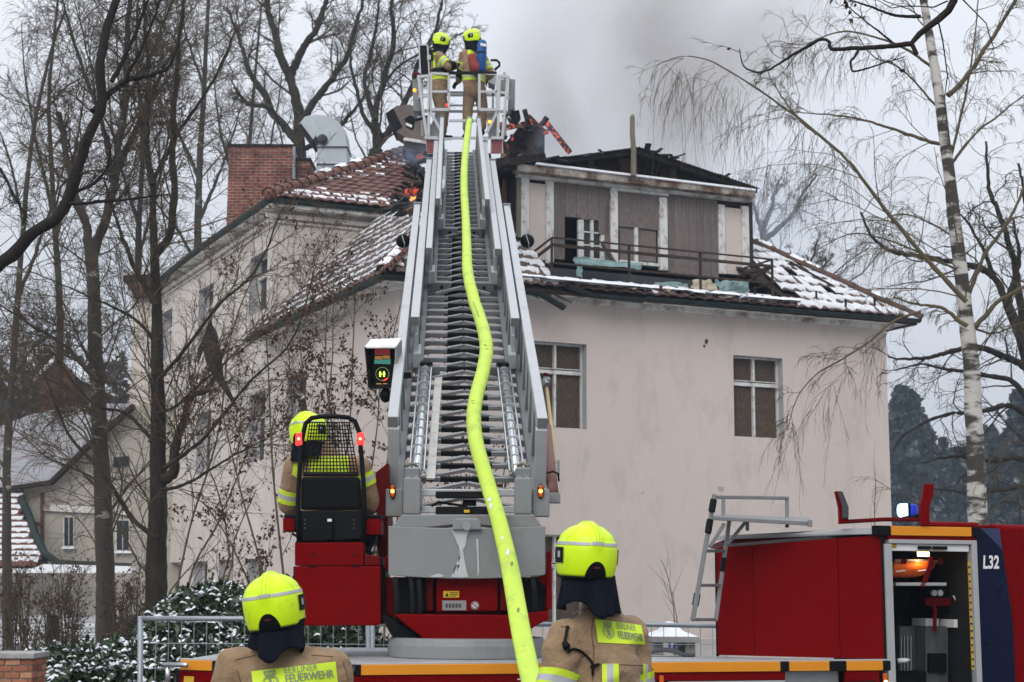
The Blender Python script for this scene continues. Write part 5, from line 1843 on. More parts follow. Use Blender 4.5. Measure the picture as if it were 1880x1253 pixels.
# base of the first section: posts, tubes, foot units, marker lamps
for sg in (-1, 1):
    r = sg * .545
    lbox('post', r, .03, .11, .26, .085, .46, M_ALU, sec1)
    bx = lp_(sg * .545, -.02, .06)
    MB().box(P(725 if sg < 0 else 993, 924, 11.52), (.125, .12, .20)).build('post_foot', M_GREYP, sec1, bevel=.008)
    MB().box(P(757 if sg < 0 else 960, 912, 11.45), (.125, .14, .26)).build('foot_unit', M_GREYP, sec1, bevel=.01)
    for k in (-1, 1):
        c = P((757 if sg < 0 else 960) + 7 * k, 880, 11.40)
        MB().tube([c, c + Yv * .06], [.022, .022], 14).build('roller', M_STEEL, sec1)
        c = P((757 if sg < 0 else 960) + 8 * k, 864, 11.5)
        MB().sphere(c, .024, 10, 8).build('fitting', M_CHROME, sec1, smooth=True)
    MB().box(P(757 if sg < 0 else 960, 872, 11.5), (.115, .10, .10)).build('roller_block', M_ALUD, sec1, bevel=.012)
    c = P(744 if sg < 0 else 972, 856, 11.5)
    MB().tube([c, c + Vector((.05 * -sg, .02, .02)), c + Vector((.09 * -sg, .05, .0))], .012, 8).build('cable', M_POSTW, sec1)
    a, b = lp_(sg * .375, .15, .10), lp_(sg * .355, 2.80, .12)
    MB().tube([a, b], .036, 16).build('steel_tube', M_CHROME, sec1, smooth=True)
    for k in range(13):
        c = a.lerp(b, (k + .5) / 13)
        MB().tube([c - LD * .007, c + LD * .007], .046, 14).build('tube_ring', M_ALU, sec1)
    for o in (-.055, .055):
        MB().tube([a + LR * o + LN * .02, b + LR * o + LN * .02], .008, 6).build('guide_rod', M_CHROME, sec1)
    MB().box(b + LD * .03, (.13, .06, .10), LAX).build('tube_socket', M_BLK, sec1)
    lm = empty('marker_lamp', P(720.5 if sg < 0 else 992.5, 903, 11.44), parent=sec1)
    MB().prism([P((720.5 if sg < 0 else 992.5) + 6 * math.cos(a_), 902 + 14 * math.sin(a_) * (1 if abs(math.sin(a_)) > .9 else .95), 11.44) for a_ in [2 * math.pi * k / 16 for k in range(16)]], Yv * .03).build('lamp_housing', M_BLK, lm)
    for y, m_ in ((895, M_AMB), (902, E_AMBER), (909, M_AMB)):
        MB().sphere(P(720.5 if sg < 0 else 992.5, y, 11.435), .016, 12, 8, (1, .5, 1.15)).build('lens', m_, lm, smooth=True)
    MB().sphere(P(720.5 if sg < 0 else 992.5, 902.5, 11.428), .008, 8, 6).build('bulb', E_AMBERC, lm)
# cross frame at the foot
for y0, y1, w in ((905, 905, .05), (936, 936, .05)):
    MB().bar(P(768, y0, 11.52), P(965, y1, 11.52), w, w).build('foot_beam', M_ALU, sec1, bevel=.005)
for x in (770, 963):
    MB().bar(P(x, 905, 11.52), P(x, 938, 11.52), .05, .05, Yv).build('foot_beam', M_ALU, sec1, bevel=.005)
MB().bar(P(800, 909, 11.48), P(905, 909, 11.48), .05, .05).build('rubber_step', M_RUB, sec1, bevel=.008)
MB().bar(P(800, 940, 11.46), P(898, 940, 11.46), .05, .075).build('rubber_step', M_RUB, sec1, bevel=.01)
MB().box(P(862, 927, 11.56), (.10, .06, .07)).build('bracket', M_BLK, sec1, bevel=.006)
MB().tube([P(792, 930, 11.5), P(805, 922, 11.5), P(830, 926, 11.5), P(858, 930, 11.5)], .010, 6).build('cable', M_BLK, sec1)
MB().box(P(857, 939, 11.42), (.04, .02, .02)).build('latch_mark', M_YEL, sec1)
# white flat measuring strip lying on the rungs
MB().bar(lp_(-.27, .15, .055), lp_(-.235, 2.75, .055), .065, .012, LN).build('flat_strip', mat('grey_strip', (0.50, 0.50, 0.47), .6, var=.08, dirt=(.32, .31, .29), dirt_amt=.3, dirt_scale=5), sec1)
lbox('small_box', -.25, 9.6, 11.2, .50, .07, .12, M_ALU, sec4)
lbox('small_box', -.25, 9.3, 9.9, .56, .05, .06, M_WHITEP, sec4)
# spot lights
for px in (740, 968):
    s = empty('spotlight', P(px, 443, 18.9), parent=sec1)
    mb = MB().sphere(P(px, 443, 18.9), .088, 18, 12, (1, .75, 1))
    mb.build('lamp_body', M_BLK, s, smooth=True)
    sg = 1 if px < 850 else -1
    MB().bar(P(px, 443, 18.95), P(px + sg * 24, 436, 19.0), .03, .03).build('lamp_arm', M_BLK, s)
    MB().tube([P(px - 2, 432, 18.75), P(px + 3, 448, 18.7), P(px + 2, 458, 18.8)], .006, 5).build('cable', M_STEEL, s)
# display box on the left of the ladder foot
db = empty('display_box', P(700, 712, 12.9), 'grey hooded display box with lit symbols', parent=truck)
YB = 12.75
h0 = [P(669, 637, YB), P(728, 637, YB), P(728, 708, YB), P(676, 713, YB)]
MB().prism([P(669, 637, YB), P(681, 623, YB + .28), P(737, 621, YB + .28), P(727, 637, YB)], Vector((0, .0, -.012))).build('hood_top', M_WHITEP, db)
MB().prism([P(669, 637, YB), P(676, 713, YB), P(688, 706, YB + .3), P(681, 625, YB + .28)], Vector((.012, 0, 0))).build('hood_side', M_BLK, db)
MB().prism([P(728, 637, YB), P(727, 709, YB), P(738, 703, YB + .3), P(738, 625, YB + .28)], Vector((-.012, 0, 0))).build('hood_side', M_GREYP, db)
MB().prism([P(676, 713, YB), P(727, 709, YB), P(730, 704, YB + .3), P(686, 706, YB + .3)], Vector((0, 0, .012))).build('hood_floor', M_BLK, db)
MB().prism([P(672, 634, YB + .16), P(732, 634, YB + .16), P(730, 710, YB + .16), P(678, 712, YB + .16)], Yv * .12).build('screen', M_BLK, db)
def dpx(pts, m, name, Y=YB + .152):
    return MB().prism([P(x, y, Y) for x, y in pts], Yv * .004).build(name, m, db)


dpx([(688, 641), (716, 641), (716, 652), (688, 652)], emat('display_red', (.25, .03, .03), .5), 'display_bar')
dpx([(688, 654), (702, 654), (702, 660), (688, 660)], emat('display_orange', (.5, .2, .03), .5), 'display_bar')
dpx([(703, 653), (716, 653), (716, 659), (703, 659)], emat('display_orange', (.5, .2, .03), .5), 'display_bar')
dpx([(687, 661), (717, 660), (717, 669), (687, 668)], emat('display_green', (.04, .32, .24), .5), 'display_bar')
E_SYM = emat('display_symbol', (.65, .95, .08), 1.8)
ring = MB(); n = 26
cc = (702, 687)
ring.grid([P(cc[0] + r * math.cos(2 * math.pi * i / n), cc[1] + r * math.sin(2 * math.pi * i / n), YB + .15) for r in (11.6, 12.6) for i in range(n)], n, 2, True)
ring.build('display_ring', emat('display_ring', (.22, .3, .05), .6), db)
for x in (698, 705):
    pm = MB()
    pm.add([P(x, 681.5, YB + .149), P(x - 1.8, 684, YB + .149), P(x + 1.8, 684, YB + .149)], [(0, 1, 2)])
    pm.add([P(x - 2.6, 688, YB + .149), P(x + 2.6, 688, YB + .149), P(x + 1.5, 684, YB + .149), P(x - 1.5, 684, YB + .149)], [(0, 1, 2, 3)])
    pm.add([P(x - 1.6, 692, YB + .149), P(x + 1.6, 692, YB + .149), P(x + 1.6, 688, YB + .149), P(x - 1.6, 688, YB + .149)], [(0, 1, 2, 3)])
    pm.build('person_symbol', E_SYM, db)
dpx([(704, 698), (711, 694), (712, 696), (705, 700)], E_RED, 'display_needle', YB + .148)
dpx([(691, 704), (700, 704), (700, 708), (691, 708)], emat('display_amber', (.45, .25, .03), .6), 'display_digit')
dpx([(703, 704), (711, 704), (711, 708), (703, 708)], emat('display_amber', (.45, .25, .03), .6), 'display_digit')
MB().bar(P(722, 690, YB + .2), P(752, 690, YB + .3), .05, .05).build('box_arm', M_BLK, db)
MB().sphere(P(708, 726, YB + .1), .062, 16, 10, (.8, 1, 1)).build('horn', M_BLK, db, smooth=True)
# hose pipe and branch on the right of the ladder foot
bp = empty('branch_pipe', P(1015, 915, 12), 'brown delivery pipe with brass valve in a grey bracket', parent=truck)
MB().tube([P(1003, 785, 12.6), P(1009, 850, 12.1), P(1015, 905, 11.75)], [.040, .043, .043], 14).build('pipe', mat('brown_pipe', (.17, .085, .07), .5, var=.2, scale=5, stretch=(1, 1, .3)), bp, smooth=True)
MB().tube([P(1003, 708, 13.2), P(1014, 800, 12.5), P(1017, 850, 12.1)], [.014, .017, .017], 10).build('yellow_tube', mat('tan_tube', (.50, .38, .20), .6), bp, smooth=True)
MB().tube([P(999, 700, 13.2), P(1004, 708, 13.15)], .03, 12).tube([P(1000, 692, 13.2), P(1003, 702, 13.2)], .016, 8).sphere(P(1006, 697, 13.2), .022, 8, 6).build('valve', M_STEEL, bp)
MB().bar(P(998, 687, 13.2), P(1006, 688, 13.2), .02, .02).tube([P(1002, 688, 13.2), P(1002, 697, 13.2)], .01, 6).build('valve_handle', M_REDD, bp)
MB().box(P(1016, 915, 11.7), (.10, .12, .075)).build('bracket', M_GREYP, bp, bevel=.005)
MB().box(P(1025, 860, 11.75), (.02, .06, .12)).build('bracket_arm', M_GREYP, bp, bevel=.004)
MB().tube([P(1004, 869, 11.7), P(1015, 866, 11.68), P(1025, 870, 11.7), P(1026, 884, 11.72)], .008, 6).build('strap', M_BLK, bp)

# ------------------------------------------------------------------ rescue cage
cage = empty('rescue_cage', P(852, 255, 26.6), 'rescue cage with striped plates at the ladder tip', parent=truck)
def cb_(a, b, w=.045, Y=26.0, Y1=None, m=M_LGREY, name='cage_bar'):
    return MB().bar(P(*a, Y), P(*b, Y if Y1 is None else Y1), w, w).build(name, m, cage)


YF, YR_ = 26.0, 27.2
cb_((768, 142), (784, 256)); cb_((787, 140), (787, 256)); cb_((766, 142), (788, 140), .05)
cb_((932, 141), (922, 256)); cb_((917, 141), (914, 256)); cb_((914, 141), (934, 141), .05)
cb_((768, 178), (788, 176), .04); cb_((914, 170), (934, 172), .04)
for x0, x1 in ((791, 824), (880, 912)):
    cb_((x0, 135), (x0, 202)); cb_((x1, 140), (x1, 202), .04)
    cb_((x0, 169), (x1, 169), .04); cb_((x0, 202), (x1, 202), .05); cb_((x0, 135), (x1, 137), .04)
cb_((788, 202), (810, 242), .045); cb_((914, 204), (894, 244), .045)
cb_((785, 254), (804, 254), .05); cb_((902, 254), (923, 254), .05)
cb_((824, 222), (880, 222), .04); cb_((824, 134.5), (912, 134.5), .045, m=M_BLK)
cb_((824, 170), (880, 170), .03, 27.0); cb_((824, 194), (880, 194), .03, 27.0)
# rear frame of the cage
for x in (775, 800, 905, 928):
    cb_((x, 140), (x, 250), .04, YR_)
for y in (142, 175, 205):
    cb_((775, y), (928, y), .04, YR_)
for x0, x1 in ((768, 775), (934, 928)):
    for y in (144, 180, 215):
        cb_((x0, y), (x1, y), .04, YF, YR_)
MB().hexa([P(782, 257, YF), P(924, 257, YF), P(926, 254, YR_), P(778, 254, YR_), P(782, 254, YF), P(924, 254, YF), P(926, 251, YR_), P(778, 251, YR_)]).build('cage_floor', M_TREAD, cage)
def cpl(pts, Y, m, name, dep=.04, label=None):
    return MB().prism([P(x, y, Y) for x, y in pts], Yv * dep).build(name, m, cage, bevel=.004, label=label)


cpl([(757, 146), (770, 144), (772, 204), (759, 204)], 26.3, M_GREYP, 'side_panel', .5)
cpl([(935, 145), (946, 146), (945, 200), (932, 203)], 26.3, M_GREYP, 'side_panel', .5)
cpl([(917, 146), (930, 146), (929, 170), (917, 172)], 26.25, M_GREYP, 'control_box', .2)
cpl([(800, 210), (812, 208), (808, 254), (789, 254), (790, 232)], 26.1, M_GREYP, 'floor_panel', .1)
cpl([(893, 206), (914, 206), (916, 254), (897, 254)], 26.1, M_GREYP, 'floor_panel', .1)
cpl([(897, 133), (910, 138), (908, 156), (896, 152)], 26.5, M_STEEL, 'nozzle_unit', .3)
for x0, x1, sg in ((781, 804, -1), (901, 923, 1)):
    M_STR0 = mat('stripe_white', (.55, .52, .52), .6); M_STR1 = mat('stripe_red', (.30, .05, .05), .6)
    cpl([(x0, 257), (x1, 257), (x1 + (1 if sg > 0 else -1), 282), (x0 + (3 if sg < 0 else -1), 282)], 26.05, M_STR0, 'warning_plate')
    for k in range(7):
        y = 258.2 + 3.4 * k
        if sg < 0:
            pts = [(x0 + 1 + k * .3, y), (x1 - .5, y + 1.2), (x1 - .5, y + 3), (x0 + 1 + k * .3, y + 1.8)]
        else:
            pts = [(x0 + .5, y), (x1 - 1, y + 1.2), (x1 - 1, y + 3), (x0 + .5, y + 1.8)]
        cpl(pts, 26.03, M_STR1, 'red_stripe', .012)
# tall padded board at the left, handle at the right, floodlights
cpl([(771, 84), (783, 84), (787, 137), (773, 137)], 26.5, M_BLK, 'tall_board', .08)
for a, b in (((769, 84), (772, 138)), ((785, 84), (788, 138)), ((770, 83), (785, 83))):
    cb_(a, b, .025, 26.48)
cpl([(784, 101), (791, 101), (791, 110), (784, 110)], 26.45, M_LGREY, 'clamp', .05)
MB().tube([P(902, 111, 26.6), P(912, 111, 26.5), P(917, 116, 26.5), P(917, 121, 26.5), P(908, 129, 26.5)], .022, 8).build('handle', M_BLK, cage, smooth=True)
cpl([(743, 218), (752, 212), (761, 215), (760, 230), (756, 236), (744, 230)], 26.2, M_BLK, 'floodlight', .15)
cpl([(745, 225), (757, 230), (756, 235), (745, 230)], 26.17, M_WHITEP, 'floodlight_lens', .02)
cpl([(939, 204), (953, 202), (956, 216), (950, 226), (938, 222)], 26.2, M_BLK, 'floodlight', .15)
cb_((761, 222), (786, 214), .04, 26.2, m=M_BLK); cb_((922, 214), (940, 212), .04, 26.2, m=M_BLK)
MB().sphere(P(766, 138, 26.2), .05, 10, 8, (1.4, 1, .9)).build('red_lamp_cover', M_REDD, cage, smooth=True)
MB().tube([P(926, 140, 26.2), P(926, 133, 26.2)], [.03, .02], 8).build('beacon_stub', M_STEEL, cage)
for x, y in ((761, 166), (899, 224)):
    MB().sphere(P(x, y, 25.97), .03, 8, 6).build('marker_lamp', E_AMBER, cage, smooth=True)
MB().sphere(P(820, 193.5, 25.95), .024, 8, 6).build('marker_lamp', E_RED, cage, smooth=True)

# ------------------------------------------------------------------ fire hose
M_HOSE = mat('yellow_green_hose', (0.50, 0.68, 0.085), 0.55, var=0.07, scale=6, bump=0.25, bscale=120, dirt=(0.36, 0.48, 0.09), dirt_amt=0.28, dirt_scale=5)
hose_px = [(862, 222, 24.6), (858, 250, 23.2), (853, 300, 20.9), (852, 345, 19.3), (855, 400, 17.7), (857, 450, 16.4), (859, 500, 15.4), (870, 550, 14.6), (886, 600, 13.9), (893, 640, 13.35), (887, 680, 12.85), (873, 735, 12.25), (870, 780, 11.85), (878, 830, 11.5), (896, 890, 11.2), (914, 950, 10.95), (929, 1010, 10.75), (943, 1080, 10.5), (955, 1150, 10.15), (968, 1215, 9.75), (980, 1262, 9.35), (1000, 1340, 8.8), (1080, 1420, 8.1)]
hw_px = [11, 12, 13, 14, 15, 17, 20, 22, 23.5, 25, 25.5, 26.5, 27.5, 28, 29, 30, 32, 35, 37, 39, 41, 42, 42]
cps = [P(x, y, Y) for x, y, Y in hose_px]
def cat_rom(pts, n):
    out = []
    for i in range(len(pts) - 1):
        p0, p1, p2, p3 = pts[max(i - 1, 0)], pts[i], pts[i + 1], pts[min(i + 2, len(pts) - 1)]
        for k in range(n):
            t = k / n
            out.append(0.5 * ((2 * p1) + (p2 - p0) * t + (2 * p0 - 5 * p1 + 4 * p2 - p3) * t * t + (3 * p1 - p0 - 3 * p2 + p3) * t ** 3))
    out.append(pts[-1]); return out


hp_pts = cat_rom(cps, 8)
K = len(hp_pts); vs = []; ns = 20
for i, p in enumerate(hp_pts):
    f = i / 8; j = min(int(f), len(hw_px) - 2); t = f - j
    dist = (p - CAM).dot(F_)
    wpx = hw_px[j] * (1 - t) + hw_px[j + 1] * t
    hw = wpx / 2 / FPX * dist
    d = (hp_pts[min(i + 1, K - 1)] - hp_pts[max(i - 1, 0)]).normalized()
    x = (LR - d * LR.dot(d)).normalized(); y = x.cross(d).normalized()
    flat = min(1.0, max(0.0, (f - 12) / 6))       # the lower part hangs half empty and flattens, with a fold
    hh = min(hw * (1 - .55 * flat), .052)
    for k in range(ns):
        a = 2 * math.pi * k / ns
        cx, cy = math.cos(a), math.sin(a)
        crease = 1 - .35 * flat * math.exp(-((cx - .30) / .13) ** 2) * (1 if cy > 0 else 0)
        vs.append(p + x * cx * hw + y * (cy * hh * crease + .012 * noise.noise(p * 3)))
hm = MB().grid(vs, ns, K, True)
hm.add([vs[i] for i in range(ns)], [tuple(range(ns - 1, -1, -1))])
hose = empty('fire_hose', cps[-1], 'yellow green fire hose running down the middle of the ladder', 'hose')
hm.build('hose_jacket', M_HOSE, hose, smooth=True)
MB().tube([cps[0] - LD * .02, cps[0] + LD * .12], [.06, .055], 14).build('coupling', M_STEEL, hose)
# printed marks and wear on the hose
M_MARK = mat('hose_print', (0.20, 0.24, 0.06), 0.7, var=0.3, scale=30)
M_SCUFF = mat('snow_patch', (0.66, 0.68, 0.68), 0.8, var=.1, scale=20)
def hose_mark(px, py, w, h, m, name, ang=0, n=10, seed=0, lift=.004):
    bvh = hose_bvh
    rr = random.Random(seed + int(px))
    pts = []
    for k in range(n):
        a = 2 * math.pi * k / n
        dx, dy = w / 2 * math.cos(a) * rr.uniform(.7, 1.1), h / 2 * math.sin(a) * rr.uniform(.7, 1.1)
        x, y = px + dx * math.cos(ang) - dy * math.sin(ang), py + dx * math.sin(ang) + dy * math.cos(ang)
        d = ray(x, y).normalized()
        hit = bvh.ray_cast(CAM, d)
        if hit[0] is None: return
        pts.append(hit[0] - d * lift)
    c = sum(pts, Vector()) / n
    d = (c - CAM).normalized(); hit = bvh.ray_cast(CAM, d)
    if hit[0] is not None: c = hit[0] - d * lift
    MB().add([c] + pts, [(0, i + 1, (i + 1) % n + 1) for i in range(n)]).build(name, m, hose)


_me = bpy.data.meshes.new('tmp'); _me.from_pydata(hm.v, [], hm.f)
hose_bvh = BVHTree.FromPolygons([Vector(v) for v in hm.v], [f for f in hm.f])
bpy.data.meshes.remove(_me)
for x, y, w, h in ((898, 917, 8, 9), (901, 929, 7, 12), (922, 988, 6, 8), (932, 1014, 7, 14)):
    hose_mark(x, y, w, h, M_SCUFF, 'snow_patch', .3)
for k in range(9):
    hose_mark(869 + k * 1.3, 555 + k * 3.4, 4.6, 2.2, M_MARK, 'printed_mark', .35, 6)
for x, y, w, h in ((891, 634, 7, 3), (894, 641, 8, 2), (868, 700 + 36, 9, 2), (868, 741, 8, 1.6), (940, 1035, 5, 10), (951, 1120, 6, 12)):
    hose_mark(x, y, w, h, M_MARK, 'scuff', .2, 8)
# ------------------------------------------------------------------ firefighters
M_TAN = mat('tan_turnout_cloth', (0.275, 0.185, 0.108), 0.85, var=0.10, scale=9, bump=1.0, bscale=17, dirt=(0.20, 0.135, 0.08), dirt_amt=0.4, dirt_scale=7, sheen=0.1)
M_TAN2 = mat('tan_trousers_cloth', (0.235, 0.165, 0.10), 0.85, var=0.15, scale=7, bump=1.0, bscale=15, dirt=(0.15, 0.105, 0.07), dirt_amt=0.35, dirt_scale=3)
M_FLUO = mat('fluorescent_yellow', (0.64, 0.90, 0.010), 0.32, var=0.03, scale=4, spec=0.35, dirt=(.46, .60, .03), dirt_amt=.12, dirt_scale=18)
M_FLUOC = mat('fluorescent_cloth', (0.56, 0.74, 0.04), 0.7, var=0.06, scale=12)
M_SILVER = mat('reflective_silver', (0.40, 0.41, 0.43), 0.5, metal=0.1, var=0.08)
M_NAVY = mat('navy_neck_cloth', (0.006, 0.008, 0.014), 0.9, var=0.25, scale=8, bump=0.5, bscale=26, spec=.08)
M_SKIN = mat('skin', (0.50, 0.30, 0.22), 0.55, var=0.06)
M_HAIR = mat('hair', (0.05, 0.03, 0.02), 0.7, var=0.3)
M_GLOVE = mat('black_glove', (0.015, 0.015, 0.017), 0.75, var=0.3, bump=0.2)
M_EYE = mat('eye_white', (0.7, 0.7, 0.68), 0.3, var=0.02)
M_SEAM = mat('dark_seam', (0.13, 0.085, 0.05), 0.9, var=0.1)
M_GREYPRINT = mat('grey_print', (0.20, 0.245, 0.16), 0.6, var=0.05)


def rot_frame(yaw, pitch=0.0, roll=0.0):
    """x right, y facing, z up; yaw turns the facing direction from +Y towards -X"""
    M = Matrix.Rotation(yaw, 3, 'Z') @ Matrix.Rotation(pitch, 3, 'X') @ Matrix.Rotation(roll, 3, 'Y')
    return M.col[0].copy(), M.col[1].copy(), M.col[2].copy()


def capsule(mb, a, b, ra, rb, wide=1.0, side=None, n=14):
    """closed tapered capsule, optionally wider along 'side'"""
    a, b = Vector(a), Vector(b)
    d = b - a
    L = d.length
    d.normalize()
    if side is None:
        x, y, _ = frame_from(d)
    else:
        x = (Vector(side) - d * Vector(side).dot(d)).normalized(); y = d.cross(x)
    prof = []
    for k in range(5):
        t = math.pi / 2 * k / 4
        prof.append((-ra * math.cos(t), ra * math.sin(t)))
    for k in range(1, 4):
        t = k / 4
        prof.append((L * t, ra + (rb - ra) * t))
    for k in range(5):
        t = math.pi / 2 * k / 4
        prof.append((L + rb * math.sin(t), rb * math.cos(t)))
    vs = []
    for (h, r) in prof:
        r = max(r, 1e-4)
        for i in range(n):
            an = 2 * math.pi * i / n
            vs.append(a + d * h + x * (r * wide * math.cos(an)) + y * (r * math.sin(an)))
    k0 = len(prof)
    mb.grid(vs, n, k0, True)
    o = len(mb.v) - len(vs)
    mb.f.append(tuple(o + i for i in range(n - 1, -1, -1))); mb.mi.append(mb.cur)
    mb.f.append(tuple(o + (k0 - 1) * n + i for i in range(n))); mb.mi.append(mb.cur)


def fuse(mb, name, m, parent, voxel=0.014, smooth=3, wrinkle=0.0, wscale=9.0, fold=None, seed=0):
    """one continuous surface from overlapping volumes"""
    me = bpy.data.meshes.new(name)
    me.from_pydata(mb.v, [], mb.f)
    ob = bpy.data.objects.new('tmp_fuse', me)
    col.objects.link(ob)
    r = ob.modifiers.new('r', 'REMESH'); r.mode = 'VOXEL'; r.voxel_size = voxel
    if smooth:
        s = ob.modifiers.new('s', 'SMOOTH'); s.factor = 0.5; s.iterations = smooth
    dg = bpy.context.evaluated_depsgraph_get()
    dg.update()
    out = bpy.data.meshes.new_from_object(ob.evaluated_get(dg))
    bpy.data.objects.remove(ob); bpy.data.meshes.remove(me)
    if wrinkle:
        out.update()
        nv = len(out.vertices)
        co = np.empty(nv * 3, np.float32); out.vertices.foreach_get('co', co); co = co.reshape(-1, 3)
        no = np.empty(nv * 3, np.float32); out.vertex_normals.foreach_get('vector', no); no = no.reshape(-1, 3)
        sv = Vector((seed * 1.7, seed * .9, 0))
        for i in range(nv):
            p = Vector(co[i])
            q = p + sv
            w = noise.noise(Vector((q.x * wscale, q.y * wscale, q.z * wscale * .55))) + .5 * noise.noise(q * wscale * 2.1)
            rdg = 1 - abs(noise.noise(Vector((q.x * wscale * .5 + 5, q.y * wscale * .5, q.z * wscale * 1.1)))) * 2.2
            co[i] += no[i] * wrinkle * (w * .7 + .5 * rdg)
        out.vertices.foreach_set('co', co.ravel())
        out.update()
    o = link_mesh(name, out, m, parent, smooth=True)
    return o


def bvh_of(o):
    me = o.data
    w = ORG[o.name]
    return BVHTree.FromPolygons([v.co + w for v in me.vertices], [tuple(p.vertices) for p in me.polygons])


def arm_band(name, bvh, a, b, t0, t1, m, parent, rmax=.16, lift=.004, n=40, rows=3):
    a, b = Vector(a), Vector(b)
    d = (b - a).normalized()
    x, y, _ = frame_from(d)
    vs = []
    for j in range(rows):
        c = a.lerp(b, t0 + (t1 - t0) * j / (rows - 1))
        last = .06
        for i in range(n):
            an = 2 * math.pi * i / n
            v = x * math.cos(an) + y * math.sin(an)
            hit = bvh.ray_cast(c, v, rmax)
            r = hit[3] if hit[0] is not None else last
            last = r
            vs.append(c + v * (r + lift))
    return MB().grid(vs, n, rows, True).build(name, m, parent, smooth=True)


def back_patch(bvh, quad, nu, nv, lift, out_dir, m, name, parent):
    """quad in space (BL,BR,TR,TL) pushed onto the cloth along -out_dir; keeps thickness by its lift"""
    bl, br, tr, tl = [Vector(q) for q in quad]
    vs = []
    for j in range(nv):
        for i in range(nu):
            s, t = i / (nu - 1), j / (nv - 1)
            p = (bl * (1 - s) + br * s) * (1 - t) + (tl * (1 - s) + tr * s) * t
            vs.append(onto(bvh, p, out_dir, lift))
    return MB().grid(vs, nu, nv).build(name, m, parent, smooth=True)


def onto(bvh, p, out_dir, lift):
    d = (p - CAM).normalized()
    hit = bvh.ray_cast(p - d * .9, d, 2.2)
    return (hit[0] - d * lift) if hit[0] is not None else p


def cloth_text(bvh, s, bl, X, Y, w, h, out_dir, lift, m, parent, bold=0):
    vs, fs, (x0, y0, x1, y1) = text_polys(s)
    bm = bmesh.new()
    bv = [bm.verts.new(((v.x - x0) / (x1 - x0) * w, (v.y - y0) / (y1 - y0) * h, 0)) for v in vs]
    for f in fs:
        try: bm.faces.new([bv[i] for i in f])
        except ValueError: pass
    me_v = [bl + X * v.co.x + Y * v.co.y for v in bm.verts]
    bm.verts.index_update()
    me_f = [tuple(v.index for v in f.verts) for f in bm.faces]
    bm.free()
    out = [onto(bvh, p, out_dir, lift) for p in me_v]
    mb = MB().add(out, me_f)
    if bold:
        mb.add([p + X * bold for p in out], me_f)
    return mb.build('lettering', m, parent)


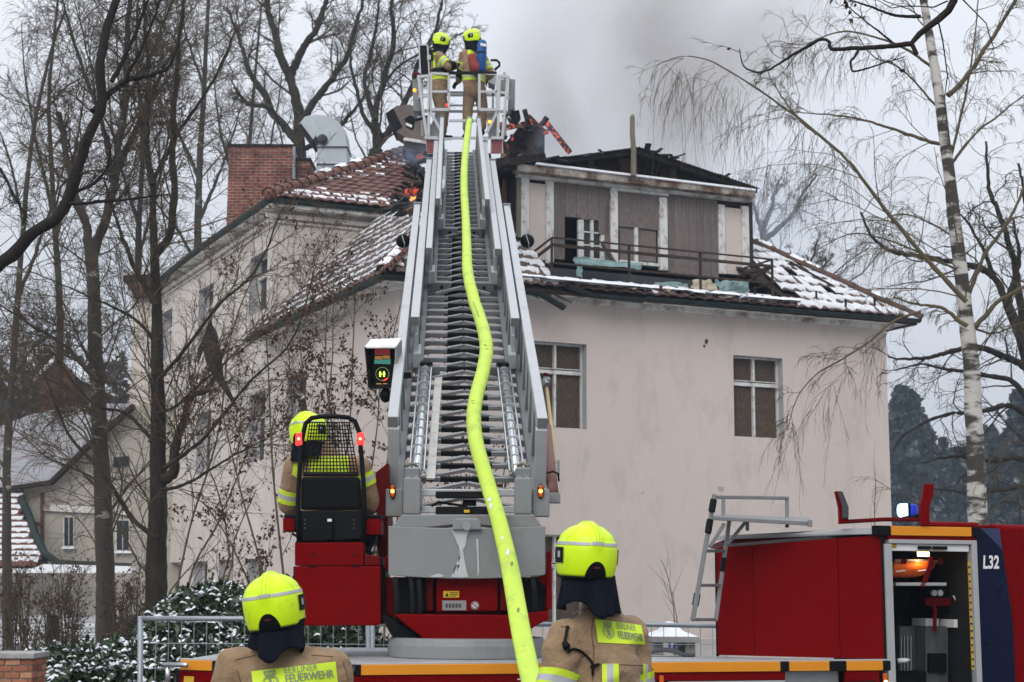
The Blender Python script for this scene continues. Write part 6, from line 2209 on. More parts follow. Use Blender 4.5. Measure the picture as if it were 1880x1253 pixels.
def helmet(c, yaw, pitch, roll, parent, detail=True, sc_=1.0):
    X, Y, Z = rot_frame(yaw, pitch, roll)
    c = Vector(c)
    def S(az, el, off=0.0):
        """az from the back going right (0 = straight back), el from -90 to 90"""
        ce, se = math.cos(el), math.sin(el)
        if se < 0: ce = ce ** .5
        sx, sy = math.sin(az) * ce, -math.cos(az) * ce
        x = .131 * math.copysign(abs(sx) ** .92, sx)
        y = .150 * math.copysign(abs(sy) ** .95, sy) - .004
        z = (.122 if se > 0 else .165) * math.copysign(abs(se) ** .95, se)
        # crest along the middle
        w = math.exp(-(x / .027) ** 4)
        top = max(0, min(1, (z + .0) / .05))
        k = .013 * w * top
        nrm = Vector((x / .017, y / .022, z / .016)).normalized()
        # shallow groove above the stripe
        k -= .0035 * math.exp(-((z - .052) / .006) ** 2) * (1 - w)
        p = Vector((x, y, z)) + nrm * (k + off)
        return c + (X * p.x + Y * p.y + Z * p.z) * sc_
    h = empty('helmet', c, parent=parent)
    na, ne = 72, 30
    def rim(az):
        b = math.cos(az)          # 1 at the back, -1 at the front
        return R(-38) + R(30) * max(0, -b) ** 1.5
    vs = []
    for j in range(ne):
        for i in range(na):
            az = 2 * math.pi * i / na
            r = rim(az)
            vs.append(S(az, r + (R(89.5) - r) * j / (ne - 1)))
    mb = MB().grid(vs, na, ne, True)
    mb.f.append(tuple((ne - 1) * na + i for i in range(na))); mb.mi.append(0)
    o = mb.build('helmet_shell', M_FLUO, h.parent and h, smooth=True)
    sol = o.modifiers.new('thickness', 'SOLIDIFY'); sol.thickness = .004
    vs = []
    for j in range(4):
        for i in range(na):
            az = 2 * math.pi * i / na
            vs.append(S(az, rim(az) - R(7.5) + R(8.0) * j / 3, .001 - .004 * (j == 0)))
    rb = MB().grid(vs, na, 4, True).build('rim_band', M_BLK, h, smooth=True)
    sol = rb.modifiers.new('thickness', 'SOLIDIFY'); sol.thickness = .006
    def patch(az0, az1, f0, f1, off, m, name, nu=16, nv=6, arch=None):
        vs = []
        for j in range(nv):
            for i in range(nu):
                s, t = i / (nu - 1), j / (nv - 1)
                az = az0 + (az1 - az0) * s
                e0, e1 = f0(s) if callable(f0) else f0, f1(s) if callable(f1) else f1
                vs.append(S(az, e0 + (e1 - e0) * t, off))
        return MB().grid(vs, nu, nv).build(name, m, h, smooth=True)
    for a0, a1 in ((-100, -60), (-59, -12), (-10.5, 10.5), (12, 59), (60, 100)):
        patch(R(a0), R(a1), R(12), R(18.5), .0022, M_SILVER, 'reflective_stripe')
    # rear arch with lamp, side badges, visor
    patch(R(-21), R(21), lambda s: rim(0) - R(2), lambda s: rim(0) + R(26) * max(0.02, math.sin(math.pi * s)) ** .55, .0035, M_BLK, 'rear_clip', 21, 6)
    patch(R(-5), R(5), R(-22), R(-19), .006, mat('dull_red_lamp', (.12, .015, .02), .4), 'rear_lamp', 5, 3)
    for sg in (-1, 1):
        patch(R(sg * 68), R(sg * 100), R(-16), R(7), .004, M_BLK, 'side_plate', 8, 5)
        patch(R(sg * 76), R(sg * 84), R(-8), R(0), .0055, M_SILVER, 'side_badge', 4, 3)
    patch(R(130), R(230), R(-30), R(4), .003, M_GLASSD, 'visor', 16, 8)
    if detail:      # seam lines of the crest
        for sg in (-1, 1):
            sm = MB()
            pts = [S(math.atan2(sg * .036, .9 * (1 - k / 9) + .02), R(20) + R(60) * k / 9, .0015) for k in range(10)]
            sm.tube(pts, .0011, 4)
            pts = [S(R(sg * (48 + 20 * (1 - k / 7))), R(19) + R(38) * k / 7, .0005) for k in range(8)]
            sm.tube(pts, .0010, 4)
            sm.build('shell_seam', mat('helmet_seam', (.40, .58, .01), .5), h)
    return h, S


def neck_cloth(c, yaw, pitch, roll, parent, L=.20, flare=.05, seed=1, tail=0.0):
    X, Y, Z = rot_frame(yaw, pitch * .4, roll * .4)
    Xh, Yh, Zh = rot_frame(yaw, pitch, roll)
    c = Vector(c)
    nu, nv = 40, 12
    vs = []
    for j in range(nv):
        t = j / (nv - 1)
        for i in range(nu):
            s = i / (nu - 1)
            az = R(-122) + R(244) * s
            fold = .012 * t * math.sin(az * 5.2 + seed) + .010 * t * math.sin(az * 9.1 + 2 * seed)
            ctr = math.exp(-(az / R(16)) ** 2)
            rx, ry = .108 + flare * t ** 1.3 * (.35 + .65 * math.cos(az) ** 2) + fold, .118 + (flare * .55) * t ** 1.2 + fold + .010 * ctr * t
            z = -.085 - (L + .035 * ctr * t + .02 * math.sin(az * 3 + seed) * t + tail * t * max(0, math.sin(az))) * t
            top = c + Xh * (math.sin(az) * .112) + Yh * (-math.cos(az) * .120) + Zh * -.085
            p = c + X * (math.sin(az) * rx) + Y * (-math.cos(az) * ry - .004 * t) + Z * z
            k = min(1, t * 3)
            vs.append(top * (1 - k) + p * k)
    o = MB().grid(vs, nu, nv).build('neck_cloth', M_NAVY, parent, smooth=True)
    so = o.modifiers.new('thickness', 'SOLIDIFY'); so.thickness = .005
    return o


def glove(wrist, d, palm_n, parent, curl=0.6, r=1.0, side=1):
    """palm, four unequal bent fingers, thumb from the side of the palm"""
    w = Vector(wrist); d = Vector(d).normalized(); n = Vector(palm_n); n = (n - d * n.dot(d)).normalized()
    s = d.cross(n) * side
    mb = MB()
    capsule(mb, w - d * .05, w + d * .02, .038, .036)
    capsule(mb, w + d * .02, w + d * .085, .024, .022, 1.85, s)
    for k, (o, L) in enumerate(((-.032, .072), (-.011, .082), (.011, .076), (.031, .060))):
        p = w + d * .095 + s * o
        a = 0.0; dd = d.copy()
        for q, f in enumerate((.45, .32, .25)):
            a += curl * (.5 if q == 0 else .8)
            dd = d * math.cos(a) + n * math.sin(a)
            p2 = p + dd * L * f
            capsule(mb, p, p2, .0115 - .0008 * q, .0108 - .0008 * q, n=8)
            p = p2
    p = w + d * .035 - s * .036
    t = (-s * .75 + d * .6 + n * .35).normalized()
    p2 = p + t * .035; capsule(mb, p, p2, .0145, .013, n=8)
    t2 = (-s * .2 + d * .8 + n * .6).normalized(); capsule(mb, p2, p2 + t2 * .032, .0125, .0105, n=8)
    return fuse(mb, 'glove', M_GLOVE, parent, .0075, 2)


def boot(ank, d, parent):
    ank = Vector(ank); d = Vector(d).normalized()
    mb = MB()
    f = Vector((ank.x, ank.y, ank.z - .07))
    capsule(mb, ank + Zv * .18, ank, .062, .058)
    capsule(mb, f - d * .05, f + d * .15, .05, .045, 1.05, d.cross(Zv))
    return fuse(mb, 'boot', M_BLK, parent, .014, 2)


def figure(label, base, yaw, J, head_yaw, head_pitch=0.0, head_roll=0.0, size=1.0, voxel=.016, wr=.010, seed=1, group=None, detail=True, neck=(.20, .05, 0.0), gl_curl=.6):
    """J: joint positions in the world: pelvis, chest, neck, head, shL, elL, wrL, shR, elR, wrR, hipL, knL, anL, hipR, knR, anR"""
    person = empty('person', base, label, 'person', group)
    X, Y, Z = rot_frame(yaw)
    g = {k: Vector(v) for k, v in J.items()}
    s = size
    # body: one continuous figure
    b = MB()
    capsule(b, g['pelvis'], g['chest'], .12 * s, .13 * s, 1.2, X)
    capsule(b, g['chest'], g['neck'], .10 * s, .055 * s, 1.3, X)
    capsule(b, g['neck'], g['head'], .055 * s, .06 * s)
    HX, HY, HZ_ = rot_frame(head_yaw, head_pitch, head_roll)
    hd = g['head']
    b.sphere(hd + HZ_ * .02, .095 * s, 16, 12, (.80, 1.0, 1.15), (HX, HY, HZ_))
    capsule(b, hd - HZ_ * .05 + HY * .02, hd - HZ_ * .085 + HY * .055, .055 * s, .035 * s)
    capsule(b, hd + HY * .090 + HZ_ * .012, hd + HY * .108 - HZ_ * .022, .011 * s, .016 * s)
    for sg in (-1, 1):
        b.sphere(hd + HX * sg * .080 * s - HZ_ * .005, .026 * s, 8, 6, (.4, .7, 1.2), (HX, HY, HZ_))
        S_ = 'L' if sg < 0 else 'R'
        capsule(b, g['sh' + S_], g['el' + S_], .055 * s, .045 * s)
        capsule(b, g['el' + S_], g['wr' + S_], .044 * s, .03 * s)
        capsule(b, g['chest'] + Z * .08, g['sh' + S_], .08 * s, .06 * s)
        capsule(b, g['hip' + S_], g['kn' + S_], .085 * s, .06 * s)
        capsule(b, g['kn' + S_], g['an' + S_], .058 * s, .04 * s)
        capsule(b, g['pelvis'], g['hip' + S_], .11 * s, .09 * s)
    body = fuse(b, 'body', M_SKIN, person, .016, 2)
    for sg in (-1, 1):
        MB().sphere(hd + HX * sg * .032 + HY * .088 + HZ_ * .018, .012, 10, 8).build('eye', M_EYE, body, smooth=True)
    MB().bar(hd + HY * .096 - HZ_ * .055 - HX * .022, hd + HY * .096 - HZ_ * .055 + HX * .022, .012, .009).build('mouth', mat('lips', (.35, .13, .11), .5), body, bevel=.003)
    hr = MB(); hr.sphere(hd + HZ_ * .03 - HY * .012, .100 * s, 16, 10, (.82, 1.0, 1.1), (HX, HY, HZ_))
    hr.v = [v if (Vector(v) - hd).dot(HY) < .045 or (Vector(v) - hd).dot(HZ_) > .08 else tuple(hd + (Vector(v) - hd) * .6) for v in hr.v]
    hr.build('hair', M_HAIR, body, smooth=True)
    # jacket
    j = MB()
    lo = g['pelvis'] - Z * .10 * s
    capsule(j, lo, g['chest'], .150 * s, .165 * s, 1.28, X, n=24)
    capsule(j, g['chest'], g['chest'] + (g['neck'] - g['chest']) * .75, .150 * s, .105 * s, 1.45, X, n=24)
    capsule(j, g['neck'] - Z * .06, g['neck'] + Z * .055, .098 * s, .088 * s)
    for S_ in 'LR':
        capsule(j, g['chest'] + (g['neck'] - g['chest']) * .35, g['sh' + S_], .125 * s, .092 * s)
        capsule(j, g['neck'] - Z * .05, g['sh' + S_], .085 * s, .080 * s)
        capsule(j, g['sh' + S_], g['el' + S_], .092 * s, .080 * s)
        capsule(j, g['el' + S_], g['el' + S_].lerp(g['wr' + S_], .88), .078 * s, .062 * s)
    jk = fuse(j, 'jacket', M_TAN, person, voxel, 4, wr, 7.0, seed=seed)
    t = MB()
    capsule(t, g['pelvis'] + Z * .06, g['pelvis'] - Z * .06, .14 * s, .14 * s, 1.2, X)
    for S_ in 'LR':
        capsule(t, g['pelvis'], g['hip' + S_], .13 * s, .12 * s)
        capsule(t, g['hip' + S_], g['kn' + S_], .120 * s, .092 * s)
        capsule(t, g['kn' + S_], g['an' + S_].lerp(g['kn' + S_], .12), .090 * s, .080 * s)
    tr = fuse(t, 'trousers', M_TAN2, person, .018, 3, wr, 8.0, seed=seed + 5)
    return person, g, jk, tr, (X, Y, Z), (HX, HY, HZ_)


def bands(bvh, a, b, t0, w, parent, rmax=.15):
    """yellow, silver, yellow reflective bands round a limb"""
    L = (Vector(b) - Vector(a)).length
    k = w / L / 3
    arm_band('reflective_band', bvh, a, b, t0, t0 + k, M_FLUOC, parent, rmax)
    arm_band('reflective_band', bvh, a, b, t0 + k, t0 + 2 * k, M_SILVER, parent, rmax)
    arm_band('reflective_band', bvh, a, b, t0 + 2 * k, t0 + 3 * k, M_FLUOC, parent, rmax)


def crest(bvh, bl, X, Y, w, out, lift, parent):
    """small city crest: crown above a shield with an upright bear"""
    mb = MB()
    def pl(pts):
        vs = [onto(bvh, bl + X * (x * w) + Y * (y * w), out, lift) for x, y in pts]
        c = sum(vs, Vector()) / len(vs)
        mb.add([c] + vs, [(0, i + 1, (i + 1) % len(vs) + 1) for i in range(len(vs))])
    def line(p, q, t=.025):
        (x0, y0), (x1, y1) = p, q
        dx, dy = x1 - x0, y1 - y0; l = math.hypot(dx, dy); nx, ny = -dy / l * t, dx / l * t
        pl([(x0 + nx, y0 + ny), (x1 + nx, y1 + ny), (x1 - nx, y1 - ny), (x0 - nx, y0 - ny)])
    # crown
    line((.22, .92), (.78, .92)); line((.24, 1.0), (.76, 1.0))
    for k in range(5):
        x = .24 + .13 * k
        line((x, 1.0), (x - .03 + .015 * k, 1.22), .03)
        pl([(x - .06, 1.2), (x, 1.3), (x + .06, 1.2), (x, 1.14)])
    # shield
    sh = [(.18, .85), (.18, .40), (.30, .14), (.50, 0), (.70, .14), (.82, .40), (.82, .85)]
    for a, b in zip(sh, sh[1:] + sh[:1]): line(a, b, .02)
    for k in range(5):
        y = .2 + .14 * k
        line((.02 + .04 * abs(k - 2), y), (.14, y + .05)); line((.98 - .04 * abs(k - 2), y), (.86, y + .05))
    # bear
    pl([(.42, .30), (.40, .55), (.46, .68), (.56, .66), (.62, .50), (.60, .30)])
    pl([(.44, .66), (.38, .74), (.42, .82), (.52, .80), (.55, .68)])
    for a, b in (((.44, .58), (.30, .62)), ((.56, .58), (.68, .66)), ((.46, .32), (.38, .14)), ((.57, .32), (.64, .12)), ((.62, .36), (.70, .40))):
        line(a, b, .035)
    mb.build('crest', M_GREYPRINT, parent)


def joints(base, yaw, h, lean=(0, 0), arms=None, sw=.21, legs=None):
    """standing joints; arms: dict L/R -> (elbow offset, wrist offset) from the shoulder in the figure's own axes"""
    X, Y, Z = rot_frame(yaw)
    b = Vector(base)
    k = h / 1.80
    def q(x, y, z): return b + X * x * k + Y * y * k + Z * z * k
    lx, ly = lean
    J = dict(pelvis=q(0, 0, .98), chest=q(lx * .6, ly * .6, 1.27), neck=q(lx, ly, 1.50), head=q(lx * 1.1, ly * 1.2 + .02, 1.655))
    for S_, sg in (('L', -1), ('R', 1)):
        sh = Vector((lx + sg * sw, ly, 1.42))
        e, w = (arms or {}).get(S_, ((sg * .05, -.02, -.30), (sg * .04, .10, -.55)))
        J['sh' + S_] = q(*sh); J['el' + S_] = q(*(sh + Vector(e))); J['wr' + S_] = q(*(sh + Vector(w)))
        lg = (legs or {}).get(S_, ((sg * .11, .02, .50), (sg * .13, 0, .10)))
        J['hip' + S_] = q(sg * .10, 0, .90); J['kn' + S_] = q(*lg[0]); J['an' + S_] = q(*lg[1])
    return J


# ---- left foreground firefighter, seen from behind
def fore_left():
    Yd = 6.95
    c = P(502, 1106, Yd)
    yaw = R(-8)
    base = Vector((P(522, 1106, Yd).x, Yd + .03, 0))
    J = joints(base, yaw, 1.71, (-.01, .03), sw=.215)
    p, g, jk, tr, ax, hx = figure('firefighter in the left foreground from behind, tan jacket and yellow helmet tilted over', base, yaw, J, R(-6), 0, R(-9), voxel=.011, wr=.020, seed=2)
    X, Y, Z = ax
    h, S = helmet(c, R(-4), R(4), R(-9), p)
    neck_cloth(c + Vector((.012, 0, 0)), R(-4), R(4), R(-9), p, .115, .022, seed=2.2, tail=.02)
    bvh = bvh_of(jk)
    out = -Y
    tl, tr_, br, bl = P(461, 1233, Yd - .2), P(616, 1215, Yd - .2), P(624, 1282, Yd - .2), P(470, 1298, Yd - .2)
    back_patch(bvh, (bl, br, tr_, tl), 26, 12, .005, out, M_FLUOC, 'back_panel', jk)
    Xt = (tr_ - tl).normalized(); Yt = (tl - bl).normalized()
    mpp = Yd / FPX
    def pt(x, y): return P(x, y, Yd - .2)
    cloth_text(bvh, 'BERLINER', pt(522, 1237.5), Xt, Yt, 59 * mpp, 11.5 * mpp, out, .009, M_GREYPRINT, jk)
    cloth_text(bvh, 'FEUERWEHR', pt(525, 1254), Xt, Yt, 84 * mpp, 13.5 * mpp, out, .009, M_GREYPRINT, jk, bold=.0026)
    crest(bvh, pt(483, 1277), Xt, Yt, 33 * mpp, out, .009, jk)
    # shoulder seams
    for a, b in (((432, 1212), (470, 1203)), ((572, 1203), (612, 1206)), ((436, 1232), (444, 1260)), ((630, 1215), (640, 1250))):
        vs = [onto(bvh, P(a[0] + (b[0] - a[0]) * k / 7, a[1] + (b[1] - a[1]) * k / 7, Yd - .25), Vector((0, -1, 0)), .002) for k in range(8)]
        MB().tube(vs, .0022, 4).build('seam', M_SEAM, jk)
    for S_ in 'LR':
        bands(bvh, g['sh' + S_], g['el' + S_], .62, .075, jk)
        sg = 1 if S_ == 'R' else -1
        glove(g['wr' + S_], (g['wr' + S_] - g['el' + S_]), X * -sg, p, .5, side=sg)
        boot(g['an' + S_], Y, p)


fore_left()


def fore_right():
    Yd = 6.9
    c = P(1076, 1014, Yd)
    yaw = R(33)
    base = Vector((P(1108, 1014, Yd).x, Yd + .05, 0))
    J = joints(base, yaw, 1.90, (0.0, .03), arms={'L': ((-.085, -.02, -.28), (-.09, .10, -.50)), 'R': ((.05, 0, -.29), (.04, .12, -.52))}, sw=.165)
    p, g, jk, tr, ax, hx = figure('firefighter in the right foreground from behind, tan jacket with yellow reflective bands', base, yaw, J, R(20), 0, R(2), voxel=.011, wr=.024, seed=7, size=.86)
    X, Y, Z = ax
    h, S = helmet(c, R(16), R(2), R(2), p)
    neck_cloth(c + Vector((.012, 0, -.01)), R(14), R(2), R(2), p, .135, .022, seed=.6, tail=.05)
    bvh = bvh_of(jk)
    out = (-Y * .9 + X * .1).normalized()
    tl, tr_, br, bl = P(1092, 1137, Yd - .1), P(1177, 1148, Yd - .1), P(1185, 1184, Yd - .1), P(1098, 1180, Yd - .1)
    back_patch(bvh, (bl, br, tr_, tl), 24, 12, .005, out, M_FLUOC, 'back_panel', jk)
    Xt = (tr_ - tl).normalized(); Yt = (tl - bl).normalized()
    mpp = Yd / FPX
    def pt(x, y): return P(x, y, Yd - .1)
    cloth_text(bvh, 'BERLINER', pt(1133, 1154), Xt, Yt, 34 * mpp, 10.5 * mpp, out, .009, M_GREYPRINT, jk)
    cloth_text(bvh, 'FEUERWEHR', pt(1136, 1172), Xt, Yt, 44 * mpp, 13 * mpp, out, .009, M_GREYPRINT, jk, bold=.0018)
    crest(bvh, pt(1107, 1172), Xt, Yt, 24 * mpp, out, .009, jk)
    # vertical stripes on the back below the panel
    for x0, x1, m in ((1105, 1114, M_FLUOC), (1114, 1126, M_SILVER), (1126, 1136, M_FLUOC), (1180, 1185, M_FLUOC), (1185, 1190, M_SILVER)):
        back_patch(bvh, (P(x0 + 2, 1330, Yd - .1), P(x1 + 2, 1330, Yd - .1), P(x1, 1219, Yd - .1), P(x0, 1219, Yd - .1)), 5, 18, .005, Vector((0, -1, 0)), m, 'reflective_stripe', jk)
    # shoulder / yoke seams, pocket flap
    for pts in (((1050, 1128), (1075, 1118), (1100, 1120), (1130, 1124)), ((1090, 1128), (1086, 1160), (1090, 1195), (1088, 1250)), ((1030, 1150), (1048, 1154)), ((1092, 1219), (1150, 1221), (1186, 1222))):
        P2 = cat_rom([Vector((x, y, 0)) for x, y in pts], 5)
        vs = [onto(bvh, P(v.x, v.y, Yd - .3), Vector((0, -1, 0)), .002) for v in P2]
        MB().tube(vs, .0022, 4).build('seam', M_SEAM, jk)
    bands(bvh, g['shL'], g['elL'], .50, .085, jk)
    bands(bvh, g['shR'], g['elR'], .52, .085, jk)
    # band round the chest
    Lz = g['chest'] - Z * .16
    arm_band('reflective_band', bvh, Lz + Z * .03, Lz + Z * .0, 0, 1, M_FLUOC, jk, .24)
    # radio lead and antenna on the sleeve
    rad = empty('radio', P(1040, 1190, Yd - .2), 'black radio handset with antenna clipped on the right foreground firefighter', 'radio')
    def oj(x, y, l): return onto(bvh, P(x, y, Yd - .4), Vector((0, -1, 0)), l)
    MB().tube([oj(1042, 1150, .012), oj(1039, 1168, .012), oj(1036, 1180, .012)], [.008, .0065, .006], 8).build('antenna', M_BLK, rad)
    MB().tube([oj(1035, 1178, .014), oj(1040, 1186, .016), oj(1041, 1194, .014)], [.010, .017, .012], 10).build('handset', M_BLK, rad)
    pts = cat_rom([oj(1042, 1199, .01), oj(1052, 1192, .012), oj(1066, 1196, .012), oj(1080, 1208, .012), oj(1088, 1220, .012), oj(1088, 1240, .01)], 5)
    MB().tube(pts, .0055, 6).build('lead', M_BLK, rad)
    MB().bar(oj(1084, 1225, .012), oj(1100, 1220, .012), .012, .012).build('clip', M_BLK, rad)
    for S_ in 'LR':
        sg = 1 if S_ == 'R' else -1
        glove(g['wr' + S_], (g['wr' + S_] - g['elL' if S_ == 'L' else 'elR']), X * -sg, p, .5, side=sg)
        boot(g['an' + S_], Y, p)


fore_right()


# ---- operator on the turntable seat
def operator():
    Y0 = 11.42
    def q(x, y, dy=0.0): return P(x, y, Y0 + dy)
    c = q(567, 789, .02)
    J = dict(pelvis=q(606, 955, .02), chest=q(600, 880, .03), neck=q(588, 838, .05), head=q(568, 797, .05),
             shL=q(543, 858, .03), elL=q(530, 925, .12), wrL=q(548, 942, .38),
             shR=q(660, 860, .03), elR=q(680, 925, .12), wrR=q(664, 945, .38),
             hipL=q(585, 965, .05), knL=q(572, 960, .50), anL=q(572, 1040, .62),
             hipR=q(628, 965, .05), knR=q(640, 960, .50), anR=q(640, 1040, .62))
    p, g, jk, tr, ax, hx = figure('firefighter sitting in the black operator seat of the turntable', q(606, 985), 0.0, J, R(-25), 0, R(-4), voxel=.014, wr=.008, seed=11, size=.98)
    helmet(c, R(-28), R(0), R(-5), p)
    neck_cloth(c, R(-20), 0, R(-4), p, .13, .03, seed=3.3)
    bvh = bvh_of(jk)
    out = Vector((0, -1, 0))
    back_patch(bvh, (q(568, 868, -.2), q(640, 868, -.2), q(640, 838, -.2), q(566, 838, -.2)), 16, 8, .006, out, M_FLUOC, 'back_panel', jk)
    back_patch(bvh, (q(536, 872, -.2), q(548, 880, -.2), q(552, 842, -.2), q(540, 846, -.2)), 6, 8, .006, out, M_FLUOC, 'reflective_patch', jk)
    bands(bvh, g['shL'], g['elL'], .60, .10, jk)
    bands(bvh, g['shR'], g['elR'], .10, .10, jk)
    for S_ in 'LR':
        sg = 1 if S_ == 'R' else -1
        glove(g['wr' + S_], Vector((0, 1, -.1)), Vector((0, 0, -1)), p, .7, side=sg)
        boot(g['an' + S_], Vector((0, 1, 0)), p)
    return p


operator()


# ---- the two in the rescue cage
def cage_pair():
    # left one, facing right with an arm across
    Y0 = 26.55
    def q(x, y, dy=0.0): return P(x, y, Y0 + dy)
    J = dict(pelvis=q(806, 160), chest=q(807, 122), neck=q(807, 97), head=q(812, 80),
             shL=q(806, 104, -.18), elL=q(824, 122, -.28), wrL=q(836, 118, -.10),
             shR=q(809, 103, .18), elR=q(826, 124, .22), wrR=q(838, 121, .05),
             hipL=q(804, 168, -.08), knL=q(811, 208, -.1), anL=q(806, 246, -.1),
             hipR=q(807, 168, .1), knR=q(815, 208, .1), anR=q(812, 246, .1))
    p, g, jk, tr, ax, hx = figure('firefighter on the left in the rescue cage facing his colleague', q(806, 252), R(-80), J, R(-78), 0, 0, voxel=.02, wr=.010, seed=21, detail=False)
    helmet(q(811, 75), R(-68), R(-8), R(4), p, False, 1.05)
    neck_cloth(q(810, 76), R(-80), 0, 0, p, .16, .03, 4)
    bvh = bvh_of(jk)
    bands(bvh, g['shL'], g['elL'], .35, .13, jk, .2)
    arm_band('reflective_band', bvh, q(806, 146), q(806, 142), 0, 1, M_FLUOC, jk, .3)
    arm_band('reflective_band', bvh, q(806, 151), q(806, 147), 0, 1, M_FLUOC, jk, .3)
    back_patch(bvh, (q(795, 124, -.4), q(799, 124, -.4), q(800, 96, -.4), q(795, 97, -.4)), 5, 10, .008, Vector((0, -1, 0)), M_FLUOC, 'reflective_patch', jk)
    arm_band('belt', bvh, q(807, 139), q(807, 132), 0, 1, M_BLK, jk, .3, .012)
    arm_band('cuff', bvh, g['elL'], g['wrL'], -.15, .6, M_BLK, jk, .2, .01)
    for S_ in 'LR':
        sg = 1 if S_ == 'R' else -1
        glove(g['wr' + S_], Vector((1, 0, -.1)), Vector((0, 0, -1)), p, .7, side=sg)
        boot(g['an' + S_], Vector((1, 0, 0)), p)
    ap = empty('breathing_apparatus', q(792, 130), 'black breathing pack on the back of the left cage firefighter', 'breathing apparatus')
    MB().tube([q(791, 92), q(790, 96), q(790, 134), q(791, 139)], [.04, .075, .075, .04], 14).build('cylinder', M_BLK, ap, smooth=True)
    MB().bar(q(797, 94), q(797, 140), .28, .05, Xv).build('back_plate', M_BLK, ap, bevel=.02)
    for dy in (-.17, .15):
        MB().tube([q(798, 97, dy), q(806, 92, dy * 1.2), q(815, 98, dy * 1.1), q(816, 112, dy)], .018, 6).build('shoulder_strap', M_BLK, ap)
    hood = MB(); hood.sphere(q(810, 88), .115, 14, 10, (1, 1.0, 1.15)); hood.build('hood', M_NAVY, p, smooth=True)
    # right one, turned away to the left, one leg forward
    def r(x, y, dy=0.0): return P(x, y, 26.45 + dy)
    J = dict(pelvis=r(871, 158), chest=r(868, 120), neck=r(864, 92), head=r(864, 74),
             shL=r(852, 102, -.02), elL=r(848, 132, .10), wrL=r(842, 150, .22),
             shR=r(884, 104, .06), elR=r(899, 134, .02), wrR=r(893, 150, .12),
             hipL=r(863, 165), knL=r(859, 196, .02), anL=r(857, 240, .0),
             hipR=r(880, 165, .03), knR=r(886, 196, .10), anR=r(884, 238, .15))
    p, g, jk, tr, ax, hx = figure('firefighter on the right in the rescue cage with a blue cylinder on his back', r(868, 250), R(28), J, R(48), 0, 0, voxel=.02, wr=.010, seed=31, detail=False)
    helmet(r(866, 68), R(72), R(-6), R(-4), p, False, 1.05)
    neck_cloth(r(866, 69), R(60), 0, 0, p, .17, .03, 5)
    bvh = bvh_of(jk)
    bands(bvh, g['shL'], g['elL'], .40, .14, jk, .2)
    bands(bvh, g['shR'], g['elR'], .45, .14, jk, .2)
    arm_band('reflective_band', bvh, r(868, 152), r(868, 147), 0, 1, M_FLUOC, jk, .3)
    arm_band('reflective_band', bvh, r(868, 147), r(868, 144), 0, 1, M_SILVER, jk, .3)
    arm_band('reflective_band', bvh, r(868, 144), r(868, 140), 0, 1, M_FLUOC, jk, .3)
    arm_band('cuff', bvh, g['elL'], g['wrL'], -.25, .5, M_BLK, jk, .2, .012)
    back_patch(bvh, (r(858, 100, -.4), r(869, 100, -.4), r(869, 90, -.4), r(858, 92, -.4)), 6, 6, .008, Vector((0, -1, 0)), M_FLUOC, 'reflective_patch', jk)
    for S_ in 'LR':
        sg = 1 if S_ == 'R' else -1
        glove(g['wr' + S_], Vector((-.6, .5, -.4)), Vector((0, 0, -1)), p, .7, side=sg)
        boot(g['an' + S_], Vector((-.3, 1, 0)), p)
    ap = empty('breathing_apparatus', r(885, 130, -.3), 'breathing apparatus with blue cylinder on the right cage firefighter', 'breathing apparatus')
    M_BLU = mat('blue_cylinder', (.012, .075, .26), .4, var=.12, scale=6)
    MB().tube([r(886, 74, -.28), r(886, 77, -.28), r(885, 82, -.28), r(883, 128, -.28), r(883, 132, -.28), r(883, 134, -.28)], [.035, .068, .085, .085, .065, .03], 18).build('cylinder', M_BLU, ap, smooth=True)
    MB().prism([r(882, 79, -.37), r(893, 81, -.37), r(893, 86, -.37), r(882, 84, -.37)], Yv * .01).build('cylinder_label', M_WHITEP, ap)
    MB().tube([r(884, 97.5, -.28), r(884, 100, -.28)], .09, 16).build('cylinder_strap', M_BLK, ap)
    MB().bar(r(880, 92, -.18), r(878, 148, -.18), .26, .05, Xv).build('back_plate', M_BLK, ap, bevel=.02)
    bag = MB()
    capsule(bag, r(866, 106, -.30), r(872, 124, -.30), .07, .10, 1.0)
    bag_o = fuse(bag, 'red_pouch', mat('red_cloth', (.26, .045, .04), .8, var=.15), None, .02, 2, .01, 9)
    tag(bag_o, 'red cloth pouch hanging beside the blue breathing cylinder', 'bag')
    hood = MB(); hood.sphere(r(865, 82), .115, 14, 10, (1, 1, 1.2)); hood.build('hood', M_NAVY, p, smooth=True)


cage_pair()
# ------------------------------------------------------------------ trees and shrubs
M_BARKD = mat('dark_bark', (0.024, 0.020, 0.017), 0.95, var=0.35, scale=8, bump=0.7, bscale=25, stretch=(1, 1, .35))
M_BARKB = mat('brown_bark', (0.033, 0.026, 0.020), 0.95, var=0.4, scale=8, bump=0.9, bscale=25, stretch=(1, 1, .35), dirt=(0.05, .056, .028), dirt_amt=0.35, dirt_scale=1.5)
M_TWIG = mat('brown_twigs', (0.088, 0.068, 0.046), 0.95, var=0.25, scale=3)
M_TWIGG = mat('olive_twigs', (0.105, 0.085, 0.050), 0.95, var=0.25, scale=3)
M_TWIGK = mat('dark_twigs', (0.036, 0.031, 0.028), 0.95, var=0.25, scale=3)
M_LEAFB = mat('dead_leaf', (0.085, 0.045, 0.028), 0.9, var=0.35, scale=5)
M_SNOWC = mat('snow_clump', (0.78, 0.80, 0.84), 0.8, var=0.04, scale=9)


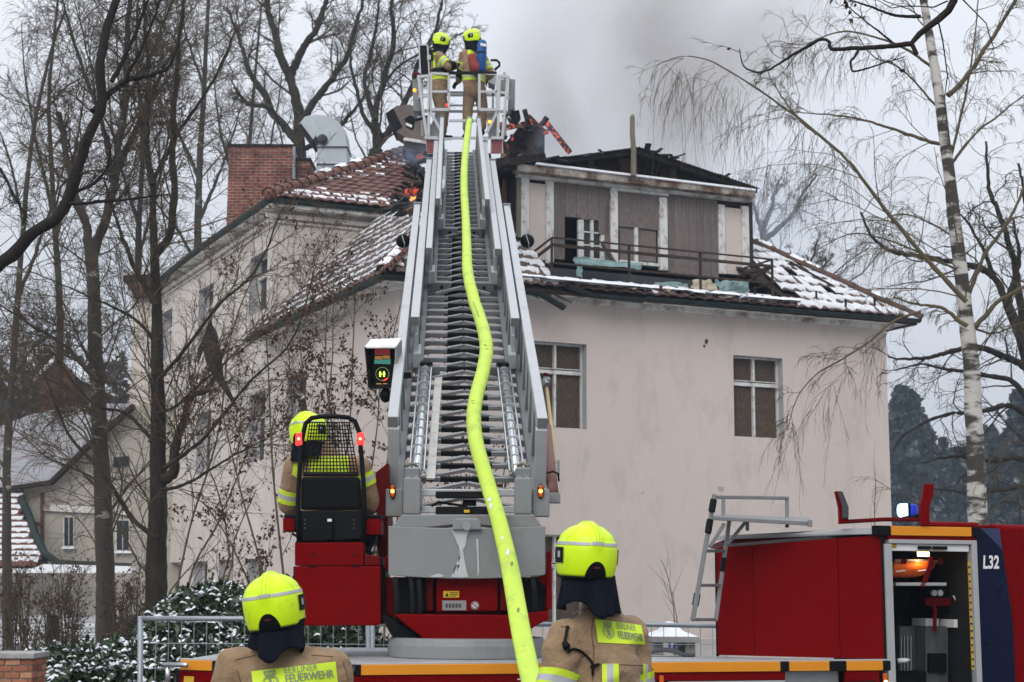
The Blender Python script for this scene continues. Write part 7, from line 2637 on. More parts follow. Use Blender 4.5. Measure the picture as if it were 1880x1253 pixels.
def birch_mat(name, white, cover):
    m = bpy.data.materials.new(name)
    m.use_nodes = True
    nt = m.node_tree
    b = nt.nodes['Principled BSDF']
    b.inputs['Roughness'].default_value = 0.85
    tc = nt.nodes.new('ShaderNodeTexCoord')
    mp = nt.nodes.new('ShaderNodeMapping'); mp.inputs['Scale'].default_value = (1.6, 1.6, 6.0)
    no = nt.nodes.new('ShaderNodeTexNoise'); no.inputs['Scale'].default_value = 1.0; no.inputs['Detail'].default_value = 5; no.inputs['Roughness'].default_value = .65
    n2 = nt.nodes.new('ShaderNodeTexNoise'); n2.inputs['Scale'].default_value = 1.1; n2.inputs['Detail'].default_value = 3
    ad = nt.nodes.new('ShaderNodeMath'); ad.operation = 'ADD'
    ml = nt.nodes.new('ShaderNodeMath'); ml.operation = 'MULTIPLY'; ml.inputs[1].default_value = .7
    rp = nt.nodes.new('ShaderNodeValToRGB')
    rp.color_ramp.elements[0].position, rp.color_ramp.elements[1].position = cover, cover + .10
    rp.color_ramp.elements[0].color = (.045, .038, .03, 1); rp.color_ramp.elements[1].color = (*white, 1)
    nt.links.new(tc.outputs['Object'], mp.inputs[0]); nt.links.new(mp.outputs[0], no.inputs['Vector'])
    nt.links.new(tc.outputs['Object'], n2.inputs['Vector'])
    nt.links.new(n2.outputs['Fac'], ml.inputs[0]); nt.links.new(no.outputs['Fac'], ad.inputs[0]); nt.links.new(ml.outputs[0], ad.inputs[1])
    nt.links.new(ad.outputs[0], rp.inputs[0]); nt.links.new(rp.outputs[0], b.inputs['Base Color'])
    bp = nt.nodes.new('ShaderNodeBump'); bp.inputs['Strength'].default_value = .5; bp.inputs['Distance'].default_value = .01
    nt.links.new(no.outputs['Fac'], bp.inputs['Height']); nt.links.new(bp.outputs[0], b.inputs['Normal'])
    return m


M_BIRCH = birch_mat('birch_bark', (0.48, 0.46, 0.42), .82)
M_BIRCHD = birch_mat('old_birch_bark', (0.26, 0.235, 0.20), .98)


def norm(a): return a / np.maximum(np.linalg.norm(a, axis=-1, keepdims=True), 1e-9)


def shoot(rng, st, dr, ln, rd, K=6, wander=.25, droop=0.0, taper=.35):
    """grow N polylines of K points"""
    N = len(st)
    pts = np.empty((N, K, 3)); pts[:, 0] = st
    d = norm(dr.copy())
    step = (ln / (K - 1))[:, None]
    for k in range(1, K):
        d = d + rng.normal(0, wander, (N, 3)) * .6
        d[:, 2] -= droop * (k / K)
        d = norm(d)
        pts[:, k] = pts[:, k - 1] + d * step
    t = np.linspace(0, 1, K)[None, :]
    rad = rd[:, None] * (1 - t * (1 - taper))
    return pts, rad


def kids(rng, pts, rad, n, t0=.2, t1=1.0, spread=.8, lr=(.3, .6), rr=.55, up=0.0, rmin=.0015):
    N, K, _ = pts.shape
    idx = np.repeat(np.arange(N), n)
    t = rng.uniform(t0, t1, N * n) * (K - 1)
    i = np.minimum(t.astype(int), K - 2); f = (t - i)[:, None]
    p = pts[idx, i] * (1 - f) + pts[idx, i + 1] * f
    tg = norm(pts[idx, i + 1] - pts[idx, i])
    r = rad[idx, i] * rr
    pd = norm(np.cross(tg, rng.normal(0, 1, (N * n, 3))))
    dr = norm(tg + pd * spread * rng.uniform(.6, 1.4, (N * n, 1)))
    dr[:, 2] += up
    L = np.linalg.norm(pts[:, 1:] - pts[:, :-1], axis=2).sum(1)[idx] * rng.uniform(lr[0], lr[1], N * n) * (1.15 - .5 * t / (K - 1))
    return p, dr, L, np.maximum(r, rmin)


def limb_np(pts, r0, r1, K=12):
    p = cat_rom([Vector(q) for q in pts], 8)
    a = np.array([tuple(q) for q in p])
    s = np.concatenate([[0], np.cumsum(np.linalg.norm(np.diff(a, axis=0), axis=1))])
    u = np.linspace(0, s[-1], K)
    b = np.stack([np.interp(u, s, a[:, k]) for k in range(3)], 1)
    return b[None], np.linspace(r0, r1, K)[None]


def tree(name, label, cat, base, trunk, limbs, levels, bark, twig, seed, group=None, limb_mat=None, wander=.25, sides=7, extra_limb_mat=None, trunk_name='trunk'):
    """trunk, limbs: lists of (points, r0, r1); levels: dicts for kids()/shoot(). Limbs become one part each when thick."""
    rng = np.random.default_rng(seed)
    t = empty(name, base, label, cat, group)
    srcs = []
    for k, (pts, r0, r1) in enumerate(trunk):
        KT, ST = 90, 18
        g = limb_np(pts, r0, r1, KT)
        v, q = tubes_np([g], ST)
        ax_ = np.repeat(g[0][0], ST, axis=0); rr_ = v - ax_
        ph = np.tile(np.arange(ST) * 2 * np.pi / ST, KT); h_ = ax_[:, 2]
        m_ = 1 + .07 * np.sin(ph * 3 + h_ * 1.3 + seed) + .06 * np.sin(ph * 5 - h_ * 2.1) + .05 * np.sin(h_ * 5.3 + ph + seed) + rng.normal(0, .035, len(v))
        v = ax_ + rr_ * m_[:, None]
        link_mesh(trunk_name if k == 0 else 'limb', np_mesh('trunk', v, q), bark, t, smooth=True)
        srcs.append(limb_np(pts, r0, r1, 12))
    for (pts, r0, r1) in limbs:
        g = limb_np(pts, r0, r1, 12)
        KL = 48
        gl_ = limb_np(pts, r0, r1, KL)
        w_ = np.cumsum(rng.normal(0, 1, (KL, 3)), 0); w_ -= np.linspace(0, 1, KL)[:, None] * w_[-1]
        gl_ = (gl_[0] + w_[None] * r0 * .12, gl_[1] * (1 + rng.normal(0, .06, (1, KL))))
        v, q = tubes_np([gl_], 8)
        link_mesh('limb', np_mesh('limb', v, q), (limb_mat if r0 < .035 or limb_mat is None else limb_mat) or bark, t, smooth=True)
        srcs.append(g)
    pts = np.concatenate([s[0] for s in srcs]); rad = np.concatenate([s[1] for s in srcs])
    groups = []
    for L in levels:
        p, d, ln, r = kids(rng, pts, rad, L['n'], L.get('t0', .2), L.get('t1', 1), L.get('spread', .8), L.get('lr', (.3, .6)), L.get('rr', .5), L.get('up', 0), L.get('rmin', .002))
        ln = np.clip(ln, L.get('lmin', .05), L.get('lmax', 99))
        r = np.minimum(r, L.get('rmax', 9))
        pts, rad = shoot(rng, p, d, ln, r, L.get('K', 6), L.get('wander', wander), L.get('droop', 0), L.get('taper', .35))
        groups.append((pts, rad))
    if groups:
        v, q = tubes_np(groups, 3)
        link_mesh('crown', np_mesh('crown', v, q), twig, t, smooth=True)
    return t, groups


def leaves_on(groups, n, size, m, parent, seed, name='dead_leaves', droop=True):
    rng = np.random.default_rng(seed)
    pts = groups[-1][0]
    N, K, _ = pts.shape
    i = rng.integers(0, N, n); k = rng.integers(1, K, n)
    c = pts[i, k] + rng.normal(0, size * .4, (n, 3))
    a = norm(rng.normal(0, 1, (n, 3)) + np.array([0, 0, -1.2 if droop else .3])); b = norm(np.cross(a, rng.normal(0, 1, (n, 3))))
    s = size * rng.uniform(.5, 1.2, (n, 1))
    fold = np.cross(a, b) * s * .25
    v = np.stack([c, c + a * s * .5 + b * s * .3 + fold, c + a * s, c + a * s * .5 - b * s * .3 + fold], 1).reshape(-1, 3)
    q = np.arange(n * 4).reshape(-1, 4)
    o = link_mesh(name, np_mesh(name, v, q), m, parent)
    tag(o, kind='stuff')
    return o


def px_line(pts, Y):
    return [P(x, y, Y if len(p_) == 0 else p_[0]) for x, y, *p_ in pts]


# --- right birch with its long arching branch
YB_ = 20.0
birch, bg = tree('birch_tree', 'white birch with black bark bands standing right of the villa', 'tree', P(1800, 1195, YB_),
    [(px_line([(1800, 1200), (1797, 960), (1789, 800), (1779, 640), (1764, 500), (1744, 330), (1727, 200), (1712, 100), (1695, 0), (1670, -160)], YB_), .135, .038)],
    [(px_line([(1774, 555), (1710, 490), (1640, 405), (1560, 300), (1500, 248), (1430, 195), (1350, 140), (1290, 108), (1245, 104), (1205, 120)], YB_ - .5), .034, .005),
     (px_line([(1752, 272), (1690, 255), (1600, 225), (1530, 212), (1455, 205)], YB_ + .5), .028, .006),
     (px_line([(1500, 248), (1460, 212), (1425, 160), (1400, 110)], YB_ - .5), .014, .004),
     (px_line([(1776, 600), (1730, 570), (1680, 560), (1640, 545)], YB_ - 1), .030, .008),
     (px_line([(1690, 572), (1640, 590), (1600, 625), (1545, 662), (1500, 690), (1465, 730), (1446, 790)], YB_ - 1.5), .016, .004),
     (px_line([(1785, 605), (1830, 560), (1885, 525), (1960, 480)], YB_), .035, .012),
     (px_line([(1740, 175), (1775, 140), (1815, 80), (1860, 5), (1900, -80)], YB_ + .6), .036, .016),
     (px_line([(1772, 560), (1800, 480), (1850, 400), (1885, 330), (1940, 240)], YB_ + .4), .030, .010),
     (px_line([(1748, 300), (1790, 245), (1830, 215), (1900, 160)], YB_ + .3), .022, .006),
     (px_line([(1745, 290), (1770, 180), (1790, 60), (1800, -60)], YB_ + .8), .020, .006),
     (px_line([(1720, 130), (1660, 90), (1600, 70), (1540, 60), (1480, 85), (1440, 130)], YB_ + .2), .022, .005),
     (px_line([(1735, 215), (1660, 130), (1600, 100), (1560, 40)], YB_ + .7), .018, .005),
     (px_line([(1766, 500), (1700, 470), (1620, 440), (1560, 430), (1500, 460)], YB_ + .2), .018, .005),
     (px_line([(1777, 600), (1830, 610), (1880, 590)], YB_ + .2), .018, .006),
     (px_line([(1760, 440), (1690, 400), (1640, 395), (1590, 420)], YB_ + .5), .015, .004)],
    [dict(n=15, lr=(.16, .36), lmax=1.5, rr=.32, rmin=.0045, rmax=.012, spread=.9, droop=.12, wander=.3, t0=.12),
     dict(n=6, lr=(.3, .7), lmax=.9, rr=.6, rmin=.0032, rmax=.005, spread=.8, droop=.5, wander=.25, K=7),
     dict(n=4, lr=(.35, .8), lmax=.55, rr=.7, rmin=.0022, rmax=.003, spread=.5, droop=.7, wander=.2, K=6)],
    M_BIRCH, M_TWIGG, 3, limb_mat=M_TWIGG)
# hanging twigs in front of the wall and at the end of the arching branch
rng = np.random.default_rng(5)
hang = []
for (x0, y0, x1, y1, n, L0, L1, Y) in ((1446, 790, 1640, 600, 22, .4, 1.3, YB_ - 1.5), (1205, 118, 1420, 185, 46, .5, 1.5, YB_ - .5), (1440, 200, 1560, 300, 34, .5, 1.3, YB_ - .5), (1300, 105, 1420, 300, 20, .4, 1.0, YB_ - .3), (1400, 300, 1640, 420, 26, .4, 1.2, YB_ + .3), (1470, 70, 1600, 100, 24, .4, 1.1, YB_ + .2)):
    t = rng.uniform(0, 1, n)
    st = np.array([tuple(P(x0 + (x1 - x0) * a, y0 + (y1 - y0) * a + rng.uniform(-6, 6), Y + rng.uniform(-.4, .4))) for a in t])
    dr = np.stack([rng.normal(-.25, .3, n), rng.normal(0, .25, n), rng.normal(-.6, .3, n)], 1)
    pts, rad = shoot(rng, st, dr, rng.uniform(L0, L1, n), np.full(n, .0032), 9, .16, .55, .5)
    hang.append((pts, rad))
    p, d, ln, r = kids(rng, pts, rad, 5, .15, 1, .5, (.15, .4), .8, 0, .0021)
    hang.append(shoot(rng, p, d, ln, r, 6, .15, .6))
v, q = tubes_np(hang, 3)
link_mesh('hanging_twigs', np_mesh('hanging_twigs', v, q), M_TWIGG, birch, smooth=True)

# --- oak whose limb hangs in at the top right (its trunk stands outside the frame)
YO = 9.0
oak, og = tree('oak_tree', 'gnarled black oak limb reaching in at the top right corner', 'tree', Vector((4.9, 9.3, 0)),
    [([Vector((4.9, 9.3, -.2)), Vector((4.85, 9.3, 2.2)), Vector((4.7, 9.2, 4.6)), Vector((4.4, 9.2, 6.4))], .26, .16)],
    [([Vector((4.75, 9.2, 4.3)), P(2050, -160, YO), P(1880, -120, YO), P(1770, -60, YO), P(1742, 0, YO), P(1722, 38, YO), P(1690, 62, YO), P(1672, 82, YO), P(1682, 96, YO), P(1683, 100, YO)], .085, .014),
     (px_line([(1672, 80), (1640, 85), (1580, 87), (1530, 86), (1526, 74), (1510, 69), (1480, 85), (1430, 115), (1400, 128), (1380, 128), (1366, 120), (1358, 90)], YO), .017, .003),
     (px_line([(1578, 88), (1570, 105), (1563, 112), (1566, 130), (1580, 130), (1620, 116), (1660, 105)], YO - .2), .008, .003),
     (px_line([(1690, 30), (1640, 28), (1590, 8), (1540, -4)], YO + .1), .012, .003),
     (px_line([(1640, 80), (1590, 40), (1550, 5)], YO + .2), .007, .003)],
    [dict(n=7, lr=(.2, .45), lmax=.7, rr=.35, rmin=.0028, rmax=.006, spread=1.0, droop=.0, wander=.5, K=7, t0=.45),
     dict(n=4, lr=(.3, .6), lmax=.35, rr=.6, rmin=.0018, rmax=.003, spread=.9, wander=.5, K=6)],
    M_BARKD, M_TWIGK, 9)
leaves_on([og[0]], 14, .042, M_LEAFB, oak, 4)

# --- dark limb hanging in from the left (trunk outside the frame)
YL = 12.5
lt, lg = tree('lime_tree', 'dark wet limb curving up from the left edge', 'tree', Vector((-5.6, 12.6, 0)),
    [([Vector((-5.6, 12.6, -.2)), Vector((-5.6, 12.5, 2)), Vector((-5.5, 12.5, 4.0)), Vector((-5.6, 12.4, 8.0))], .26, .14)],
    [([Vector((-5.5, 12.5, 3.0)), P(-60, 520, YL), P(0, 466, YL), P(58, 414, YL), P(105, 378, YL), P(140, 300, YL), P(158, 255, YL), P(180, 192, YL), P(184, 105, YL), P(200, 40, YL), P(225, -50, YL)], .075, .030),
     (px_line([(172, 205), (226, 155), (300, 132), (322, 90), (330, 70)], YL), .030, .008),
     (px_line([(110, 372), (160, 374), (230, 368), (318, 358)], YL), .016, .006),
     (px_line([(120, 362), (180, 330), (203, 290), (200, 250)], YL), .018, .006),
     (px_line([(225, 155), (260, 90), (290, 20), (300, -30)], YL), .016, .006),
     (px_line([(205, 150), (250, 60), (280, -30)], YL - .2), .020, .01),
     (px_line([(0, 310), (20, 350), (50, 400)], YL - .3), .012, .008)],
    [dict(n=13, lr=(.2, .4), lmax=1.2, rr=.35, rmin=.004, rmax=.009, spread=1.0, wander=.45, K=7, t0=.2),
     dict(n=5, lr=(.3, .7), lmax=.6, rr=.6, rmin=.0026, rmax=.004, spread=.9, wander=.45, K=6),
     dict(n=3, lr=(.4, .8), lmax=.35, rr=.7, rmin=.0018, rmax=.0025, spread=.8, wander=.4, K=5)],
    M_BARKD, M_TWIGK, 14)

# --- two trees in front of the left wing
YA = 21.0
TA, ga = tree('birch_tree', 'old ivy-darkened birch forking before the left wing, snapped stub on one side', 'tree', P(195, 1225, YA),
    [(px_line([(197, 1230), (192, 1050), (184, 800), (176, 640), (170, 500), (165, 440)], YA), .132, .078)],
    [(px_line([(163, 450), (148, 390), (130, 320), (118, 250), (108, 208)], YA), .062, .034),
     (px_line([(170, 480), (190, 400), (205, 330), (222, 200), (230, 100), (240, -30)], YA + .2), .074, .030),
     (px_line([(210, 320), (250, 240), (300, 130), (326, 80)], YA + .5), .055, .02),
     (px_line([(180, 700), (120, 640), (60, 600), (0, 560)], YA - .5), .035, .01),
     (px_line([(185, 800), (140, 720), (70, 690), (20, 670)], YA + .5), .030, .008),
     (px_line([(205, 330), (180, 200), (140, 90), (110, -20)], YA + .4), .04, .012),
     (px_line([(222, 200), (280, 90), (330, -20)], YA + .6), .035, .012)],
    [dict(n=24, lmin=.9, lr=(.22, .5), lmax=2.4, rr=.3, rmin=.007, rmax=.016, spread=1.0, wander=.3, droop=.02, K=7, t0=.15),
     dict(n=8, lr=(.3, .65), lmax=1.3, rr=.55, rmin=.0042, rmax=.007, spread=.9, wander=.3, droop=.22, K=7),
     dict(n=8, lr=(.3, .7), lmax=.7, rr=.7, rmin=.003, rmax=.004, spread=.8, wander=.3, droop=.35, K=6)],
    M_BIRCHD, M_TWIG, 23, limb_mat=M_BIRCHD)
TB, gb = tree('ash_tree', 'dark mossy multi-stemmed tree nearest the left wing wall', 'tree', P(283, 1225, YA - 1.5),
    [(px_line([(281, 1230), (286, 1080), (290, 900), (291, 760), (288, 600), (284, 480), (280, 400), (282, 330)], YA - 1.5), .142, .036)],
    [(px_line([(300, 880), (322, 860), (332, 800), (345, 750), (358, 720), (388, 700), (410, 640)], YA - 1.7), .070, .02),
     (px_line([(284, 470), (312, 430), (320, 390), (322, 340), (318, 250), (322, 120), (340, -20)], YA - 1.5), .055, .02),
     (px_line([(282, 340), (270, 250), (272, 130), (262, -20)], YA - 1.6), .045, .015),
     (px_line([(286, 560), (240, 480), (210, 400), (190, 330)], YA - 1.8), .04, .012),
     (px_line([(282, 330), (330, 240), (390, 150), (430, 60)], YA - 1.2), .032, .01),
     (px_line([(290, 700), (340, 640), (400, 560), (470, 490), (520, 380)], YA - 2.2), .026, .007),
     (px_line([(300, 860), (380, 800), (460, 700), (540, 620), (580, 490)], YA - 2.6), .024, .006),
     (px_line([(290, 990), (250, 960), (180, 860), (130, 800), (60, 640)], YA - 2.2), .030, .008),
     (px_line([(292, 820), (230, 760), (170, 740), (90, 640)], YA - 1.0), .026, .007),
     (px_line([(290, 640), (250, 590), (150, 540), (60, 500)], YA - 1.2), .022, .006),
     (px_line([(296, 900), (340, 890), (420, 840), (500, 800)], YA - 2.4), .022, .006),
     (px_line([(290, 760), (330, 740), (420, 660), (500, 600)], YA - 1.9), .02, .006)],
    [dict(n=19, lr=(.2, .5), lmax=2.4, rr=.3, rmin=.006, rmax=.013, spread=.85, wander=.22, up=.2, K=8, t0=.04, lmin=1.0),
     dict(n=7, lr=(.25, .6), lmax=1.1, rr=.55, rmin=.004, rmax=.0065, spread=.8, wander=.25, K=6),
     dict(n=5, lr=(.3, .7), lmax=.6, rr=.7, rmin=.0028, rmax=.0035, spread=.8, wander=.3, K=5)],
    M_BARKB, M_TWIG, 31)
leaves_on(gb, 900, .045, M_LEAFB, TB, 6)

# --- trees behind the house
def back_tree(px, py0, Y, h_limbs, seed, label, tw=M_TWIG, bark=M_BARKB, r=.24, dens=1.0, levels=None, base=None):
    return tree('lime_tree', label, 'tree', Vector((P(px, 900, Y).x, Y, 0)),
        [([Vector((P(px, 900, Y).x, Y, -.3)), P(px, py0 + 150, Y), P(px, py0, Y)], r * 1.2, r)],
        [(px_line(l, Y + .6 * math.sin(i * 2.3)), r * k0, r * k1) for i, (l, k0, k1) in enumerate(h_limbs)],
        levels or [dict(n=int(15 * dens), lr=(.2, .45), lmax=4.0, rr=.35, rmin=.016, rmax=.05, spread=.8, wander=.35, K=7, up=.15, t0=.25),
         dict(n=6, lr=(.3, .65), lmax=2.2, rr=.5, rmin=.010, rmax=.02, spread=.9, wander=.35, K=6),
         dict(n=4, lr=(.35, .75), lmax=1.3, rr=.6, rmin=.0065, rmax=.010, spread=.9, wander=.35, K=5),
         dict(n=3, lr=(.4, .8), lmax=.8, rr=.7, rmin=.005, rmax=.007, spread=.9, wander=.35, K=4)],
        bark, tw, seed, group=None)


back_tree(548, 280, 47.0, [([(548, 280), (542, 200), (530, 150), (505, 80), (490, 10), (480, -60)], .8, .25), ([(530, 150), (560, 90), (590, 40), (612, -40)], .6, .2),
    ([(546, 240), (580, 190), (620, 130), (650, 60), (668, -10)], .55, .15), ([(545, 260), (500, 200), (470, 150), (445, 90), (420, 20)], .6, .15),
    ([(548, 280), (600, 250), (650, 200), (680, 150)], .4, .1), ([(500, 200), (455, 190), (425, 150)], .35, .1)], 41, 'tall bare tree behind the chimney and the zinc duct')
back_tree(690, 275, 45.0, [([(690, 275), (686, 210), (700, 150), (722, 80), (720, 10), (730, -50)], .6, .2), ([(690, 270), (720, 230), (755, 170), (770, 110), (800, 50), (815, -20)], .6, .15),
    ([(688, 220), (670, 150), (690, 60), (700, -30)], .4, .12), ([(700, 250), (690, 190), (740, 120), (850, 60)], .3, .08), ([(686, 240), (660, 190), (640, 100), (660, 30)], .35, .1)], 43, 'bare dark tree behind the brown ventilation hood', r=.2)
back_tree(1400, 470, 52.0, [([(1400, 470), (1405, 420), (1420, 380), (1430, 330)], .6, .2), ([(1403, 440), (1450, 400), (1480, 350), (1500, 320)], .5, .1), ([(1402, 450), (1390, 390), (1370, 330)], .4, .1)], 45, 'pale bluish tree veiled by smoke behind the dormer', r=.2, dens=.7)
back_tree(1482, 540, 50.0, [([(1482, 540), (1478, 510), (1490, 480), (1500, 440)], .6, .2), ([(1482, 530), (1500, 500), (1530, 470)], .5, .1), ([(1482, 530), (1465, 495), (1450, 460)], .4, .1)], 46, 'small bare tree showing just over the snowy right slope', r=.12, dens=.6)
YR2 = 27.0
dk_, gd = tree('oak_tree', 'dark spreading tree behind the birch at the right edge', 'tree', Vector((P(1935, 1000, YR2).x, YR2, 0)),
    [([Vector((P(1935, 1000, YR2).x, YR2, -.3)), P(1935, 900, YR2), P(1910, 760, YR2), P(1880, 640, YR2), P(1850, 560, YR2)], .22, .08)],
    [(px_line([(1860, 590), (1830, 520), (1800, 500), (1740, 490), (1690, 480), (1640, 470), (1600, 440), (1580, 390)], YR2), .075, .02),
     (px_line([(1880, 640), (1870, 520), (1850, 420), (1820, 340), (1810, 260)], YR2 + .5), .10, .02),
     (px_line([(1890, 680), (1840, 650), (1790, 640), (1700, 660), (1630, 655)], YR2 - .5), .07, .015),
     (px_line([(1900, 760), (1860, 700), (1820, 690), (1760, 680), (1690, 670), (1640, 680)], YR2 - .8), .06, .012),
     (px_line([(1920, 800), (1860, 750), (1800, 755), (1720, 770), (1660, 800), (1640, 830)], YR2 - 1), .06, .012),
     (px_line([(1930, 860), (1880, 845), (1800, 850), (1760, 840), (1690, 850)], YR2 - 1), .06, .012),
     (px_line([(1935, 900), (1880, 895), (1800, 905), (1720, 900)], YR2 - 1), .05, .012),
     (px_line([(1880, 640), (1900, 500), (1890, 400), (1870, 300)], YR2), .08, .02),
     (px_line([(1850, 560), (1870, 480), (1860, 400)], YR2), .06, .02),
     (px_line([(1830, 520), (1790, 430), (1750, 380)], YR2 + .4), .05, .012)],
    [dict(n=8, lr=(.2, .45), lmax=2.2, rr=.35, rmin=.010, rmax=.025, spread=.9, wander=.45, K=7, t0=.15),
     dict(n=5, lr=(.3, .65), lmax=1.2, rr=.5, rmin=.006, rmax=.010, spread=.9, wander=.45, K=6),
     dict(n=4, lr=(.35, .75), lmax=.7, rr=.6, rmin=.004, rmax=.005, spread=.9, wander=.4, K=5)],
    M_BARKD, M_TWIGK, 51)
# bare tree off the left with twigs crossing the sky
tree('birch_tree', 'slender birch at the far left with fine drooping twigs', 'tree', P(20, 1230, 26.0),
    [(px_line([(15, 1240), (12, 900), (22, 700), (40, 450), (60, 250), (95, 90), (120, 20)], 26.0), .085, .02)],
    [(px_line([(30, 560), (80, 430), (110, 330), (130, 250)], 26), .04, .01), (px_line([(45, 420), (20, 300), (-10, 220)], 26), .03, .01), (px_line([(70, 220), (120, 160), (180, 130)], 26), .025, .008), (px_line([(20, 700), (60, 640), (130, 590)], 26), .03, .01)],
    [dict(n=17, lr=(.25, .5), lmax=2.4, rr=.3, rmin=.008, rmax=.016, spread=.9, wander=.3, droop=.1, K=7, t0=.2),
     dict(n=6, lr=(.3, .65), lmax=1.4, rr=.55, rmin=.0045, rmax=.007, spread=.8, wander=.3, droop=.35, K=7),
     dict(n=4, lr=(.35, .75), lmax=.8, rr=.7, rmin=.0035, rmax=.004, spread=.6, wander=.3, droop=.5, K=6)],
    M_BIRCHD, M_TWIG, 61)
tree('birch_tree', 'tall birch crown showing behind the two forked trees', 'tree', P(400, 1100, 50.0),
    [([Vector((P(360, 900, 50).x, 50, -.3)), P(360, 600, 50.0), P(365, 350, 50.0), P(375, 150, 50.0), P(385, -40, 50.0)], .22, .05)],
    [(px_line([(362, 420), (410, 300), (440, 200)], 50), .07, .02), (px_line([(365, 330), (320, 220), (300, 100)], 50), .07, .02), (px_line([(372, 180), (420, 90), (440, 0)], 50), .05, .015), (px_line([(362, 480), (310, 400), (260, 340)], 50), .06, .02), (px_line([(374, 160), (340, 60), (330, -20)], 50), .05, .015)],
    [dict(n=17, lr=(.22, .45), lmax=4.0, rr=.35, rmin=.014, rmax=.03, spread=.9, wander=.35, droop=.05, K=7, t0=.15),
     dict(n=7, lr=(.3, .65), lmax=2.2, rr=.5, rmin=.009, rmax=.014, spread=.8, wander=.35, droop=.25, K=6),
     dict(n=5, lr=(.35, .75), lmax=1.4, rr=.6, rmin=.006, rmax=.008, spread=.7, wander=.35, droop=.4, K=5)],
    M_BIRCHD, M_TWIG, 66)

for k, (px, Y, tops, lab) in enumerate(((110, 47.0, ((110, 640), (100, 400), (90, 200), (100, 60), (110, -30)), 'fine-twigged tree farthest left among the crowns over the neighbour roof'),
        (250, 49.5, ((250, 640), (255, 420), (262, 250), (250, 100), (255, -30)), 'fine-twigged tree seen between the forked birch and the mossy tree'),
        (455, 56.0, ((455, 560), (450, 380), (460, 240), (470, 120), (480, 10)), 'fine-twigged tree rising behind the brick chimney'))):
    sc_ = Y / 47.0
    tree('ash_tree', lab, 'tree', Vector((P(px, 900, Y).x, Y, 0)), [([Vector((P(px, 900, Y).x, Y, -.3))] + px_line(tops, Y), .17 * sc_, .03)],
        [(px_line([(tops[1][0], tops[1][1] + 60), (tops[1][0] + 45, tops[2][1] + 40), (tops[1][0] + 70, tops[3][1])], Y), .06 * sc_, .012), (px_line([(tops[1][0], tops[1][1]), (tops[1][0] - 45, tops[2][1]), (tops[1][0] - 60, tops[3][1] - 20)], Y), .06 * sc_, .012)],
        [dict(n=16, lr=(.2, .42), lmax=3.4, rr=.35, rmin=.012, rmax=.024, spread=.8, wander=.3, up=.2, K=7, t0=.12),
         dict(n=7, lr=(.3, .65), lmax=1.9, rr=.5, rmin=.0075, rmax=.012, spread=.8, wander=.32, K=6),
         dict(n=6, lr=(.35, .75), lmax=1.1, rr=.6, rmin=.005, rmax=.007, spread=.8, wander=.35, K=5)], M_BARKB, M_TWIG, 120 + k)

# --- leafy brown shrubs before the left wall
def shrub(label, stems, Y, seed, nl, ls=.055, twig=M_TWIGG, r=.016, cat='shrub', name='beech_shrub', n1=9, n2=5):
    limbs = [(px_line(s, Y + .35 * math.sin(3 * i)), r, r * .35) for i, s in enumerate(stems)]
    t, g = tree(name, label, cat, Vector((P(stems[0][0][0], 1200, Y).x, Y, 0)), limbs[:1], limbs[1:],
        [dict(n=n1, lr=(.15, .4), lmax=1.2, rr=.4, rmin=.0045, rmax=.008, spread=.8, wander=.25, up=.2, K=6, t0=.2),
         dict(n=n2, lr=(.3, .6), lmax=.6, rr=.6, rmin=.003, rmax=.0045, spread=.8, wander=.3, K=5)],
        twig, twig, seed, trunk_name='stem')
    if nl:
        leaves_on(g, nl, ls, M_LEAFB, t, seed + 1)
    return t


shrub('tall brown-leaved shrub filling the gap left of the operator seat', [[(545, 1240), (520, 1050), (500, 850), (490, 640), (470, 520)], [(560, 1240), (555, 1000), (540, 800), (530, 640)], [(535, 1240), (470, 1000), (430, 850), (400, 720)], [(520, 1240), (440, 1030), (380, 930), (330, 900)], [(555, 1240), (590, 1000), (600, 800), (610, 640), (612, 520)]], 17.5, 71, 1500)
shrub('brown-leaved shrub with upright stems between the seat and the display box', [[(600, 1240), (610, 1000), (640, 800), (648, 640), (652, 540)], [(640, 1240), (660, 1000), (690, 800), (700, 650)], [(590, 1240), (575, 900), (560, 720), (550, 620)], [(660, 1240), (690, 1000), (715, 820), (720, 640), (735, 560)], [(630, 1240), (625, 900), (600, 700), (600, 560)]], 18.5, 73, 2600)
shrub('bare thicket of thin stems behind the counterweight and turret', [[(700, 1240), (720, 1000), (760, 860), (800, 760)], [(820, 1240), (830, 1050), (850, 930), (880, 860)], [(760, 1240), (790, 1000), (830, 850), (830, 700)], [(900, 1240), (900, 1000), (920, 900), (930, 800)]], 17.8, 75, 900)
shrub('thin shoots crossing the wing wall beside the dark tree', [[(330, 1240), (350, 1060), (400, 960), (450, 840), (500, 700)], [(300, 1240), (340, 1000), (400, 800), (430, 600), (520, 400)], [(350, 1240), (420, 1060), (430, 990), (470, 900)], [(360, 1240), (410, 1060), (420, 1010), (400, 900), (350, 800)]], 18.8, 77, 500)
# brown brush at the lower left
for k, (x0, x1, lab) in enumerate(((0, 70, 'brown leafless brush beside the brick pillar'), (75, 150, 'dense brown brush below the half-timbered house'), (205, 270, 'brown brush between the two dark trunks'))):
    rr = random.Random(80 + k)
    st = []
    for i in range(22):
        x = rr.uniform(x0, x1)
        y = rr.uniform(1030, 1110)
        st.append([(x, 1245), (x + rr.uniform(-10, 10), 1180), (x + rr.uniform(-25, 25), y)])
    shrub(lab, st, 19.0 + .4 * k, 81 + k, 500, .045, M_TWIG, .009, 'bush', 'brush_bush', 8, 5)

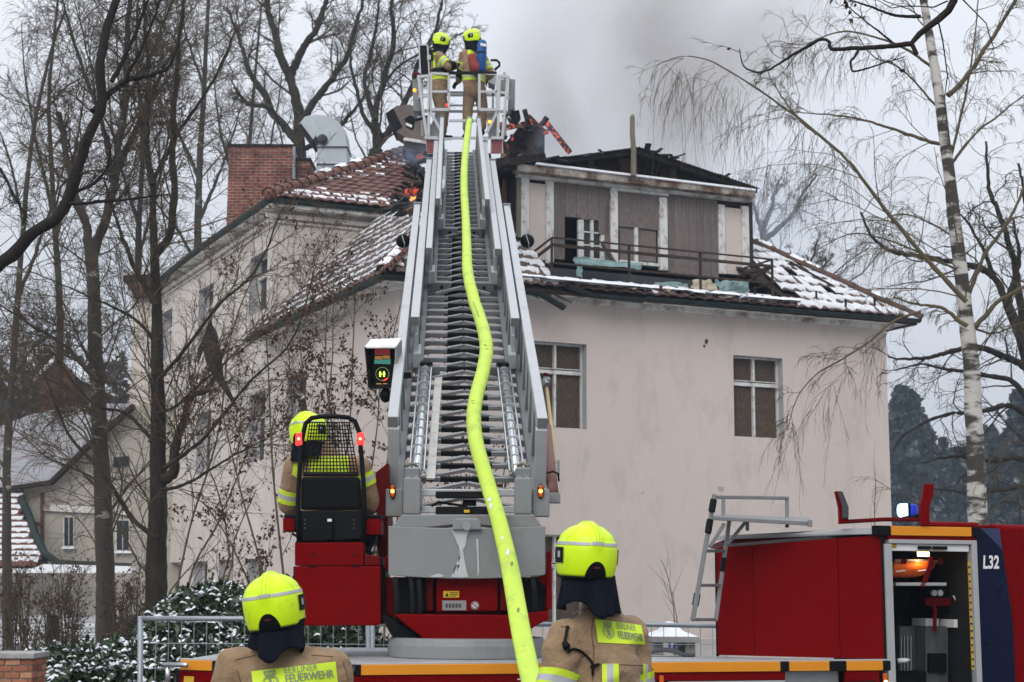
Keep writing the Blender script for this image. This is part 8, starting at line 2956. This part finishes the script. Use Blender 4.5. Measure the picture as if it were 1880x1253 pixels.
# --- snow-covered laurel
M_LAUREL = mat('laurel_leaf', (0.022, 0.045, 0.016), 0.35, var=0.4, scale=3, spec=.4)
def laurel(name, label, blobs, n, ns, seed, size=.10):
    """blobs: ellipsoids (centre, radii); leaves and snow caps spread over their upper shells"""
    rng = np.random.default_rng(seed)
    t = empty(name, Vector((blobs[0][0].x, blobs[0][0].y, 0)), label, 'bush')
    w = np.array([b[1][0] * b[1][2] for b in blobs]); w = w / w.sum()
    def pick(m, lo):
        i = rng.choice(len(blobs), m, p=w)
        c = np.array([tuple(b[0]) for b in blobs])[i]; rd = np.array([b[1] for b in blobs])[i]
        d = norm(rng.normal(0, 1, (m, 3))); d[:, 2] = np.maximum(d[:, 2], lo) ; d[:, 1] -= .25; d = norm(d)
        rr = rng.uniform(.72, 1.06, (m, 1))
        bump = 1 + .10 * np.sin(d[:, :1] * 9 + i[:, None]) * np.cos(d[:, 2:] * 7)
        return c + d * rd * rr * bump, d
    p, d = pick(n, -.6)
    a = norm(d * .5 + rng.normal(0, .7, (n, 3)) + np.array([0, 0, -.25])); b = norm(np.cross(a, d + rng.normal(0, .3, (n, 3))))
    s = size * rng.uniform(.6, 1.3, (n, 1)); f = np.cross(a, b) * s * .10
    v = np.stack([p, p + a * s * .35 + b * s * .2 + f, p + a * s * .75 + b * s * .16 + f * .6, p + a * s * 1.05, p + a * s * .75 - b * s * .16 + f * .6, p + a * s * .35 - b * s * .2 + f], 1).reshape(-1, 3)
    o = np.arange(n)[:, None] * 6
    q = np.concatenate([o + np.array([[0, 1, 2, 5]]), o + np.array([[2, 3, 4, 5]])])
    ob = link_mesh('leaves', np_mesh('leaves', v, q), M_LAUREL, t)
    tag(ob, kind='stuff')
    # snow lying on the leaves: small flat lumps
    p, d = pick(ns, .15)
    p = p + d * .02
    k = 7
    an = np.arange(k) * 2 * np.pi / k
    rx, ry = rng.uniform(.012, .048, (ns, 1)), rng.uniform(.010, .026, (ns, 1))
    th = rng.uniform(0, np.pi, (ns, 1)); hgt = rng.uniform(.006, .020, ns)
    cx = rx * np.cos(an) ; cy = ry * np.sin(an)
    X = cx * np.cos(th) - cy * np.sin(th); Y = cx * np.sin(th) + cy * np.cos(th)
    tilt = rng.normal(0, .35, (ns, 2))
    Zr = X * tilt[:, :1] + Y * tilt[:, 1:] - .3 * np.abs(X)
    ring = np.stack([X, Y, Zr], 2) + p[:, None]
    ring2 = np.stack([X * .6, Y * .6, Zr * .6 + hgt[:, None] * .8], 2) + p[:, None]
    topp = p + np.stack([np.zeros(ns), np.zeros(ns), hgt], 1)
    v = np.concatenate([ring, ring2, topp[:, None]], 1).reshape(-1, 3)
    o = np.arange(ns)[:, None] * (2 * k + 1)
    q = []
    for j in range(k):
        j2 = (j + 1) % k
        q.append(o + np.array([[j, j2, k + j2, k + j]]))
        q.append(o + np.array([[k + j, k + j2, 2 * k, 2 * k]]))
    me = bpy.data.meshes.new('leaf_snow')
    q = np.concatenate(q)
    quads = q[q[:, 2] != q[:, 3]]
    tris = q[q[:, 2] == q[:, 3]][:, :3]
    me.from_pydata(v.tolist(), [], quads.tolist() + tris.tolist())
    ob = link_mesh('leaf_snow', me, M_SNOWC, t, smooth=True)
    tag(ob, kind='stuff')
    st_ = MB()
    for i in range(6):
        c = blobs[i % len(blobs)][0]
        b0 = Vector((c.x + rng.uniform(-.3, .3), c.y + rng.uniform(-.2, .2), -.1))
        st_.tube([b0, (b0 + c) / 2, c + Vector((rng.uniform(-.2, .2), 0, .1))], [.03, .022, .012], 6)
    st_.build('stems', M_BARKB, t)
    return t


def blob(x, y, Y, rx, rz, ry=None): return (P(x, y, Y), (rx, ry or rx * .8, rz))


laurel('laurel_bush', 'large snow-dusted evergreen bush behind the left fence panel', [blob(375, 1150, 15.0, .42, .36), blob(330, 1185, 15.0, .40, .36), blob(420, 1160, 15.2, .40, .40), blob(400, 1120, 15.2, .34, .24), blob(450, 1180, 15.0, .35, .4), blob(360, 1230, 14.8, .5, .4)], 15000, 2300, 3, .078)
laurel('laurel_hedge', 'low snow-dusted evergreen hedge running along the bottom left', [blob(90, 1240, 14.6, .32, .26), blob(150, 1236, 14.6, .36, .26), blob(210, 1232, 14.6, .36, .26), blob(265, 1228, 14.6, .36, .26), blob(310, 1232, 14.5, .32, .26), blob(40, 1250, 14.8, .3, .24), blob(120, 1290, 14.5, .6, .3), blob(260, 1290, 14.5, .6, .3)], 14000, 2200, 5, .07)
laurel('laurel_bush', 'patchy evergreen bush with bare trunks behind the seat console', [blob(600, 1180, 16.0, .35, .3), blob(640, 1200, 16.0, .35, .3), blob(560, 1200, 15.8, .4, .35), blob(690, 1215, 16.0, .3, .25), blob(548, 1085, 16.2, .14, .2)], 2600, 90, 7)
for k, (x, w) in enumerate(((597, 9), (632, 13), (690, 12), (668, 8), (575, 7))):
    tree('elder_shrub', ['thin leaning trunk at the left behind the seat console', 'thickest trunk behind the seat console', 'trunk beside the slewing ring at its left', 'slim trunk between two thicker ones behind the console', 'narrow trunk nearest the left firefighter'][k], 'shrub', Vector((P(x, 1200, 16.6).x, 16.6, 0)),
         [(px_line([(x + 2, 1330), (x, 1200), (x - 3 + 3 * k, 1120), (x - 12 + 8 * k, 1000)], 16.6), w / 2900 * 16.6 / 2, w / 2900 * 16.6 / 4)], [],
         [dict(n=8, lr=(.2, .4), rr=.3, rmin=.005, rmax=.009, spread=.8, wander=.3, K=6, t0=.4), dict(n=4, lr=(.3, .6), rr=.6, rmin=.003, rmax=.005, wander=.3, K=5)], M_BARKB, M_TWIGG, 90 + k)
for k, (pts, lab) in enumerate(((((1238, 1150), (1234, 1100), (1226, 1060), (1214, 1028)), 'thin bare sapling before the pink wall, right of the right firefighter'), (((1248, 1185), (1243, 1140), (1238, 1110), (1235, 1086)), 'shorter bare shoot beside the thin sapling'), (((1606, 960), (1606, 930), (1608, 882)), 'single bare shoot rising above the truck roof beam'))):
    tree('sapling', lab, 'sapling', Vector((P(pts[0][0], 1100, 17.0).x, 17.0, 0)), [([Vector((P(pts[0][0], 1100, 17.0).x, 17.0, -.1))] + px_line(pts, 17.0), .012, .003)], [],
         [dict(n=7, lr=(.12, .3), lmax=.5, rr=.5, rmin=.003, rmax=.004, spread=1.2, wander=.15, K=5, t0=.5, up=.3)], M_TWIGG, M_TWIGG, 100 + k, trunk_name='stem')

# --- far woods
def far_wood(name, label, spots, seed, m, kind='stuff', n=420, ls=1.0):
    rng = np.random.default_rng(seed)
    V, Q, off = [], [], 0
    for (x, Y, h, rw) in spots:
        t = rng.uniform(.12, 1, n) ** .8
        an = rng.uniform(0, 2 * np.pi, n)
        lob = 1 + .35 * np.sin(an * 3 + t * 9)
        r = rw * (1.05 - t) ** .7 * rng.uniform(.35, 1.0, n) * lob
        c = np.stack([x + r * np.cos(an), Y + r * np.sin(an), h * t], 1)
        a = norm(rng.normal(0, 1, (n, 3)) + np.array([0, 0, .2])); b = norm(np.cross(a, rng.normal(0, 1, (n, 3))))
        s = rng.uniform(.25, .75, (n, 1)) * rw * .45 * ls
        v = np.stack([c - a * s, c + b * s * .7, c + a * s, c - b * s * .7], 1).reshape(-1, 3)
        V.append(v); Q.append(np.arange(n * 4).reshape(-1, 4) + off); off += n * 4
        tv, tq = tubes_np([(np.array([[[x, Y, -.5], [x, Y, h * .5], [x, Y, h * .96]]]), np.array([[.28, .2, .04]]))], 5)
        V.append(tv); Q.append(tq + off); off += len(tv)
    o = link_mesh(name, np_mesh(name, np.concatenate(V), np.concatenate(Q)), m)
    return tag(o, label, 'woods', kind=kind)


M_FARW = mat('far_conifer', (0.030, 0.040, 0.036), 0.95, var=0.4, scale=.3, dirt=(.42, .44, .47), dirt_amt=.18, dirt_scale=.6)
rr = random.Random(3)
sp = []
for i in range(60):
    Y = rr.uniform(105, 160)
    px = rr.uniform(1600, 2050)
    top = 790 + rr.uniform(-15, 70) - (70 if px < 1720 else 0) * rr.random() - (60 if px > 1850 else 0)
    q = P(px, top, Y)
    sp.append((q.x, Y, q.z, rr.uniform(2.2, 4.2)))
far_wood('far_woods', 'hazy blue wooded slope behind the villa at the right', sp, 5, M_FARW, n=1700, ls=.42)
sp = []
for i in range(34):
    Y = rr.uniform(75, 110)
    px = rr.uniform(-160, 250)
    q = P(px, rr.uniform(640, 740), Y)
    sp.append((q.x, Y, q.z, rr.uniform(1.8, 3.2)))
far_wood('far_woods', 'dark brown woods behind the half-timbered house', sp, 6, mat('far_brown_wood', (0.070, 0.060, 0.048), .95, var=.4, scale=.3), n=480, ls=.40)
# ------------------------------------------------------------------ neighbouring house at the left
NB = 40.0
nb = empty('half_timbered_house', P(130, 1100, NB), 'cream half-timbered house with snowy tiled roofs at the far left', 'house')
M_CREAM = mat('cream_render', (0.36, 0.335, 0.29), 0.9, var=0.08, scale=2, dirt=(.28, .24, .19), dirt_amt=.3)
def nbp(pts, Y, dep, m, name, parent=nb, bevel=0):
    return MB().prism([P(x, y, Y) for x, y in pts], Vector((0, dep, 0))).build(name, m, parent, bevel=bevel)


nbp([(40, 890), (90, 884), (163, 812), (240, 745), (330, 745), (330, 1130), (40, 1130)], NB, 6, M_CREAM, 'gable_wall')
nbp([(-80, 930), (42, 930), (42, 1130), (-80, 1130)], NB + .2, 5, M_CREAM, 'side_wall')
nbp([(-120, 915), (14, 893), (90, 882), (165, 808), (242, 741), (150, 742), (60, 760), (-120, 830)], NB - .35, .25, mat('thin_roof_snow', (.40, .41, .44), .9, var=.25, scale=3, stretch=(1, 1, 5), dirt=(.22, .17, .15), dirt_amt=.35, dirt_scale=3), 'snowy_roof')
nbp([(-120, 922), (14, 900), (92, 889), (168, 815), (245, 748), (242, 741), (165, 808), (90, 882), (14, 893), (-120, 915)], NB - .40, .3, M_DARKW, 'barge_board')
# red-brown back gable and chimney of a house beyond
bh = empty('brick_house', P(105, 1000, 60), 'red brick gable glimpsed between the twigs above the snowy roof', 'house')
MB().prism([P(x, y, 60) for x, y in ((70, 1000), (70, 690), (105, 655), (140, 690), (140, 1000))], Vector((0, 5, 0))).build('gable_wall', brick_mat('gable_brick', (.16, .055, .035), (.13, .045, .03), (.12, .09, .08), 3.0), bh)
MB().prism([P(x, y, 59.8) for x, y in ((62, 692), (105, 648), (148, 692), (148, 698), (105, 656), (62, 698))], Vector((0, 5.4, 0))).build('roof_edge', M_SNOW, bh)
# lower tiled roof with snow, curving down to the left
lr_ = MB()
vs = []
def roofc(x, t):     # t 0 top, 1 bottom
    return (x, 922 + 118 * t)
n = 10
rowtiles = empty('lower_roof', P(20, 1040, NB - 1), parent=nb)
tmb = MB()
TS = 0.26
me_t = tile_mesh(TS, .30, M_TILE)
nsn = MB()
rnd = random.Random(2)
for j in range(12):
    t = j / 11
    y = 1040 - 118 * t
    Y = NB - 2.2 + 1.8 * t
    xr = 88 - 46 * t ** .7
    nx = int((xr + 40) / 19)
    for i in range(nx):
        x = -36 + 19 * i + (9 if j % 2 else 0)
        p = P(x, y, Y)
        s2 = Vector((0, .62, .78)); e2 = Xv; nn = e2.cross(s2)
        M = Matrix(((e2.x, s2.x, nn.x, p.x), (e2.y, s2.y, nn.y, p.y), (e2.z, s2.z, nn.z, p.z), (0, 0, 0, 1)))
        inst('tile', me_t, M, rowtiles)
        q = [M @ Vector((a, b, c)) for a, b, c in ((-.13, .09 + rnd.uniform(-.04, .04), .05), (.13, .12 + rnd.uniform(-.04, .04), .05), (.13, .15, .075), (-.13, .15, .075), (.13, .25, .06), (-.13, .25, .06))]
        nsn.add(q, [(0, 1, 2, 3), (3, 2, 4, 5)])
nsn.build('roof_snow', M_SNOWT, rowtiles, smooth=True, kind='stuff')
MB().prism([P(-60, 1042, NB - 2.2), P(92, 1042, NB - 2.2), P(42, 922, NB - .4), P(-60, 922, NB - .4)], Vector((0, .1, -.08))).build('roof_boards', M_DARKW, nb)
MB().tube([P(x, y, Y) for x, y, Y in ((38, 915, NB - .45), (52, 945, NB - .9), (66, 985, NB - 1.5), (82, 1018, NB - 2.0), (110, 1036, NB - 2.2), (240, 1042, NB - 2.2))], .10, 8).build('verge_board', M_GREEN, nb)
nbp([(80, 1036), (240, 1040), (245, 1052), (70, 1052), (-60, 1052), (-60, 1044), (60, 1044)], NB - 2.4, .4, M_SNOW, 'snow_ledge')
nbp([(74, 905), (80, 905), (80, 1010), (74, 1010)], NB - .06, .06, M_BROWNW, 'timber_post')
nbp([(55, 958), (80, 960), (80, 966), (55, 965)], NB - .08, .06, M_BROWNW, 'timber_beam')
nbp([(38, 897), (42, 897), (42, 935), (38, 935)], NB - .08, .06, M_BROWNW, 'timber_post')
nbp([(80, 926), (240, 934), (240, 946), (80, 938)], NB - .10, .1, M_CORNICE, 'string_course')
for x0, x1, y0, y1 in ((116, 136, 948, 1004), (212, 238, 954, 1012)):
    w = nbp([(x0, y0), (x1, y0), (x1, y1), (x0, y1)], NB - .05, .06, M_WHITEW, 'window')
    xm = (x0 + x1) / 2
    for a, b in ((x0 + 2, xm - 1), (xm + 1, x1 - 2)):
        nbp([(a, y0 + 2), (b, y0 + 2), (b, y1 - 2), (a, y1 - 2)], NB - .07, .03, M_GLASSD, 'pane', w)
    nbp([(x0 - 3, y1), (x1 + 3, y1), (x1 + 3, y1 + 4), (x0 - 3, y1 + 4)], NB - .14, .12, M_SNOW, 'sill_snow', w)
nbp([(209, 840), (236, 838), (236, 856), (207, 858)], NB - .05, .06, M_GLASSD, 'attic_window')

# ------------------------------------------------------------------ black torn sheet hanging from the wing wall
hs = MB()
pts = [(383, 588), (396, 610), (404, 650), (408, 690), (424, 725), (437, 755), (432, 752), (414, 722), (396, 700), (380, 672), (372, 640), (362, 668), (364, 640), (376, 612)]
q = [P(x, y, 34.2) for x, y in pts]
c = sum(q, Vector()) / len(q)
hs.prism(q, Vector((.02, .05, 0)))
tag(hs.build('roofing_felt', M_CHAR, None), 'torn black roofing felt hanging down the left wing wall', 'roofing felt')

# ------------------------------------------------------------------ brick pillar at the bottom left
YP = 11.8
pil = empty('brick_pillar', Vector((P(20, 1250, YP).x, YP, 0)), 'brick gate pillar with grey slab cap in the bottom left corner', 'pillar')
x0, x1 = P(-20, 1230, YP).x, P(60, 1230, YP).x
zt = P(30, 1210, YP).z
M_BRK = [mat('pillar_brick_a', (.32, .13, .075), .9, var=.2, scale=14, bump=.3, objvar=.25), mat('pillar_brick_b', (.40, .21, .12), .9, var=.2, scale=14, bump=.3, objvar=.2)]
MB().box(((x0 + x1) / 2, YP + .17, zt / 2), (x1 - x0 - .012, .33, zt)).build('mortar_core', mat('mortar', (.33, .31, .28), .95, var=.15, scale=20, bump=.4), pil)
bw, bh_ = .115, .047
bms = [mesh_of(MB().box((0, 0, 0), (bw - .01, .1, bh_ - .010)), m, name='brick') for m in M_BRK]
rnd = random.Random(6)
nrow = int(zt / bh_)
for j in range(min(nrow, 22)):
    z = zt - bh_ * (j + .5)
    off = (bw / 2 if j % 2 else 0)
    x = x0 - off
    while x < x1 - .02:
        xa, xb = max(x, x0), min(x + bw, x1)
        if xb - xa > .03:
            M = Matrix.Translation(((xa + xb) / 2, YP + .05 - .004 * rnd.random() - .006, z)) @ Matrix.Scale((xb - xa) / bw, 4, Xv)
            inst('brick', bms[rnd.random() < .4], M, pil)
        x += bw
for j in range(min(nrow, 22)):
    for k in range(3):
        z = zt - bh_ * (j + .5)
        M = Matrix.Translation((x1 - .045, YP + .055 + k * .112, z)) @ Matrix.Rotation(R(90), 4, 'Z')
        if k or j % 2 == 0:
            inst('brick', bms[rnd.random() < .4], M, pil)
MB().box(((x0 + x1) / 2, YP + .17, zt + .022), (x1 - x0 + .03, .40, .044)).build('cap_slab', mat('cap_concrete', (.34, .33, .32), .9, var=.15, scale=8, bump=.4), pil, bevel=.008)

# ------------------------------------------------------------------ mobile fence panels
M_GALV = mat('galvanised_tube', (0.33, 0.36, 0.39), 0.5, metal=.5, var=.15, scale=6)
def fence_panel(x0, x1, y0, y1, Y0, Y1, label, posts=(True, True), lean=0.0, step=.10):
    a, b = P(x0, y0, Y0), P(x1, y1, Y1)
    f = empty('fence_panel', Vector((a.x, a.y, 0)), label, 'fence', 'mobile fence panels round the villa')
    d = Vector((b.x - a.x, b.y - a.y, 0)); L = d.length; d.normalize()
    lv = Vector((-lean, 0, 0))
    MB().tube([a, b], .021, 8).build('top_rail', M_GALV, f, smooth=True)
    a0, b0 = Vector((a.x, a.y, .08)), Vector((b.x, b.y, .08))
    MB().tube([a0 - lv, b0 - lv], .021, 8).build('bottom_rail', M_GALV, f, smooth=True)
    for k, (p, q) in enumerate(((a, a0), (b, b0))):
        if posts[k]:
            MB().tube([p + Zv * .02, q - lv - Zv * .06], .023, 8).build('post', M_GALV, f, smooth=True)
    n = int(L / step)
    wm = mesh_of(MB().tube([(0, 0, 0), (0, 0, 1)], .0032, 5, False), M_GALV, name='wire')
    for i in range(1, n):
        t = i / n
        p = a0.lerp(b0, t) - lv; q = a.lerp(b, t)
        dd = q - p
        M = Matrix(((1, 0, dd.x, p.x), (0, 1, dd.y, p.y), (0, 0, dd.z, p.z), (0, 0, 0, 1)))
        inst('wire', wm, M, f)
    h = a.z - .08
    for k in range(1, 7):
        z = .08 + h * k / 7
        MB().tube([a0 + Zv * (z - .08) - lv * (1 - k / 7), b0 + Zv * (z - .08) - lv * (1 - k / 7)], .0032, 5, False).build('wire', M_GALV, f)
    for p in (a0, b0):
        MB().box((p.x, p.y, .06), (.22, .60, .13)).build('foot_block', mat('fence_foot', (.2, .2, .2), .9), f, bevel=.01)
    return f


fence_panel(258, 676, 1136, 1137, 12.9, 12.9, 'leaning fence panel in front of the snowy evergreen bush', (True, True), .05)
fence_panel(684, 1120, 1146, 1147, 14.4, 14.6, 'fence panel running behind the turntable', (True, True))
fence_panel(1128, 1330, 1146, 1150, 14.7, 14.9, 'fence panel in front of the snow-covered table', (True, True), 0.0, .115)
# snow-covered concrete table and painted low wall behind the right fence
tb_ = empty('concrete_table', Vector((P(1236, 1170, 16.5).x, 16.5, 0)), 'snow-covered concrete table behind the right fence panel', 'table')
M_CONC = mat('concrete', (.30, .29, .28), .9, var=.15, scale=5, bump=.3)
a, b = P(1192, 1168, 16.2), P(1280, 1164, 16.2)
MB().box(((a.x + b.x) / 2, 16.5, a.z - .03), (b.x - a.x, 1.0, .06)).build('table_top', M_CONC, tb_, bevel=.01)
for x in (a.x + .08, b.x - .08):
    MB().box((x, 16.5, (a.z - .06) / 2), (.1, .8, a.z - .06)).build('leg', M_CONC, tb_, bevel=.01)
vs = []
nx = 15
for j in range(9):
    for i in range(nx):
        s, t = i / (nx - 1), j / 8
        e = min(1, 6 * min(s, 1 - s)) * min(1, 5 * min(t, 1 - t))
        hgt = .03 * e + .11 * math.exp(-((s - .5) / .17) ** 2) * e
        vs.append(Vector((a.x + (b.x - a.x) * s, 16.0 + 1.0 * t, a.z + hgt)))
MB().grid(vs, nx, 9).build('table_snow', M_SNOW, tb_, smooth=True)
lw_ = empty('low_wall', Vector((P(1236, 1170, 18.0).x, 18, 0)), 'low pale wall with blue graffiti below the villa wall', 'wall')
q0, q1 = P(1120, 1172, 18.0), P(1330, 1172, 18.0)
MB().box(((q0.x + q1.x) / 2, 18.1, q0.z / 2), (q1.x - q0.x, .2, q0.z)).build('wall_body', mat('pale_wall', (.46, .44, .41), .9, var=.12, scale=4, dirt=(.25, .24, .2), dirt_amt=.3), lw_)
M_GRAF = mat('blue_graffiti', (.02, .05, .28), .6, var=.15)
M_GRAFG = mat('green_graffiti', (.20, .36, .17), .6, var=.2)
def graf(pts, m, r=.013):
    MB().tube([P(x, y, 17.985) for x, y in pts], r, 6).build('graffiti_stroke', m, lw_)


graf([(1229, 1180), (1230, 1192)], M_GRAF); graf([(1229, 1174), (1230, 1175)], M_GRAF)
graf([(1236, 1188), (1244, 1180), (1249, 1178), (1250, 1192)], M_GRAF); graf([(1238, 1190), (1250, 1191)], M_GRAF)
graf([(1200, 1192), (1206, 1180), (1214, 1190), (1208, 1194)], M_GRAFG, .02); graf([(1256, 1180), (1258, 1192)], M_GRAFG, .015)
# dark board lying on the deck
bd = MB()
vs = []
for i in range(9):
    t = i / 8
    for k in (0, 1):
        vs.append(P(1190 + 86 * t, 1197 - 9 * math.sin(math.pi * min(1, t * 1.25)) + 3 * t + (2 + 4 * math.sin(math.pi * t)) * k, 11.55 - .15 * k))
bd.grid(vs, 2, 9)
o = bd.build('rubber_mat', M_FELT, None, label='curled dark rubber mat lying on the truck deck edge', cat='mat')
so = o.modifiers.new('thickness', 'SOLIDIFY'); so.thickness = .012
# ------------------------------------------------------------------ smoke and haze
def smoke(name, c, size, dens, colr, seed, label, noise_scale=.18, soft=.9, lean=(0, 0), detail=5, thr=(.42, .66), step=None):
    me = bpy.data.meshes.new(name)
    bm = bmesh.new()
    bmesh.ops.create_icosphere(bm, subdivisions=3, radius=1.0)
    bm.to_mesh(me); bm.free()
    o = bpy.data.objects.new(name, me)
    o.location = c
    o.scale = size
    o.rotation_euler = (0, lean[0], lean[1])
    col.objects.link(o)
    ORG[o.name] = Vector(c)
    m = bpy.data.materials.new(name)
    m.use_nodes = True
    nt = m.node_tree
    nt.nodes.clear()
    out = nt.nodes.new('ShaderNodeOutputMaterial')
    pv = nt.nodes.new('ShaderNodeVolumePrincipled')
    pv.inputs['Color'].default_value = (*colr, 1)
    pv.inputs['Anisotropy'].default_value = 0.2
    tc = nt.nodes.new('ShaderNodeTexCoord')
    ln = nt.nodes.new('ShaderNodeVectorMath'); ln.operation = 'LENGTH'
    nt.links.new(tc.outputs['Object'], ln.inputs[0])
    fall = nt.nodes.new('ShaderNodeMapRange')
    fall.interpolation_type = 'SMOOTHSTEP'
    fall.inputs['From Min'].default_value = 1.0 - soft
    fall.inputs['From Max'].default_value = 0.98
    fall.inputs['To Min'].default_value = 1; fall.inputs['To Max'].default_value = 0
    nt.links.new(ln.outputs['Value'], fall.inputs['Value'])
    mp = nt.nodes.new('ShaderNodeMapping')
    mp.inputs['Scale'].default_value = [s * noise_scale for s in size]
    mp.inputs['Location'].default_value = (seed, seed * .37, 0)
    nt.links.new(tc.outputs['Object'], mp.inputs[0])
    no = nt.nodes.new('ShaderNodeTexNoise'); no.inputs['Scale'].default_value = 1.0; no.inputs['Detail'].default_value = detail
    no.inputs['Distortion'].default_value = .6
    nt.links.new(mp.outputs[0], no.inputs['Vector'])
    mr = nt.nodes.new('ShaderNodeMapRange')
    mr.inputs['From Min'].default_value = thr[0]; mr.inputs['From Max'].default_value = thr[1]
    mr.inputs['To Min'].default_value = .06
    nt.links.new(no.outputs['Fac'], mr.inputs['Value'])
    m1 = nt.nodes.new('ShaderNodeMath'); m1.operation = 'MULTIPLY'
    nt.links.new(fall.outputs[0], m1.inputs[0]); nt.links.new(mr.outputs[0], m1.inputs[1])
    m2 = nt.nodes.new('ShaderNodeMath'); m2.operation = 'MULTIPLY'; m2.inputs[1].default_value = dens
    nt.links.new(m1.outputs[0], m2.inputs[0]); nt.links.new(m2.outputs[0], pv.inputs['Density'])
    nt.links.new(pv.outputs[0], out.inputs['Volume'])
    me.materials.append(m)
    return tag(o, label, 'smoke', kind='stuff')


smoke('smoke_plume', P(1135, 175, 40), (4.4, 4.0, 5.0), .62, (.50, .465, .44), 3.0, 'grey smoke plume rising behind the dormer roof', .22)
smoke('smoke_plume', P(1260, 60, 44), (6.5, 4.0, 4.5), .34, (.58, .545, .52), 8.0, 'pale drifting smoke high over the dormer', .2)
smoke('smoke_wisp', P(765, 278, 33.6), (.80, .5, .45), 2.0, (.50, .62, .80), 5.0, 'bluish smoke wisp curling left of the ladder tip', 1.5)
smoke('smoke_wisp', P(1000, 262, 31.0), (.5, .4, .6), .7, (.50, .60, .75), 6.0, 'thin bluish smoke before the charred wall', 1.5)
smoke('smoke_wisp', P(1430, 400, 44.0), (2.6, 2.2, 2.4), .26, (.66, .74, .86), 9.0, 'bluish smoke veil drifting behind the dormer end', .3)

hz_ = MB().box((0, 190, 14), (700, 490, 32))
m = bpy.data.materials.new('haze')
m.use_nodes = True
nt = m.node_tree
nt.nodes.clear()
out = nt.nodes.new('ShaderNodeOutputMaterial')
pv = nt.nodes.new('ShaderNodeVolumePrincipled')
pv.inputs['Color'].default_value = (.62, .78, .98, 1)
pv.inputs['Density'].default_value = 0.00075
nt.links.new(pv.outputs[0], out.inputs['Volume'])
hz_.build('haze', m, kind='stuff', label='thin winter haze over the whole place', cat='haze')
